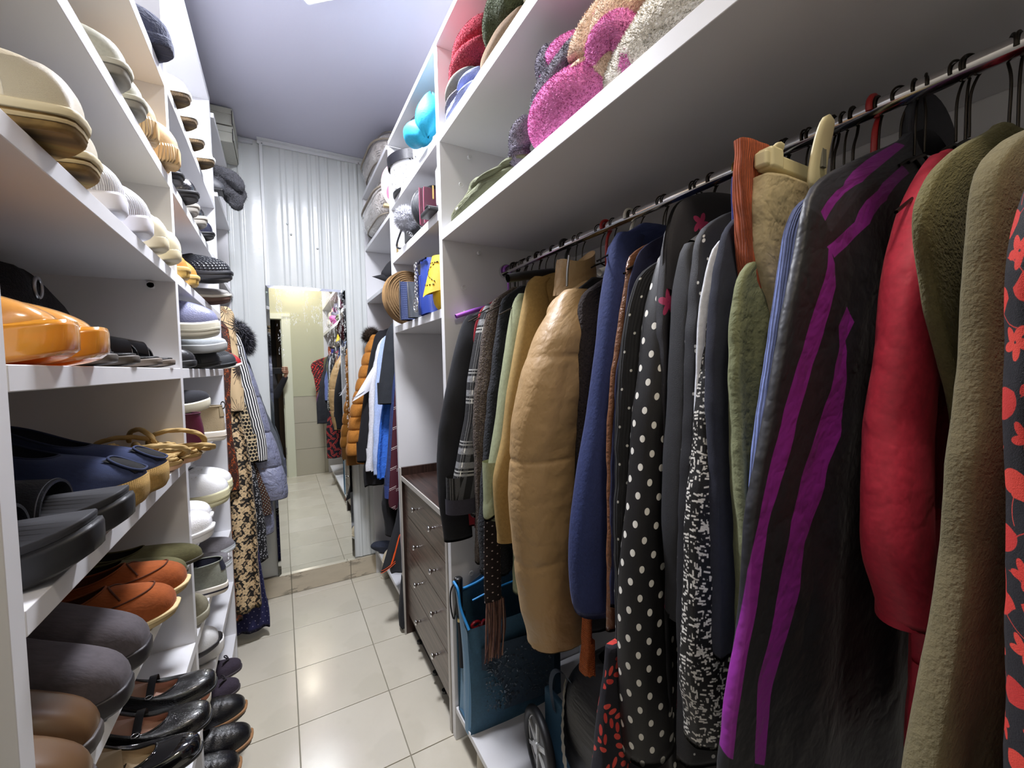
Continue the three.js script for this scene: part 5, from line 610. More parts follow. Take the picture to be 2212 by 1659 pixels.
      poly(pu, [[0.579, 1.461], [0.594, 1.443], [0.574, 1.421], [0.575, 1.375], [0.56, 1.311], [0.536, 1.28], [0.521, 1.244], [0.494, 1.201], [0.482, 1.151], [0.459, 1.106], [0.432, 1.049], [0.424, 0.992], [0.421, 0.981], [0.406, 0.989], [0.407, 1.019], [0.41, 1.07], [0.441, 1.151], [0.465, 1.214], [0.491, 1.28], [0.521, 1.327], [0.545, 1.365], [0.562, 1.414], [0.562, 1.437]]);
    }, [0.5, 1]); stripes.offset.set(0.12, -0.75); stripes.wrapS = stripes.wrapT = THREE.ClampToEdgeWrapping;
    const bm = printed(stripes, { rough: 0.5, bump: 'wrinkle', bs: 0.003, size: [0.3] }), tm = C(0x2a2b33, { rough: 0.7 });
    const t = garment('track_jacket', 'black track jacket with long purple stripes down the sleeve', 'jacket', { z: -0.26, T: T0, ts: 1, tTop: 0.5, short: 'purple striped track jacket', front, bot: 0.74, deep: 0.96, mat: bm, fold: 0.003, lam: 0.2, hang: 'thick red plastic hanger', hk: { z: -0.285, y: 1.68, hw: 0.06 } });
    part('collar', grid(8, 30, (v, s) => { const a = s * 2 * PI; return [0.85 - cos(a) * 0.075, 1.70 + 0.05 * v + 0.016 * sin(a * 2), -0.249 + sin(a) * 0.02, s * 0.4, v * 0.06]; }), tm, t);
  }
  const coral = M(0xe83f5a, 0.6, { bumpMap: scaled(B.wrinkle, 0.4), bumpScale: 0.003, sheen: 0.5, sheenColor: new THREE.Color(0xff7a86), map: mottle });
  garment('shirt', 'coral red shirt with rolled up sleeve', 'shirt', { z: -0.205, ts: 1, T: 0.016, short: 'coral red shirt', front: [[0.679, 1.633], [0.638, 1.608], [0.614, 1.573], [0.592, 1.529], [0.567, 1.477], [0.556, 1.412], [0.547, 1.362], [0.534, 1.314], [0.526, 1.241], [0.53, 1.19], [0.57, 1.127], [0.596, 1.064], [0.583, 0.926]], bot: 0.9, sleeve: { to: 1.105, w: 0.075, T: 0.022, cuff: 1.25, band: 0.05, bandMat: coral }, mat: coral, fold: 0.004 });
  const fleece = plush(0x5b5638, { bs: 0.0016, size: [0.06], sheen: 0.35 });
  garment('fleece_jacket', 'olive fleece jacket with curly pile, behind the smoother olive coat', 'jacket', { z: -0.16, ts: 1, T: 0.014, tTop: 0.7, short: 'curly olive fleece', front: [[0.604, 1.615], [0.55, 1.585], [0.502, 1.555], [0.488, 1.532], [0.49, 1.504], [0.518, 1.453], [0.566, 1.387], [0.596, 1.348]], bot: 1.22, mat: fleece, fold: 0.004 });
  garment('coat', 'long olive coat of soft fleece beside the red floral dress', 'coat', { z: -0.125, ts: 1, T: 0.02, tTop: 0.75, short: 'long olive fleece coat', front: [[0.575, 1.597], [0.501, 1.567], [0.475, 1.536], [0.475, 1.464], [0.468, 1.389], [0.456, 1.334], [0.45, 1.279], [0.444, 1.224], [0.415, 1.158], [0.379, 1.099]], bot: 0.86, mat: plush(0x615a42, { bs: 0.0008, size: [0.05], sheen: 0.35 }), fold: 0.004 });
  garment('dress', 'black dress with bold red flower print closest to the viewer', 'dress', { z: -0.07, ts: 1, T: 0.014, tTop: 0.8, short: 'red flower print dress', front: [[0.426, 1.535], [0.377, 1.513], [0.355, 1.496], [0.339, 1.477], [0.329, 1.458], [0.333, 1.417], [0.342, 1.367], [0.362, 1.311], [0.381, 1.146]], bot: 0.9, mat: printed(TX.redFloral, { rough: 0.8 }), fold: 0.005, lam: 0.07 });
  garment('skirt', 'dark skirt with red leaf print low on the rail', 'skirt', { z: -0.56, ts: 1, T: 0.03, flat: 1, hang: null, front: [[0.473, 0.912], [0.468, 0.872], [0.454, 0.818], [0.446, 0.754], [0.438, 0.691]], bot: 0.36, width: 0.4, mat: printed(TX.redLeaf), fold: 0.01 });
  garment('scarf', 'burnt orange knitted scarf end hanging under the navy coat', 'scarf', { z: -0.72, T: 0.02, flat: 1, hang: null, front: [[0.559, 0.801], [0.551, 0.777], [0.548, 0.752]], back: [[0.572, 0.796], [0.574, 0.769], [0.571, 0.743]], bot: 0.73, mat: C(0xb55a1d, { bump: 'basket', bs: 0.006, size: [0.05] }), fold: 0.002 });
  garment('blouse', 'burgundy blouse hem showing below the plaid coat', 'blouse', { z: -1.29, T: 0.012, short: 'burgundy blouse', front: [[0.66, 1.56], [0.6, 1.5], [0.57, 1.3], [0.555, 1.0], [0.55, 0.86]], mat: C(0x5a1624) });
  garment('sweatshirt', 'black sweatshirt with white outline lettering, behind the track jacket', 'sweatshirt', { z: -0.35, T: 0.01, short: 'lettered black sweatshirt', front: [[0.66, 1.58], [0.6, 1.52], [0.56, 1.3], [0.535, 1.0], [0.53, 0.84]], mat: printed(ctex(256, 512, (c, W, H) => { c.fillStyle = '#131317'; c.fillRect(0, 0, W, H); c.strokeStyle = '#b9b9b4'; c.lineWidth = 3; c.font = 'bold 58px sans-serif'; c.save(); c.translate(60, 60); c.rotate(PI / 2); c.strokeText('CUao', 10, 0); c.restore(); }, [0.2, 0.4])) });
  garment('coat', 'black wool coat pressed between the puffer and the fur vest', 'coat', { z: -0.845, T: 0.014, short: 'black wool coat', front: [[0.66, 1.6], [0.6, 1.54], [0.575, 1.3], [0.565, 1.0], [0.57, 0.72]], mat: C(0x121217) });
  // hangers that carry clothes squeezed out of sight
  const hung = scene.children.filter((c) => c.userData.short && c.userData.zc > -1.42 && c.userData.z0 === RAILX).sort((p, q) => p.userData.zc - q.userData.zc);
  for (const z of [-1.39, -1.36, -1.33, -1.295, -1.24, -1.19, -1.15, -1.1, -1.03, -0.99, -0.96, -0.88, -0.86, -0.77, -0.74, -0.67, -0.545, -0.478, -0.44, -0.41, -0.255, -0.24, -0.23, -0.2, -0.188, -0.155, -0.11]) {
    const k = hung.findIndex((c) => c.userData.zc > z), A = hung[k - 1], Z = hung[k], what = A && Z ? `hook between the ${A.userData.short} and ${Z.userData.short}` : Z ? `hook before the ${Z.userData.short}, at the rail socket` : `hook past the ${hung[hung.length - 1].userData.short}, nearest the doorway`.replace('nearest', 'towards');
    hanger('dark wire', what, { m: 'wire', z, y: 1.68, rail: RAILX, ry: RAILY, dir: 1, yaw: 0.4 * sin(z * 91), drop: 0.02, hw: 0.05, group: 'wire hooks ' + what.slice(5) });
  }
  for (const c of scene.children) { delete c.userData.short; delete c.userData.zc; delete c.userData.z0; }
}
{ // ---- short rail past the shoe cabinet ----
  const C = cloth, L = { dir: -1, rail: 0.37, railY: 1.74, width: 0.36, deep: 0.56 };
  const F = (pts) => pts;
  garment('wrap', 'orange and brown printed wrap with rope-like scarf end, first on the short rail', 'top', { ...L, z: -2.43, T: 0.02, short: 'orange printed wrap', front: F([[-0.25, 1.66], [-0.208, 1.61], [-0.203, 1.5], [-0.216, 1.3], [-0.216, 1.1], [-0.2, 0.96], [-0.2, 0.86]]), bot: 0.82, mat: printed(TX.orangePrint, { rough: 0.6 }), fold: 0.008 });
  garment('dress', 'orange brown patterned long dress glimpsed beside the shoe cabinet edge', 'dress', { ...L, z: -2.46, T: 0.012, short: 'orange patterned long dress', front: F([[-0.26, 1.6], [-0.235, 1.4], [-0.225, 1.0], [-0.215, 0.6], [-0.215, 0.25]]), bot: 0.16, mat: printed(TX.orangePrint, { rough: 0.6 }) });
  const bf = printed(TX.beigeFloral, { rough: 0.7 });
  garment('dress', 'long black dress covered with beige flowers on the short rail', 'dress', { ...L, z: -2.505, T: 0.03, short: 'beige flowered long dress', front: F([[-0.23, 1.72], [-0.19, 1.69], [-0.184, 1.58], [-0.175, 1.4], [-0.163, 1.17], [-0.14, 1.04], [-0.125, 0.85], [-0.119, 0.68], [-0.118, 0.4], [-0.112, 0.22]]), bot: 0.2, mat: bf, fold: 0.012, lam: 0.09, sleeve: { to: 1.2, w: 0.09, T: 0.026, in: 0.02, mat: printed(TX.beigeBig, { rough: 0.7 }) } });
  garment('blouse', 'giraffe spotted blouse tucked between the flowered dress and striped shirt', 'blouse', { ...L, z: -2.56, T: 0.016, short: 'giraffe spotted blouse', front: F([[-0.25, 1.6], [-0.21, 1.5], [-0.18, 1.3], [-0.14, 1.1], [-0.118, 0.95]]), bot: 0.93, mat: printed(TX.giraffe) });
  garment('shirt', 'black and white striped shirt beside the lavender puffer coat', 'shirt', { ...L, z: -2.6, T: 0.016, short: 'striped shirt', front: F([[-0.22, 1.63], [-0.175, 1.58], [-0.145, 1.4], [-0.115, 1.25], [-0.09, 1.1], [-0.078, 0.95]]), bot: 0.92, mat: printed(TX.stripes) });
  garment('dress', 'black dress with fine white sprigs under the striped shirt', 'dress', { ...L, z: -2.57, T: 0.02, short: 'white sprigged dress', front: F([[-0.24, 1.55], [-0.2, 1.4], [-0.16, 1.0], [-0.125, 0.8], [-0.105, 0.6], [-0.096, 0.42]]), bot: 0.4, mat: printed(TX.whiteSprig), fold: 0.01 });
  garment('skirt', 'ethnic diamond patterned brown scarf end on the short rail', 'scarf', { ...L, z: -2.62, T: 0.012, flat: 1, hang: null, front: F([[-0.16, 0.98], [-0.12, 0.85], [-0.085, 0.75], [-0.07, 0.62]]), back: F([[-0.24, 0.98], [-0.2, 0.8], [-0.16, 0.62]]), bot: 0.62, mat: printed(TX.ethnic) });
  garment('top', 'camel brown top hanging beside the lavender coat', 'top', { ...L, z: -2.645, T: 0.012, short: 'camel brown top', front: F([[-0.22, 1.5], [-0.17, 1.3], [-0.11, 1.0], [-0.085, 0.85], [-0.08, 0.72]]), bot: 0.7, mat: C(0x8a6a42) });
  const lav = M(0x8f93ad, 0.45, { bumpMap: scaled(B.wrinkle, 0.2), bumpScale: 0.006, map: mottle, sheen: 0.3, sheenColor: new THREE.Color(0xc0c4dd) });
  garment('puffer_coat', 'lavender grey quilted puffer coat hanging against the sheet metal wall', 'coat', { ...L, z: -2.74, T: 0.05, short: 'lavender puffer coat', front: F([[-0.22, 1.63], [-0.18, 1.56], [-0.145, 1.42], [-0.105, 1.28], [-0.08, 1.15], [-0.04, 1.0], [-0.01, 0.87], [0.012, 0.72], [0.01, 0.68]]), bot: 0.5, tBot: 1, quilt: 0.19, q0: 0.68, mat: lav, sleeve: { to: 0.69, w: 0.14, T: 0.055, cuff: 1.0, in: 0.075, dz: 0.02 }, fold: 0.003, hang: 'black plastic clothes hanger' });
  { const g = sausage([[-0.3, 1.62, -2.7], [-0.21, 1.64, -2.68], [-0.16, 1.58, -2.7], [-0.15, 1.5, -2.72]], 0.03, 0.035, { seed: 3 }), t = thing('fur_collar', 'black and white fur collar atop the lavender puffer coat', 'collar'); part('body', g, plush(0x14141a), t); furPart('fur_pile', g, 7000, 0.03, C(0x23232b, { rough: 0.5 }), t, { droop: 0.3 }); furPart('fur_tips', g, 1500, 0.036, C(0x9b9ba6, { rough: 0.5 }), t, { droop: 0.3, seed: 31 }); }
  garment('jacket', 'dark slate jacket behind the lavender coat at the wall', 'jacket', { ...L, z: -2.86, T: 0.03, short: 'dark slate jacket', front: F([[-0.22, 1.6], [-0.17, 1.5], [-0.09, 1.2], [-0.03, 1.0], [-0.005, 0.9], [-0.01, 0.8]]), bot: 0.72, mat: C(0x4c5158) });
  garment('top', 'black top with shiny collar first on the short rail', 'top', { ...L, z: -2.395, T: 0.014, short: 'black shiny collared top', front: F([[-0.26, 1.68], [-0.232, 1.6], [-0.226, 1.5], [-0.24, 1.4]]), bot: 1.36, mat: C(0x17171d) });
  garment('dress', 'navy blue dotted dress with hem almost touching the floor', 'dress', { ...L, z: -2.535, T: 0.02, short: 'navy dotted dress', front: F([[-0.26, 1.55], [-0.22, 1.3], [-0.16, 0.8], [-0.13, 0.4], [-0.1, 0.12]]), bot: 0.06, mat: printed(ctex(256, 256, (c, w) => { c.fillStyle = '#1c1d4a'; c.fillRect(0, 0, w, w); c.fillStyle = '#8d8aa0'; for (let i = 0; i < 4; i++) for (let j = 0; j < 4; j++) { c.beginPath(); c.arc(i * 64 + (j % 2) * 32 + 12, j * 64 + 20, 7, 0, 7); c.fill(); } }, [0.1, 0.1])), fold: 0.01 });
}
{ // ---- short rail past the drawers ----
  const C = cloth, L = { rail: 0.771, railY: 1.72, width: 0.44 };
  const ginger = plush(0xa56b2a, { bs: 0.0012, sheen: 0.6 });
  { const t = garment('puffer_jacket', 'ginger brown velvet puffer jacket with narrow quilting beside the mirror', 'jacket', { ...L, z: -2.84, T: 0.045, short: 'ginger puffer jacket', front: [[0.53, 1.62], [0.5, 1.58], [0.462, 1.48], [0.43, 1.36], [0.4, 1.25], [0.372, 1.14], [0.355, 1.02], [0.342, 0.93], [0.335, 0.84], [0.338, 0.79]], bot: 0.8, tBot: 1, quilt: 0.079, q0: 0.86, mat: ginger, sleeve: { to: 0.86, w: 0.12, T: 0.05, cuff: 0.75, in: 0.06, dz: 0.02 }, fold: 0.001 }); part('knit_cuff', grid(6, 20, (v, s) => { const a = s * 2 * PI; return [0.39 - cos(a) * 0.048, mix(0.87, 0.79, v), -2.815 + sin(a) * 0.03]; }, true), C(0xa8712f, { bump: 'crinkle', bs: 0.002, size: [0.03, 0.3] }), t); const g = sausage([[0.56, 1.63, -2.83], [0.52, 1.63, -2.82], [0.49, 1.58, -2.83]], 0.02, 0.026, { seed: 8 }); part('fur_trim', g, plush(0x35271d), t); furPart('fur_pile', g, 3500, 0.032, C(0x3d2f24), t, {}); }
  garment('jacket', 'black jacket hanging beside the ginger puffer jacket', 'jacket', { ...L, z: -2.72, T: 0.032, short: 'black jacket by the ginger puffer', front: [[0.56, 1.64], [0.52, 1.6], [0.49, 1.48], [0.452, 1.3], [0.425, 1.12], [0.398, 0.95], [0.385, 0.83], [0.41, 0.74]], bot: 0.7, mat: C(0x141318), sleeve: { to: 0.83, w: 0.12, T: 0.036, cuff: 0.95 }, hang: 'black plastic hanger' });
  { const t = garment('t_shirt', 'white t-shirt with short sleeve sticking out above the aisle', 't-shirt', { ...L, z: -2.63, T: 0.016, short: 'white t-shirt', front: [[0.56, 1.6], [0.52, 1.55], [0.5, 1.46], [0.46, 1.3], [0.455, 1.1], [0.44, 0.95], [0.425, 0.8]], bot: 0.78, mat: C(0xd3d3d8) }); part('short_sleeve', grid(12, 24, (v, s) => { const a = s * 2 * PI, x = mix(0.53, 0.415, v), y = mix(1.44, 1.24, v), w = mix(0.05, 0.07, v); return [x + cos(a) * w * 0.75, y + cos(a) * w * 0.45, -2.61 + sin(a) * 0.02]; }), C(0xdcdce2), t); part('hem_stitch', tube([[0.36, 1.225, -2.6], [0.415, 1.258, -2.588], [0.46, 1.285, -2.6]], 0.0016, 12, 5), C(0x8e8e95), t); }
  garment('shirt', 'pale blue shirt edge beside the dark short-sleeved shirt', 'shirt', { ...L, z: -2.57, T: 0.014, short: 'pale blue shirt', front: [[0.57, 1.61], [0.53, 1.57], [0.505, 1.45], [0.485, 1.25], [0.47, 1.05], [0.46, 0.85]], bot: 0.76, mat: C(0xa9bbe0) });
  garment('shirt', 'bright blue shirt hanging under the dark short sleeve', 'shirt', { ...L, z: -2.5, T: 0.024, short: 'bright blue shirt', front: [[0.57, 1.5], [0.53, 1.3], [0.49, 1.1], [0.475, 0.95], [0.46, 0.82], [0.462, 0.78]], bot: 0.76, mat: C(0x2f66c4, { bump: 'wrinkle', bs: 0.003, size: [0.12] }), fold: 0.01, lam: 0.08 });
  garment('shirt', 'dark charcoal shirt with wide short sleeve and pointed collar', 'shirt', { ...L, z: -2.43, T: 0.026, short: 'charcoal short-sleeved shirt', front: [[0.57, 1.66], [0.53, 1.6], [0.51, 1.5], [0.49, 1.38], [0.472, 1.27], [0.468, 1.2]], bot: 1.18, mat: C(0x22252b), sleeve: { to: 1.2, w: 0.17, T: 0.036, cuff: 1.1, in: 0.1 }, collar: { h: 0.05, w: 0.03, fold: 1 }, hang: 'black hanger with red plastic bar' });
  garment('shirt', 'navy denim shirt with buttoned cuff hanging lowest in the group', 'shirt', { ...L, z: -2.385, T: 0.026, short: 'navy denim shirt', front: [[0.58, 1.5], [0.54, 1.3], [0.52, 1.1], [0.5, 0.9], [0.485, 0.78], [0.482, 0.68]], bot: 0.72, mat: C(0x2a3764, { bump: 'wrinkle', bs: 0.002, size: [0.15] }), sleeve: { to: 0.68, w: 0.1, T: 0.03, cuff: 0.95, band: 0.07, bandMat: C(0x31407a) }, fold: 0.008 });
  garment('trousers', 'black trousers hanging behind the navy denim shirt', 'trousers', { ...L, z: -2.46, T: 0.03, flat: 1, hang: null, front: [[0.56, 1.1], [0.5, 0.8], [0.475, 0.6], [0.49, 0.5]], bot: 0.44, width: 0.3, mat: C(0x131318) });
  garment('blouse', 'black blouse with white buttons at the cuff near the mirror', 'blouse', { ...L, z: -2.68, T: 0.02, short: 'white buttoned black blouse', front: [[0.57, 1.5], [0.5, 1.2], [0.45, 0.95], [0.415, 0.78], [0.42, 0.7]], bot: 0.68, mat: C(0x17161a) });
  { const z = -2.3, t = thing('necktie', 'burgundy necktie with diagonal white stripes beside the shelf upright', 'tie'); part('band', grid(30, 10, (v, s) => { const a = s * 2 * PI, y = mix(1.3, 0.62, v), w = mix(0.018, 0.04, pow(v, 0.8)) * (v > 0.96 ? (1 - v) / 0.04 + 0.05 : 1); return [0.562 - 0.04 * v + cos(a) * w, y, z + sin(a) * 0.006, cos(a) * w, y]; }), printed(TX.tieStripe, { rough: 0.5 }), t); }
  garment('jacket', 'black sports jacket with orange stripe folded over the lowest rail corner', 'jacket', { ...L, z: -2.26, T: 0.03, flat: 1, hang: null, front: [[0.53, 0.74], [0.515, 0.62], [0.49, 0.5], [0.46, 0.4], [0.47, 0.33]], bot: 0.32, width: 0.22, mat: C(0x1c1e24, { rough: 0.6 }), fold: 0.006 });
  { const t = thing('sports_stripe_sleeve', 'black sleeve with bright orange flash and piped hem near the drawers', 'sleeve'); part('sleeve', grid(16, 24, (v, s) => { const a = s * 2 * PI, x = mix(0.56, 0.475, v), y = mix(0.68, 0.36, v), w = mix(0.035, 0.07, v); return [x + cos(a) * w * 0.8, y + cos(a) * w * 0.5, -2.225 + sin(a) * 0.025]; }), C(0x1c1e24, { rough: 0.6 }), t); part('orange_flash', grid(10, 4, (v, s) => { const x = mix(0.545, 0.475, v), y = mix(0.6, 0.375, v) + (s - 0.5) * 0.05; return [x + (s - 0.5) * 0.03, y, -2.196 - 0.006 * pow(2 * s - 1, 2)]; }), C(0xe0531a), t); part('hem_piping', J([0, 0.012].map((d) => tube(Array.from({ length: 17 }, (_, i) => { const a = PI * (0.15 + 0.8 * i / 16), w = 0.071; return [0.475 + d * 0.25 + cos(a) * w * 0.8, 0.36 + d + cos(a) * w * 0.5, -2.225 + sin(a) * 0.0262]; }), 0.0016, 24, 5))), C(0xd9562a), t); }
  garment('trousers', 'black trouser leg trailing down past the low shelf to the floor', 'trousers', { ...L, z: -2.215, T: 0.022, flat: 1, hang: null, front: [[0.53, 0.4], [0.515, 0.25], [0.5, 0.12], [0.495, 0.06], [0.5, 0.03]], back: [[0.62, 0.4], [0.59, 0.2], [0.56, 0.03]], bot: 0.03, mat: C(0x1a1b21), fold: 0.006 });
  { const t = thing('sun_hat', 'beige soft hat on the low shelf beside the mirror wall', 'hat', [0.57, 0.176, -2.66]); part('crown', new THREE.SphereGeometry(0.07, 20, 12, 0, 2 * PI, 0, PI / 2).scale(0.8, 1.1, 1), C(0xc9bba0), t); part('rim', new THREE.TorusGeometry(0.062, 0.006, 8, 28).rotateX(PI / 2).scale(0.85, 1, 1.05).translate(0, 0.006, 0), C(0xd5c9b0), t); }
  { const t = thing('bundled_cloth', 'dark blue grey cloth bundle lying on the low shelf by the wall', 'cloth', [0.55, 0.176, -2.82]); part('body', sausage([[-0.06, 0.035, -0.06], [0, 0.04, 0], [0.1, 0.03, 0.06]], 0.05, 0.034, { seed: 6, amp: 0.3 }), C(0x2a2f3d, { bump: 'wrinkle', bs: 0.004, size: [0.15] }), t); }
}
{ // ---- shoe boxes, fuzzy slipper and other things on the far shelves ----
  const grey = (pat) => M(0xb9b9ae, 0.6, { map: pat });
  const waves = ctex(512, 256, (c, W, H) => { c.fillStyle = '#ffffff'; c.fillRect(0, 0, W, H); c.strokeStyle = '#a9a89e'; c.lineWidth = 2.2; for (let i = -6; i < 22; i++) { c.beginPath(); for (let x = 0; x <= W; x += 8) { const y = i * 14 + 60 / (1 + Math.exp((x - 210) / 34)) + 6 * sin(x * 0.013 + i * 0.2); c[x ? 'lineTo' : 'moveTo'](x, y); } c.stroke(); } }, [1, 1]);
  [[2.676, 0.086, -2.775, 'upper'], [2.592, 0.08, -2.78, 'lower']].forEach(([y, h, z, w]) => { const t = thing('shoe_box', `grey cardboard shoe box with wavy line print, ${w} of two against the ceiling`, 'box', [-0.335, y, z]); part('tray', rbox(0.33, h - 0.012, 0.28, 0, (h - 0.012) / 2, 0, 0.002), grey(waves), t); part('lid', J(rbox(0.338, 0.03, 0.288, 0, h - 0.016, 0, 0.003), rbox(0.004, h * 0.72, 0.284, 0.169, h * 0.5, 0, 0.001)), grey(waves), t); part('gap', rbox(0.003, h * 0.82, 0.02, 0.166, h * 0.46, 0.138, 0.001), M(0x202028, 0.8), t); });
  { const t = thing('knitted_slipper', 'charcoal bobbly knit slipper boot hanging over the shelf edge', 'slipper', [-0.2, 2.236, -2.46]); const g = J(sausage([[-0.2, 0.07, 0], [-0.05, 0.08, 0.01], [0.03, 0.03, 0], [0.05, -0.05, 0]], 0.05, 0.055, { seed: 5, amp: 0.35, fq: 22 }), sausage([[-0.06, 0.12, 0.04], [0.04, 0.08, 0.05], [0.075, 0.03, 0.05]], 0.03, 0.03, { seed: 9, amp: 0.35, fq: 26 })); part('body', g, plush(0x3d3d41, { bs: 0.006 }), t); furPart('bouclé_loops'.replace('é', 'e'), g, 3500, 0.009, plush(0x424247), t, {}); }
  { const t = thing('grey_shoe', 'dark grey leather shoe lying beside the knit slipper', 'shoe', [-0.28, 2.236, -2.4]); part('upper', sausage([[-0.12, 0.05, 0], [0, 0.045, 0], [0.085, 0.02, 0]], 0.042, 0.04, { seed: 2, amp: 0.06 }), leather(0x4a4b4f, 0.4), t); part('sole', rbox(0.2, 0.014, 0.08, -0.02, 0.007, 0, 0.005), mt.blackPl, t); }
  { const t = thing('mint_bag', 'pale mint crumpled bag on the shelf by the far upright', 'bag', [-0.33, 1.851, -2.44]); part('body', sausage([[0.02, 0.02, 0], [0.03, 0.12, 0.01], [0.01, 0.23, 0]], 0.05, 0.035, { seed: 7, amp: 0.4 }), cloth(0xa7b5a8), t); }
  { const t = thing('brochure', 'dark folded leaflet standing on the shelf past the shoe cabinet', 'leaflet', [-0.26, 1.851, -2.56]); part('sheet', rbox(0.09, 0.06, 0.003, 0, 0.03, 0), M(0x3b3c40, 0.5), t); }
  // ---- bedding in clear zip bags ----
  const quiltTex = ctex(512, 512, (c, W) => { c.fillStyle = '#b9b2ad'; c.fillRect(0, 0, W, W); const R = rng(52); for (let i = 0; i < 26; i++) { c.save(); c.translate(R() * W, R() * W); c.rotate(R() * 7); c.fillStyle = ['#d9d5d0', '#9c9590', '#cfcac5'][i % 3]; for (let p = 0; p < 6; p++) { c.rotate(1.05); c.beginPath(); c.ellipse(20, 0, 20, 8, 0, 0, 7); c.fill(); } c.restore(); } c.fillStyle = '#2e2c30'; c.font = '22px sans-serif'; for (let i = 0; i < 3; i++) c.fillRect(300 + i * 10, 330 + i * 26, 110 - i * 20, 5); }, [0.32, 0.32]);
  const pinkTex = ctex(256, 256, (c, W) => { c.fillStyle = '#c9bfba'; c.fillRect(0, 0, W, W); const R = rng(61); for (let i = 0; i < 14; i++) { c.fillStyle = ['#c46a84', '#e3dcd8', '#4d4348', '#d9a3b3'][i % 4]; c.beginPath(); c.ellipse(R() * W, R() * W, 20 + 20 * R(), 12, R() * 6, 0, 7); c.fill(); } }, [0.25, 0.25]);
  const plastic = new THREE.MeshPhysicalMaterial({ color: 0xffffff, roughness: 0.12, transmission: 1, thickness: 0, side: THREE.DoubleSide, bumpMap: scaled(B.wrinkle, 0.2), bumpScale: 0.004 });
  const bag = (label, x0, x1, y0, y1, z, hz, m2, seed) => { const t = thing('bedding_bag', label, 'bag'); const sh = (k) => grid(22, 40, (v, s) => { const a = s * 2 * PI, e = pow(sin(PI * clamp(v, 0.01, 0.99)), 0.22), y = mix(y0, y1, v), nn = 0.006 * N3(v * 9 + seed, cos(a) * 4, sin(a) * 4); return [(x0 + x1) / 2 + sign(cos(a)) * pow(abs(cos(a)), 0.45) * ((x1 - x0) / 2 * k * e + nn) - 0.05 * (0.5 - v), y, z + sign(sin(a)) * pow(abs(sin(a)), 0.45) * (hz * k * e + nn), s * 1.4, v * 0.35]; }, true); part('quilt', sh(0.95), m2, t); part('clear_cover', sh(1.0), plastic, t); part('piping', J([0.12, 0.55, 0.86].map((v) => tube(Array.from({ length: 30 }, (_, i) => { const a = (i / 30) * 2 * PI, e = pow(sin(PI * v), 0.22); return [(x0 + x1) / 2 + sign(cos(a)) * pow(abs(cos(a)), 0.45) * (x1 - x0) / 2 * e * 1.01 - 0.05 * (0.5 - v), mix(y0, y1, v), z + sign(sin(a)) * pow(abs(sin(a)), 0.45) * hz * e * 1.01]; }), v > 0.5 && v < 0.6 ? 0.006 : 0.004, 60, 6, true))), leather(v_(0x8d8273), 0.5), t); };
  function v_(c) { return c; }
  bag('clear bag of patterned grey bedding squeezed under the ceiling', 0.49, 0.95, 2.545, 2.766, -2.64, 0.27, cloth(0xffffff, { map: quiltTex, bump: 'wrinkle', bs: 0.008, size: [0.16] }), 1);
  bag('clear bag of bedding with pink floral corner on the shelf below the first bag', 0.475, 0.95, 2.202, 2.49, -2.55, 0.33, cloth(0xffffff, { map: quiltTex, bump: 'wrinkle', bs: 0.008, size: [0.16] }), 5);
  { const t = thing('floral_cushion', 'pink and cream floral cushion showing through the lower bedding bag', 'cushion', [0.56, 2.34, -2.235]); part('cover', grid(14, 24, (v, s) => { const a = s * 2 * PI, e = pow(sin(PI * clamp(v, 0.01, 0.99)), 0.4); return [cos(a) * 0.07 * e, mix(-0.1, 0.12, v), sin(a) * 0.02 * e, s * 0.4, v * 0.22]; }), cloth(0xffffff, { map: pinkTex }), t); part('edge_band', rbox(0.12, 0.016, 0.03, 0, -0.095, 0.0, 0.004), leather(0xc9b184, 0.5), t); }
  { const t = thing('beret', 'black soft hat with a magenta patch on the shelf above the hanging clothes', 'hat', [0.62, 1.858, -2.42]); part('body', sausage([[-0.1, 0.05, 0.02], [0, 0.12, 0], [0.05, 0.2, 0.02]], 0.06, 0.05, { seed: 2, amp: 0.3 }), cloth(0x141418), t); part('patch', sausage([[-0.02, 0.1, 0.07], [0.02, 0.17, 0.07]], 0.03, 0.02, { seed: 3 }), cloth(0xb03a83), t); part('point', new THREE.ConeGeometry(0.03, 0.1, 12).rotateZ(PI / 2).translate(-0.11, 0.05, 0.02), cloth(0x141418), t); }
  // ---- hat boxes and cyan cap on the upper shelf over the drawers ----
  const leo = ctex(256, 256, (c, W) => { c.fillStyle = '#f2f2f4'; c.fillRect(0, 0, W, W); const R = rng(71); c.strokeStyle = c.fillStyle = '#17171c'; c.lineCap = 'round'; for (let i = 0; i < 46; i++) { const x = R() * W, y = R() * W, r = 5 + 7 * R(); for (const dx of [-W, 0, W]) for (const dy of [-W, 0, W]) { c.lineWidth = 4.5; c.beginPath(); c.arc(x + dx, y + dy, r, R() * 0 + i, i + 2.2 + (i % 3)); c.stroke(); if (i % 4 === 0) { c.beginPath(); c.ellipse(x + dx + 14, y + dy, 3, 7, i, 0, 7); c.fill(); } } } }, [0.16, 0.16]);
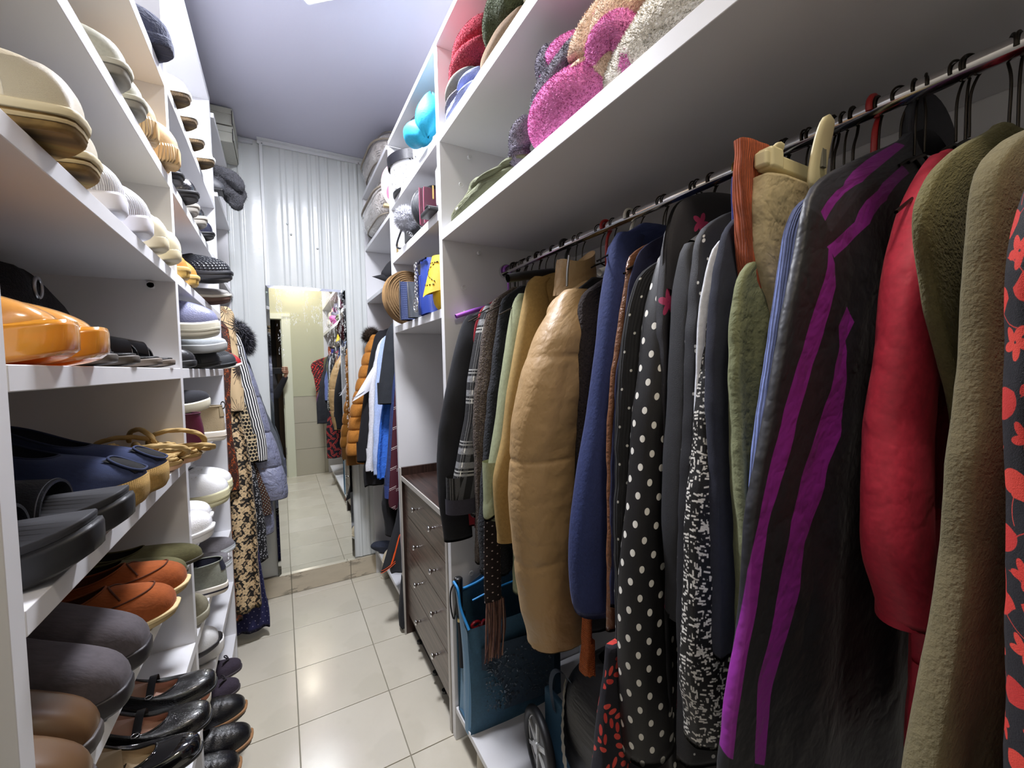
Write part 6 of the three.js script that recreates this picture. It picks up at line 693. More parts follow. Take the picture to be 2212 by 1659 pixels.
  const hatbox = (label, x, y, z, r, h, tilt) => { const t = thing('hat_box', label, 'box', [x, y, z]); t.rotation.set(0, 0, tilt); part('drum', grid(4, 40, (v, s) => { const a = s * 2 * PI; return [cos(a) * r, v * h, sin(a) * r, s * 2 * PI * r, v * h]; }), cloth(0xffffff, { map: leo, bs: 0.0002, rough: 0.55 }), t); part('base_rim', J(cyl(r + 0.002, r + 0.002, 0.012, 0, 0.006, 0, 40)), mt.blackPl, t); part('lid', new THREE.LatheGeometry([[0, 0.048], [r + 0.004, 0.048], [r + 0.009, 0.044], [r + 0.01, 0], [r + 0.006, 0]].map((p) => new THREE.Vector2(...p)), 44).translate(0, h - 0.03, 0), leather(0x1b1b20, 0.3), t); };
  hatbox('leopard print hat box with black lid, beside the far shelf upright', 0.63, 2.238, -2.03, 0.125, 0.155, 0.1); hatbox('leopard print hat box with black lid, behind the turquoise hat', 0.66, 2.238, -1.75, 0.13, 0.18, 0.06);
  { const t = thing('soft_hat', 'turquoise padded hat perched on the edge of the upper shelf', 'hat', [0.53, 2.238, -1.58]); const cm = cloth(0x0b86a6, { rough: 0.7, bump: 'wrinkle', bs: 0.0005, size: [0.3] }); part('crown', grid(22, 30, (v, s) => { const a = s * 2 * PI, e = pow(sin(PI * clamp(v, 0.01, 0.99)), 0.6) * (1 - 0.35 * v); return [cos(a) * 0.06 * e - 0.015 + 0.02 * v, mix(0.03, 0.19, v) + 0.006 * sin(a * 3), sin(a) * 0.075 * e + 0.035]; }), cm, t); part('brim', sausage([[-0.03, 0.05, -0.1], [-0.03, 0.07, -0.04], [-0.02, 0.03, 0.03]], 0.05, 0.045, { seed: 4, amp: 0.15 }), cm, t); part('seam', tube(Array.from({ length: 9 }, (_, i) => { const v = 0.15 + i * 0.08, e = pow(sin(PI * v), 0.6) * (1 - 0.35 * v); return [-0.06 * e - 0.0155 + 0.02 * v, mix(0.03, 0.19, v), 0.035]; }), 0.0014, 20, 5), cloth(0x0a6f8c), t); }
  { const t = thing('white_hat_box', 'white box end behind the turquoise hat at the upright', 'box', [0.7, 2.238, -1.52]); part('body', rbox(0.2, 0.16, 0.1, 0, 0.08, 0, 0.01), M(0xe4e4ea, 0.4), t); part('lid', rbox(0.21, 0.03, 0.11, 0, 0.165, 0, 0.01), leather(0x1b1b20, 0.3), t); }
  // ---- handbags, middle shelf ----
  const y2 = 1.968;
  { const t = thing('pompom_bag', 'small black handbag with a big grey fur pompom', 'handbag', [0.58, y2, -1.93]); part('body', rbox(0.09, 0.13, 0.14, 0, 0.065, 0, 0.02), leather(0x1c1c20, 0.3), t); part('handle', tube([[-0.05, 0.1, -0.06], [-0.065, 0.02, -0.12], [-0.05, -0.0, -0.08]], 0.005, 20, 6), leather(0x1c1c20, 0.3), t); const g = new THREE.SphereGeometry(0.046, 22, 16).translate(-0.06, 0.1, 0.045); part('pompom', g, plush(0xa5a5ad), t); furPart('pompom_fur', g, 5000, 0.02, plush(0xb2b2ba), t, { droop: 0.1 }); part('charm', J(new THREE.TorusGeometry(0.01, 0.002, 6, 14).translate(-0.056, 0.03, 0.07), new THREE.TorusGeometry(0.008, 0.002, 6, 14).translate(-0.054, 0.02, 0.09)), mt.steel, t); part('buckle', rbox(0.012, 0.012, 0.02, -0.046, 0.15, 0.02), metal(0xd8cfb8, 0.3), t); }
  { const t = thing('saddle_bag', 'black leather saddle bag with stitched round flap', 'handbag', [0.6, y2, -1.735]); const bodyf = (z0, z1, k) => grid(10, 30, (v, s) => { const a = s * 2 * PI, e = pow(sin(PI * clamp(v, 0.02, 0.98)), 0.35); return [cos(a) * 0.1 * k * e, 0.1 + sin(a) * 0.1 * k * e, mix(z0, z1, v)]; }); part('body', bodyf(-0.03, 0.04, 1), leather(0x1d2025, 0.26), t); part('flap', bodyf(0.03, 0.052, 0.9), leather(0x23262c, 0.3), t); part('stitching', new THREE.TorusGeometry(0.085, 0.0012, 5, 50).translate(0, 0.1, 0.051), cloth(0x5a5d63), t); part('zip', J(new THREE.TorusGeometry(0.098, 0.003, 6, 40).translate(0, 0.1, 0.0)), mt.steel, t); }
  { const t = thing('clutch', 'burgundy leather clutch standing open-edged beside the saddle bag', 'handbag', [0.57, y2, -1.64]); t.rotation.y = 0.12; const lm = leather(0x5c1633, 0.4); part('panel', rbox(0.15, 0.15, 0.004, 0.02, 0.075, -0.02, 0.0018), lm, t); part('panel', rbox(0.14, 0.145, 0.004, 0.02, 0.072, 0.012, 0.0018), lm, t); part('gusset', grid(6, 8, (v, s) => [-0.05 + 0.02 * abs(2 * s - 1) - 0.0, mix(0.004, 0.14, v), mix(-0.02, 0.012, s)]), leather(0x35091c, 0.5), t); for (const e of [tube([[-0.056, 0.004, -0.02], [-0.057, 0.08, -0.02], [-0.056, 0.15, -0.02]], 0.0022, 10, 5), tube([[-0.051, 0.004, 0.012], [-0.053, 0.07, 0.012], [-0.051, 0.143, 0.012]], 0.0022, 10, 5)]) part('edge', e, leather(0x9c3a5c, 0.4), t); }
  { const t = thing('white_bag', 'white quilted bag with gold zip behind the shelf upright', 'handbag', [0.6, y2, -1.505]); part('body', rbox(0.14, 0.16, 0.05, 0, 0.1, 0, 0.022), M(0xeeeef0, 0.4, { bumpMap: scaled(B.basket, 0.04), bumpScale: 0.003 }), t); part('zip_pull', rbox(0.006, 0.05, 0.008, -0.072, 0.09, -0.03), metal(0xc9a86a, 0.3), t); }
  { const t = thing('black_wallet', 'flat black wallet lying over the shelf edge', 'wallet', [0.54, y2, -1.53]); part('body', rbox(0.1, 0.018, 0.11, 0, 0.01, 0, 0.006), leather(0x16161a, 0.3), t); part('strap', rbox(0.06, 0.006, 0.03, -0.02, 0.022, 0.02), leather(0x16161a, 0.3), t); }
  { const t = thing('trim_tag', 'small gold and black printed tag by the far upright', 'tag', [0.53, y2, -2.1]); part('card', rbox(0.004, 0.045, 0.03, 0, 0.022, 0), M(0x8a7238, 0.5), t); }
  // ---- lower shelf: straw hat, clutch, blue and yellow bags ----
  const y3 = 1.615;
  { const straw = M(0xbf9560, 0.8, { bumpMap: scaled(B.crinkle, 0.05, 0.2), bumpScale: 0.002, map: mottle }), t = thing('straw_hat', 'round woven straw hat bag standing on edge and sticking out of the shelf', 'hat', [0.56, y3 + 0.125, -2.03]); t.rotation.set(0, 0.35, 0.05); const rings = 13; for (let i = 1; i <= rings; i++) part('coil', rope(Array.from({ length: 41 }, (_, k) => { const a = k / 40 * 2 * PI, r = 0.125 * i / rings; return [cos(a) * r, sin(a) * r, 0.03 * (1 - pow(i / rings, 2)) + 0.008 * sin(a * 2)]; }), 0.0055, { tw: 1.4, n: 110 }), straw, t); part('brim', grid(4, 48, (v, s) => { const a = s * 2 * PI, r = 0.126 - 0.004 * v; return [cos(a) * r, sin(a) * r, mix(-0.035, 0.004, v)]; }), straw, t); part('lining', new THREE.CircleGeometry(0.122, 40).translate(0, 0, -0.03), cloth(0x4a1a1f), t); }
  { const t = thing('woven_clutch', 'navy woven clutch with silver trim between the straw hat and blue bag', 'handbag', [0.57, y3, -1.87]); t.rotation.y = -0.1; part('body', grid(14, 24, (v, s) => { const a = s * 2 * PI; return [cos(a) * 0.09, mix(0, 0.17, v), sin(a) * mix(0.04, 0.012, v), s * 0.3, v * 0.17]; }), M(0x2b3a68, 0.5, { bumpMap: scaled(B.basket, 0.05), bumpScale: 0.004 }), t); part('frame_edge', tube([[-0.092, 0.0, 0.0], [-0.094, 0.1, 0.002], [-0.09, 0.175, 0]], 0.003, 14, 6), mt.steel, t); }
  { const t = thing('glitter_pouch', 'dark grey glittery pouch leaning beneath the chain of the blue bag', 'handbag', [0.57, y3, -1.78]); part('body', grid(12, 24, (v, s) => { const a = s * 2 * PI; return [cos(a) * 0.085, mix(0, 0.15, v), sin(a) * mix(0.035, 0.01, v)]; }), leather(0x3d4148, 0.4, { metalness: 0.3 }), t); part('piping', tube([[-0.086, 0.0, 0.035], [-0.088, 0.08, 0.03], [-0.086, 0.15, 0.012]], 0.002, 12, 5), mt.steel, t); }
  { const blue = leather(0x2743a0, 0.38), t = thing('blue_bag', 'cobalt blue leather tote with black handle and silver chain charm', 'handbag', [0.6, y3, -1.64]); part('body', grid(16, 36, (v, s) => { const a = s * 2 * PI, k = 1 + 0.02 * sin(v * 5); return [sign(cos(a)) * pow(abs(cos(a)), 0.4) * 0.09 * k, v * 0.215, sign(sin(a)) * pow(abs(sin(a)), 0.5) * mix(0.075, 0.06, v)]; }), blue, t); part('top_zip', J(rbox(0.18, 0.006, 0.03, 0, 0.214, 0), tube([[-0.09, 0.21, -0.05], [-0.096, 0.212, 0], [-0.09, 0.21, 0.05]], 0.004, 12, 6)), leather(0x14183a, 0.4), t); part('handle', tube([[-0.02, 0.2, 0.06], [-0.02, 0.265, 0.07], [-0.01, 0.3, 0.1], [0, 0.27, 0.14], [0.01, 0.2, 0.15]], 0.008, 40, 8), leather(0x12131c, 0.35), t); const g = []; for (let i = 0; i < 18; i++) g.push(new THREE.TorusGeometry(0.0075, 0.0022, 6, 14).rotateY(i % 2 ? 0.4 : PI / 2).translate(-0.102 - 0.002 * sin(i), 0.205 - i * 0.0075, -0.045 + 0.002 * sin(i * 2))); part('chain', J(g), mt.chrome, t); const md = [new THREE.TorusGeometry(0.03, 0.003, 8, 40)]; for (let k = 0; k < 6; k++) md.push(new THREE.TorusGeometry(0.011, 0.002, 6, 20).translate(0.015 * cos(k * 1.047), 0.015 * sin(k * 1.047), 0)); part('medallion', J(md.map((q) => q.rotateY(PI / 2).translate(-0.108, 0.042, -0.04))), mt.chrome, t); part('side_fold', rbox(0.008, 0.16, 0.03, -0.09, 0.08, -0.04, 0.003), leather(0x203a90, 0.38), t); }
  { const yl = M(0xe3b81a, 0.5, { bumpMap: B.fleece, bumpScale: 0.001 }), t = thing('yellow_bag', 'bright yellow handbag with dashed black stitching slumped by the upright', 'handbag', [0.56, y3, -1.515]); part('body', grid(18, 30, (v, s) => { const a = s * 2 * PI, e = pow(sin(PI * clamp(v, 0.015, 0.985)), 0.3); return [sign(cos(a)) * pow(abs(cos(a)), 0.6) * mix(0.07, 0.045, v) * e - 0.0 + 0.02 * v, mix(0.0, 0.2, v), sin(a) * mix(0.045, 0.05, v) * e + 0.012 * sin(v * 5)]; }), yl, t); part('flap', grid(12, 16, (v, s) => { const a = mix(-1.5, 1.5, s); return [-cos(a) * mix(0.06, 0.088, v) + 0.012 * (1 - v), mix(0.2, 0.045, v) + 0.03 * v * abs(a) / 1.5, sin(a) * mix(0.045, 0.052, v)]; }), yl, t); const st = []; const dash = (p, q) => { for (let i = 0; i < 9; i++) { const f0 = i / 9, f1 = f0 + 0.055; const L = (f) => { const a = mix(p[0], q[0], f), v = mix(p[1], q[1], f); return [-cos(a) * mix(0.0615, 0.0895, v) + 0.012 * (1 - v), mix(0.2, 0.045, v) + 0.03 * v * abs(a) / 1.5, sin(a) * mix(0.0465, 0.0535, v)]; }; st.push(tube([L(f0), L(f1)], 0.0013, 2, 5)); } }; dash([-1.1, 0.15], [0.9, 0.2]); dash([-1.1, 0.55], [1.1, 0.1]); dash([-0.9, 0.15], [0.9, 0.75]); dash([-1.2, 0.62], [0.9, 0.8]); part('stitching', J(st), cloth(0x1a1a16), t); }
}
{ // ---- soft piles on the long shelves ----
  const yB = 1.89, yA = 2.231, S = sausage;
  const soft = (name, label, cat, geo, col, n, len, more = []) => { const t = thing(name, label, cat); const m = plush(col, { bs: 0.006, sheen: 0.8 }); part('body', geo, m, t); furPart('pile', geo, n, len * 0.36, m, t, { w: 0.0014, wild: 0.8 }); for (const [nm, g, c, k] of more) { const mm = plush(c, { bs: 0.006, sheen: 0.8 }); part(nm, g, mm, t, nm === 'trim' ? 'grey plush trim' : undefined); furPart('trim_pile', g, k, len * 0.36, mm, t, { w: 0.0016, seed: 5 }); } return t; };
  const pink = 0xe683c0, gr = 0x77727f;
  soft('bathrobe', 'bundled pink plush robe with grey trim on the long shelf', 'robe', J(
    S([[0.64, 1.955, -0.9], [0.605, 1.962, -0.82], [0.595, 1.965, -0.74], [0.61, 1.955, -0.65], [0.64, 1.94, -0.58]], 0.085, 0.072, { seed: 1, amp: 0.14, fq: 7, n: 40, m: 32 }),
    S([[0.66, 2.03, -0.9], [0.62, 2.07, -0.8], [0.62, 2.06, -0.72], [0.66, 2.04, -0.64]], 0.07, 0.05, { seed: 2, amp: 0.2, fq: 8, crease: 0.12, tw: 5, n: 36, m: 28 }),
    S([[0.58, 1.94, -0.64], [0.55, 1.99, -0.61], [0.555, 1.99, -0.57], [0.57, 1.925, -0.56]], 0.034, 0.03, { seed: 3 }), S([[0.6, 2.02, -0.66], [0.57, 2.04, -0.62], [0.58, 1.99, -0.57]], 0.035, 0.03, { seed: 5 }), S([[0.56, 1.915, -0.57], [0.56, 1.93, -0.53], [0.6, 1.92, -0.48]], 0.03, 0.028, { seed: 6 })), pink, 60000, 0.011, [
    ['trim', J(S([[0.575, 1.985, -0.905], [0.545, 2.01, -0.82], [0.54, 2.03, -0.72], [0.545, 2.045, -0.63]], 0.018, 0.024, { seed: 3, fq: 16, amp: 0.2 })), 0x827e89, 6000],
    ['sleeve_end', S([[0.6, 2.05, -0.95], [0.575, 2.0, -0.96], [0.575, 1.95, -0.965], [0.59, 1.905, -0.94]], 0.026, 0.032, { seed: 4 }), gr, 4500],
    ['sleeve_end', S([[0.64, 2.05, -0.87], [0.6, 2.085, -0.86], [0.575, 2.1, -0.825], [0.575, 2.06, -0.79], [0.6, 2.03, -0.77]], 0.032, 0.034, { seed: 6, end: 0.5 }), gr, 6000]]);
  soft('bathrobe', 'bundled peach fleece robe standing in upright folds on the long shelf', 'robe', J(S([[0.575, 1.94, -0.645], [0.555, 2.0, -0.67], [0.6, 2.09, -0.6], [0.66, 2.15, -0.56]], 0.035, 0.045, { seed: 11, amp: 0.15 }), S([[0.57, 1.93, -0.6], [0.56, 2.01, -0.61], [0.6, 2.1, -0.53], [0.66, 2.16, -0.48]], 0.036, 0.045, { seed: 12, amp: 0.15 }), S([[0.62, 1.93, -0.5], [0.62, 2.05, -0.48], [0.66, 2.15, -0.4]], 0.05, 0.06, { seed: 13, amp: 0.15 }), S([[0.7, 1.95, -0.6], [0.72, 2.06, -0.55], [0.72, 2.12, -0.35]], 0.09, 0.09, { seed: 14 })), 0xecceb5, 50000, 0.01);
  soft('blanket', 'cream fluffy blanket draped along the front edge of the long shelf', 'blanket', J(S([[0.58, 1.925, -0.64], [0.565, 1.945, -0.48], [0.56, 1.95, -0.36], [0.57, 1.96, -0.22], [0.58, 1.97, -0.02]], 0.05, 0.055, { seed: 21, amp: 0.14, n: 44 }), S([[0.6, 1.99, -0.52], [0.58, 2.03, -0.4], [0.6, 2.05, -0.24], [0.62, 2.05, 0]], 0.06, 0.055, { seed: 22, amp: 0.2, crease: 0.12, tw: 6, n: 40 }), S([[0.575, 1.915, -0.55], [0.55, 1.93, -0.5], [0.545, 1.915, -0.44]], 0.022, 0.024, { seed: 23 })), 0xf2ecdf, 60000, 0.012);
  { const km = cloth(0x575a41, { bump: 'wrinkle', bs: 0.003, size: [0.2] }), t = thing('folded_trousers', 'olive green trousers folded flat at the end of the long shelf', 'trousers'); part('body', J(S([[0.57, yB + 0.02, -1.4], [0.57, yB + 0.03, -1.25], [0.58, yB + 0.035, -1.08], [0.6, yB + 0.03, -0.95]], 0.05, 0.02, { seed: 31, amp: 0.3, end: 0.18 }), S([[0.62, yB + 0.045, -1.34], [0.61, yB + 0.06, -1.2], [0.61, yB + 0.055, -1.05], [0.64, yB + 0.04, -0.92]], 0.07, 0.024, { seed: 32, amp: 0.35, end: 0.18, crease: 0.15, tw: 8 })), km, t); part('cuff_fold', S([[0.545, yB + 0.02, -1.22], [0.54, yB + 0.04, -1.12], [0.55, yB + 0.03, -1.02]], 0.014, 0.014, { seed: 33 }), km, t); part('care_label', rbox(0.002, 0.006, 0.02, 0.519, yB + 0.022, -1.28), mt.whitePl, t); }
  soft('knit_jumper', 'dark red plush jumper folded on the upper long shelf', 'jumper', J(S([[0.6, 2.35, -1.39], [0.59, 2.37, -1.28], [0.6, 2.365, -1.14]], 0.075, 0.032, { seed: 41, amp: 0.1, end: 0.2 }), S([[0.61, 2.41, -1.38], [0.6, 2.43, -1.26], [0.61, 2.42, -1.13]], 0.075, 0.036, { seed: 42, amp: 0.1, end: 0.2 })), 0x8c2434, 22000, 0.007);
  { const t = thing('scarf', 'grey and cream knitted scarf folded below the red jumper', 'scarf'); part('body', J(S([[0.58, 2.31, -1.4], [0.57, 2.318, -1.32], [0.58, 2.315, -1.2]], 0.06, 0.017, { seed: 44, end: 0.2 })), cloth(0x9b988e, { bump: 'basket', bs: 0.006, size: [0.05] }), t); part('fold', S([[0.575, 2.275, -1.41], [0.57, 2.28, -1.33], [0.58, 2.28, -1.22]], 0.055, 0.018, { seed: 45, end: 0.2 }), cloth(0x5f5c60, { bump: 'fleece', bs: 0.004 }), t); }
  { const t = thing('folded_shirt', 'lilac blue folded shirt at the bottom of the knitwear pile', 'shirt'); part('body', J(S([[0.565, 2.245, -1.39], [0.56, 2.25, -1.3], [0.57, 2.25, -1.15]], 0.05, 0.016, { seed: 46, amp: 0.3, end: 0.2 }), S([[0.55, 2.275, -1.3], [0.55, 2.285, -1.22], [0.56, 2.28, -1.14]], 0.03, 0.016, { seed: 47, amp: 0.3 })), cloth(0x7f88b0, { bump: 'wrinkle', bs: 0.003, size: [0.12] }), t); }
  soft('knit_hat', 'dark moss green chunky knit pile beside the red jumper', 'hat', J(S([[0.57, 2.3, -1.1], [0.565, 2.33, -1.03], [0.57, 2.34, -0.95], [0.6, 2.33, -0.86]], 0.055, 0.05, { seed: 51, amp: 0.3, fq: 18 })), 0x39402a, 5000, 0.008);
  { const t = thing('scarf', 'tan cable knit scarf under the moss green pile', 'scarf'); part('body', S([[0.56, 2.25, -1.12], [0.555, 2.255, -1.0], [0.56, 2.255, -0.88]], 0.04, 0.022, { seed: 53, end: 0.2 }), cloth(0xa88b6c, { bump: 'basket', bs: 0.006, size: [0.05] }), t); }
  soft('knit_blanket', 'cream fuzzy knit folded high on the upper long shelf', 'blanket', J(S([[0.58, 2.28, -0.9], [0.56, 2.32, -0.8], [0.56, 2.33, -0.68], [0.58, 2.3, -0.5]], 0.06, 0.06, { seed: 55, amp: 0.2 }), S([[0.6, 2.4, -0.86], [0.59, 2.42, -0.74], [0.6, 2.42, -0.55]], 0.06, 0.05, { seed: 56, amp: 0.2 })), 0xcfc7b4, 12000, 0.012);
  { const t = thing('beaded_charm', 'clear beaded star charm stuck high on the shelf upright', 'charm', [0.64, 2.44, -1.425]); const b = []; for (let k = 0; k < 6; k++) for (let i = 1; i <= 3; i++) b.push(new THREE.SphereGeometry(0.006 + 0.001 * (i === 3), 8, 6).translate(cos(k * 1.047) * i * 0.012, sin(k * 1.047) * i * 0.012, 0.004)); part('bead', J(b), M(0xd5cfd6, 0.1, { transmission: 0.6, thickness: 0 }), t); }
}
{ // ---- blue shopping trolley, wheel, black bag on the bottom shelf ----
  const yS = 0.134, teal = M(0x3b6783, 0.6, { bumpMap: B.weave, bumpScale: 0.0008, map: mottle }), edge = rubber(0x2a86c8, 0.4);
  const t = thing('shopping_trolley_bag', 'blue shopping bag with worn silver stained panel on the bottom shelf', 'bag', [0, 0, 0]);
  const x0 = 0.525, x1 = 0.9, z0 = -1.4, z1 = -1.285;
  const streak = ctex(128, 512, (c, W, H) => { c.fillStyle = '#5d86a4'; c.fillRect(0, 0, W, H); const R = rng(91); for (let i = 0; i < 90; i++) { c.globalAlpha = 0.12 + 0.2 * R(); c.fillStyle = R() < 0.6 ? '#9fb4c2' : '#2f6da3'; c.fillRect(R() * W, R() * H * 0.5, 1 + 3 * R(), H * (0.3 + 0.6 * R())); } c.globalAlpha = 1; }, [0.12, 0.48]);
  part('end_panel', grid(20, 10, (v, s) => { const z = mix(z0, z1, s), top = mix(0.62, 0.5, sm(0.35, 0.85, s)) + 0.02 * sm(0.3, 0, s), y = mix(yS - 0.015, top, v); return [x0 + 0.012 * sin(v * 3) + 0.006 * sin(s * 7 + v * 2) - 0.012 * v, y, z, z, y]; }, true), cloth(0xffffff, { map: streak, rough: 0.6 }), t);
  part('side_panel', grid(16, 20, (v, s) => { const x = mix(x0 - 0.004, x1, s), top = 0.5 + 0.02 * s, y = mix(yS, top, v); return [x, y, z1 + 0.012 * sin(v * 4 + s * 3) + 0.02 * sin(PI * s) * v, x, y]; }, true), teal, t);
  part('back_panel', grid(16, 12, (v, s) => { const x = mix(x0, x1, s), y = mix(yS, 0.585 + 0.07 * sm(0, 0.55, s), v); return [x, y, z0 - 0.004, x, y]; }, true), teal, t);
  part('far_end', grid(4, 6, (v, s) => [x1, mix(yS, 0.58, v), mix(z0, z1, s)]), teal, t);
  part('base', ubox(x1 - x0, 0.012, 0.11, (x0 + x1) / 2, yS + 0.008, (z0 + z1) / 2), teal, t);
  part('edge_binding', J(tube([[x0 - 0.012, 0.63, z0 + 0.01], [x0 - 0.008, 0.615, z0 + 0.04], [x0 - 0.01, 0.56, z0 + 0.07], [x0, 0.505, z1]], 0.005, 40, 7), tube([[x0, 0.585, z0], [0.62, 0.6, z0], [0.72, 0.645, z0], [x1, 0.655, z0]], 0.005, 40, 7), tube([[0.58, 0.545, z0 + 0.02], [0.68, 0.57, z0 + 0.03], [0.8, 0.58, z0 + 0.03]], 0.004, 30, 6)), edge, t);
  { const R = rng(93), pc = []; for (let i = 0; i < 900; i++) { const x = 0.575 + 0.26 * R(), y = 0.2 + 0.21 * R(); if (R() > 0.35 + 0.7 * sm(0.72, 0.58, x)) continue; pc.push(tr(new THREE.PlaneGeometry(0.004 + 0.007 * R(), 0.002 + 0.003 * R()), 0, 0, 0, R() * 1.2 - 0.6, R() - 0.5, R() * 6).translate(x, y, z1 + 0.024 + 0.012 * sin(x * 9))); } const m = part('flaking_print', J(pc), M(0x5d6874, 0.4, { metalness: 0.4 }), t); m.userData.kind = 'stuff'; part('print_panel', grid(6, 8, (v, s) => { const x = mix(0.565, 0.85, s), y = mix(0.185, 0.43, v); return [x, y, z1 + 0.02 + 0.012 * sin(x * 9), x, y]; }, true), cloth(0x2d3f50, { rough: 0.7 }), t); }
  { const u = thing('folding_umbrella', 'black folding umbrella with wrist loop standing at the trolley bag', 'umbrella', [0.532, 0.51, -1.392]); part('handle', J(cyl(0.013, 0.016, 0.13, 0, 0.06, 0, 16), new THREE.SphereGeometry(0.015, 14, 8).scale(1, 0.45, 1).translate(0, 0.125, 0)), mt.blackPl, u); part('wrist_loop', tube([[0, 0.12, 0], [-0.022, 0.09, -0.012], [-0.026, 0.02, -0.014], [-0.018, -0.025, -0.008], [-0.01, 0.03, -0.006], [-0.004, 0.11, 0]], 0.003, 50, 6), cloth(0x121214), u); part('folded_canopy', cyl(0.012, 0.015, 0.2, 0.006, -0.1, 0.006, 14), cloth(0x14141a), u); part('ferrule', cyl(0.008, 0.008, 0.012, -0.004, -0.02, 0.012, 12), metal(0xc9b98a, 0.3), u); }
  { const r = thing('red_bow_thing', 'small shiny red bow inside the blue shopping bag', 'bow', [0.585, 0.475, -1.33]); part('loop', J(new THREE.TorusGeometry(0.016, 0.006, 8, 20).scale(1, 0.7, 1).translate(-0.014, 0.01, 0), new THREE.TorusGeometry(0.014, 0.006, 8, 20).scale(1, 0.7, 1).rotateY(0.7).translate(0.014, 0.005, 0)), M(0xb3222e, 0.25, { clearcoat: 0.7 }), r); part('knot', new THREE.SphereGeometry(0.008, 10, 8).translate(0, 0.006, 0.004), M(0x8d1822, 0.3), r); }
  // trolley with spoked wheels
  const w = thing('trolley_frame', 'blue luggage trolley base with black spoked wheel', 'trolley', [0, 0, 0]);
  { const R0 = 0.105, cx = 0.645, cy = yS + R0, cz = -1.04, ry = -1.74, place = (g) => g.rotateY(ry).translate(cx, cy, cz); const wheel = part('wheel', place(new THREE.TorusGeometry(R0 - 0.013, 0.0135, 14, 48)), rubber(0x17171a, 0.5), w); part('rim', place(J(new THREE.TorusGeometry(R0 - 0.028, 0.004, 8, 48), cyl(0.018, 0.018, 0.03, 0, 0, 0, 20).rotateX(PI / 2))), M(0xb9b9b6, 0.35, { metalness: 0.6 }), wheel); part('disc', place(cyl(R0 - 0.03, R0 - 0.03, 0.006, 0, 0, -0.008, 40).rotateX(PI / 2).translate(0, 0, 0)), M(0x4a4a4c, 0.5), wheel); for (let k = 0; k < 6; k++) { const sp = new THREE.BoxGeometry(0.011, R0 - 0.045, 0.01).translate(0, (R0 - 0.03) / 2 + 0.004, 0.004).rotateZ(k * PI / 3); part('spoke', place(sp), M(0xc4c4c0, 0.35, { metalness: 0.5 }), wheel); } }
  part('base_plate', grid(6, 14, (v, s) => { const x = mix(0.665, 0.86, v), z = mix(-1.1, -0.78, s); return [x, yS + 0.012 + 0.2 * v * sm(0.0, 0.4, s) + 0.004, z - 0.04 * v]; }), teal, w);
  part('side_shell', rbox(0.02, 0.24, 0.26, 0.7, yS + 0.13, -0.95, 0.008), teal, w);
  const bag = thing('black_trolley_bag', 'black fabric bag with a ribbed cream webbing strap on the bottom shelf', 'bag', [0, 0, 0]);
  part('body', grid(24, 40, (v, s) => { const a = s * 2 * PI, e = pow(sin(PI * clamp(v, 0.01, 0.99)), 0.25), y = mix(yS + 0.001, 0.56, v); return [0.82 + sign(cos(a)) * pow(abs(cos(a)), 0.6) * 0.15 * e, y, -0.88 + sign(sin(a)) * pow(abs(sin(a)), 0.6) * 0.16 * e + 0.03 * v + 0.006 * N3(v * 6, s * 9)]; }, true), M(0x16161a, 0.42, { bumpMap: scaled(B.wrinkle, 0.5), bumpScale: 0.002 }), bag);
  part('webbing_strap', grid(60, 3, (v, s) => { const c = new THREE.CatmullRomCurve3([V(0.7, 0.46, -0.98), V(0.655, 0.33, -0.93), V(0.625, 0.22, -0.84), V(0.6, 0.15, -0.76), V(0.6, 0.142, -0.68)]), p = c.getPointAt(v); return [p.x - 0.002 * sin(v * 260), p.y + (s - 0.5) * 0.03, p.z + (s - 0.5) * 0.012]; }), cloth(0xc6bfae, { bump: 'crinkle', bs: 0.002, size: [0.05, 0.1] }), bag);
  part('handle_loop', grid(30, 3, (v, s) => { const a = mix(-0.4, 2.2, v); return [0.7 - 0.03 * sin(v * PI), 0.36 + 0.16 * sin(a) * 0.9, -1.02 + 0.09 * (1 - cos(a)) * 0.5 + (s - 0.5) * 0.018]; }), cloth(0x36414e), bag);
  part('rubber_emblem', new THREE.TorusGeometry(0.012, 0.0016, 6, 24).rotateY(-0.9).translate(0.672, 0.17, -0.72), rubber(0x3a3a3e, 0.5), bag);
}
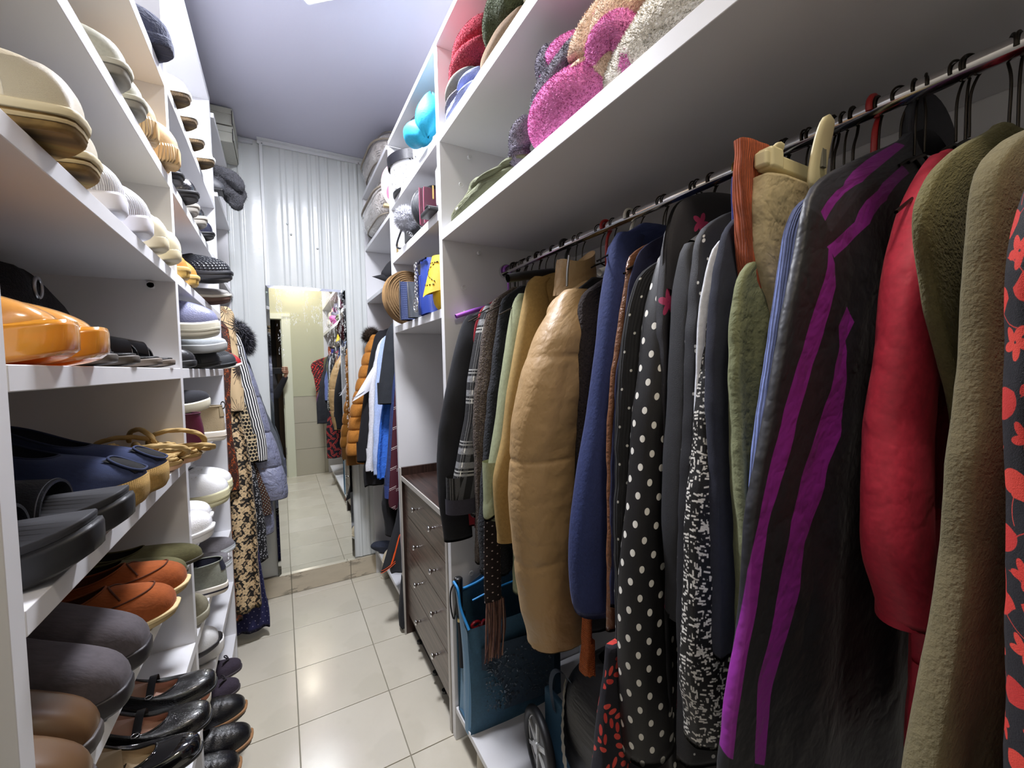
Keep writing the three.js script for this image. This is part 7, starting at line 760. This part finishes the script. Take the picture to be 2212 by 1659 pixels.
{ // ---- the person taking the picture, standing in the doorway ----
  const t = thing('person', 'person in dark clothes in the doorway holding up a phone, seen in the mirror', 'person', [0, 0, 0]);
  // capsule field meshed by marching cubes
  const field = (bones, c, size, res) => {
    const mc = new MarchingCubes(res, new THREE.MeshBasicMaterial(), false, false, 90000); mc.isolation = 0; const k = size * 0.018;
    for (let z = 0; z < res; z++) for (let y = 0; y < res; y++) for (let x = 0; x < res; x++) {
      const p = [x, y, z].map((q, i) => c[i] + ((q - res / 2) / (res / 2)) * size); let d = 1e3;
      for (const [a, b, ra, rb, sx] of bones) { const ab = [0, 1, 2].map((i) => b[i] - a[i]), ap = [0, 1, 2].map((i) => p[i] - a[i]), h = clamp((ap[0] * ab[0] + ap[1] * ab[1] + ap[2] * ab[2]) / (ab[0] ** 2 + ab[1] ** 2 + ab[2] ** 2 + 1e-9)), q = [0, 1, 2].map((i) => ap[i] - ab[i] * h), l = hypot(q[0] / (sx ?? 1), q[1], q[2]) - mix(ra, rb, h), s = clamp(0.5 + 0.5 * (d - l) / k); d = mix(d, l, s) - k * s * (1 - s); }
      mc.field[x + y * res + z * res * res] = -d;
    }
    mc.update(); const n = mc.count, P = new Float32Array(mc.positionArray.slice(0, n * 3)), Nn = new Float32Array(mc.normalArray.slice(0, n * 3));
    for (let i = 0; i < n; i++) for (let j = 0; j < 3; j++) P[i * 3 + j] = c[j] + P[i * 3 + j] * size;
    const g = new THREE.BufferGeometry(); g.setAttribute('position', new THREE.BufferAttribute(P, 3)); g.setAttribute('normal', new THREE.BufferAttribute(Nn, 3)); return g;
  };
  const hx = 0.02, hz = 0.075, wrist = [hx + 0.03, 1.335, hz + 0.03], elbow = [-0.06, 1.09, 0.26], sh = [-0.14, 1.4, 0.5], cx = -0.32, cz = 0.53;
  // hand: palm and five curled fingers on the end of the phone
  const f = (y, i, len) => { const b = [hx + 0.045, y, hz - 0.005], m = [hx + 0.026, y + 0.003, hz - 0.038], e = [hx + 0.026 - len, y + 0.005, hz - 0.036]; return [[[hx + 0.048, y - 0.006, hz + 0.02], b, 0.011, 0.0095], [b, m, 0.0092, 0.0086], [m, e, 0.0084, 0.0072]]; };
  const handBones = [[wrist, [hx + 0.045, 1.385, hz + 0.022], 0.026, 0.026, 0.8], [[hx + 0.045, 1.37, hz + 0.022], [hx + 0.046, 1.43, hz + 0.02], 0.024, 0.02, 0.75], ...f(1.437, 0, 0.024), ...f(1.416, 1, 0.03), ...f(1.394, 2, 0.028), ...f(1.374, 3, 0.02), [[hx + 0.036, 1.37, hz + 0.03], [hx + 0.01, 1.395, hz + 0.032], 0.013, 0.0105], [[hx + 0.01, 1.395, hz + 0.032], [hx - 0.016, 1.415, hz + 0.026], 0.0105, 0.0085]];
  const skin = M(0xb98a70, 0.55);
  const head = [[[cx, 1.6, cz - 0.01], [cx, 1.66, cz], 0.075, 0.085, 0.86], [[cx, 1.55, cz - 0.03], [cx, 1.58, cz - 0.03], 0.052, 0.06, 0.9], [[cx, 1.44, cz + 0.02], [cx, 1.54, cz], 0.052, 0.05], [[cx, 1.605, cz - 0.09], [cx, 1.585, cz - 0.1], 0.009, 0.014], [[cx - 0.077, 1.6, cz], [cx - 0.077, 1.63, cz], 0.012, 0.015], [[cx + 0.077, 1.6, cz], [cx + 0.077, 1.63, cz], 0.012, 0.015]];
  part('body', J(field(handBones, [hx + 0.025, 1.39, hz], 0.085, 64), field(head, [cx, 1.58, cz], 0.2, 56)), skin, t);
  part('face_detail', J([-0.03, 0.03].map((x) => new THREE.SphereGeometry(0.011, 12, 8).scale(1.2, 0.7, 0.6).translate(cx + x, 1.625, cz - 0.075)), new THREE.SphereGeometry(0.02, 12, 8).scale(1.1, 0.3, 0.5).translate(cx, 1.553, cz - 0.083)), M(0x3a2620, 0.5), t);
  part('hair', field([[[cx, 1.67, cz + 0.02], [cx, 1.7, cz + 0.01], 0.09, 0.078, 0.95], [[cx, 1.6, cz + 0.05], [cx, 1.66, cz + 0.04], 0.075, 0.085]], [cx, 1.66, cz], 0.2, 40), M(0x1b1412, 0.6), t);
  part('sweater', field([[elbow, [hx + 0.026, 1.31, hz + 0.045], 0.046, 0.032], [sh, elbow, 0.058, 0.047], [[cx, 1.38, cz], [cx, 1.05, cz], 0.12, 0.12, 1.45], [[cx - 0.18, 1.38, cz], [cx + 0.17, 1.38, cz], 0.06, 0.06], [[cx - 0.19, 1.36, cz], [cx - 0.23, 1.08, cz + 0.03], 0.056, 0.048], [[cx - 0.23, 1.08, cz + 0.03], [cx - 0.2, 0.88, cz - 0.06], 0.047, 0.036], [[cx, 1.1, cz], [cx, 0.92, cz], 0.125, 0.13, 1.4]], [cx + 0.08, 1.15, 0.38], 0.46, 64), cloth(0x1b1b22), t);
  part('trousers', field([[[cx - 0.085, 0.9, cz], [cx - 0.09, 0.48, cz - 0.01], 0.085, 0.06], [[cx - 0.09, 0.48, cz - 0.01], [cx - 0.09, 0.08, cz + 0.01], 0.06, 0.045], [[cx + 0.085, 0.9, cz], [cx + 0.09, 0.48, cz - 0.01], 0.085, 0.06], [[cx + 0.09, 0.48, cz - 0.01], [cx + 0.09, 0.08, cz + 0.01], 0.06, 0.045], [[cx - 0.06, 0.93, cz], [cx + 0.06, 0.93, cz], 0.11, 0.11]], [cx, 0.52, cz], 0.54, 60), cloth(0x17181d), t);
  part('shoe_pair', J([-0.09, 0.09].map((x) => sausage([[cx + x, 0.04, cz + 0.07], [cx + x, 0.045, cz], [cx + x, 0.03, cz - 0.16]], 0.044, 0.034, { seed: 1, amp: 0.05 }))), leather(0x141416, 0.4), t);
  const ph = thing('smartphone', 'black smartphone held sideways in the hand of the mirrored person', 'phone', [-0.04, EYE - 0.002, 0.05]); ph.rotation.y = -0.2;
  part('case', rbox(0.158, 0.075, 0.009, 0, 0, 0.0, 0.004), M(0x111114, 0.35), ph); part('screen', rbox(0.15, 0.068, 0.001, 0, 0, 0.005, 0.0004), M(0x0a0a0c, 0.1), ph); part('lens', J([0.012, -0.012].map((y) => cyl(0.007, 0.007, 0.002, 0, 0, 0, 18).rotateX(PI / 2).translate(0.062, y + 0.012, -0.0052))), M(0x050507, 0.08), ph);
}

scene.updateMatrixWorld(true);
renderer.render(scene, camera);
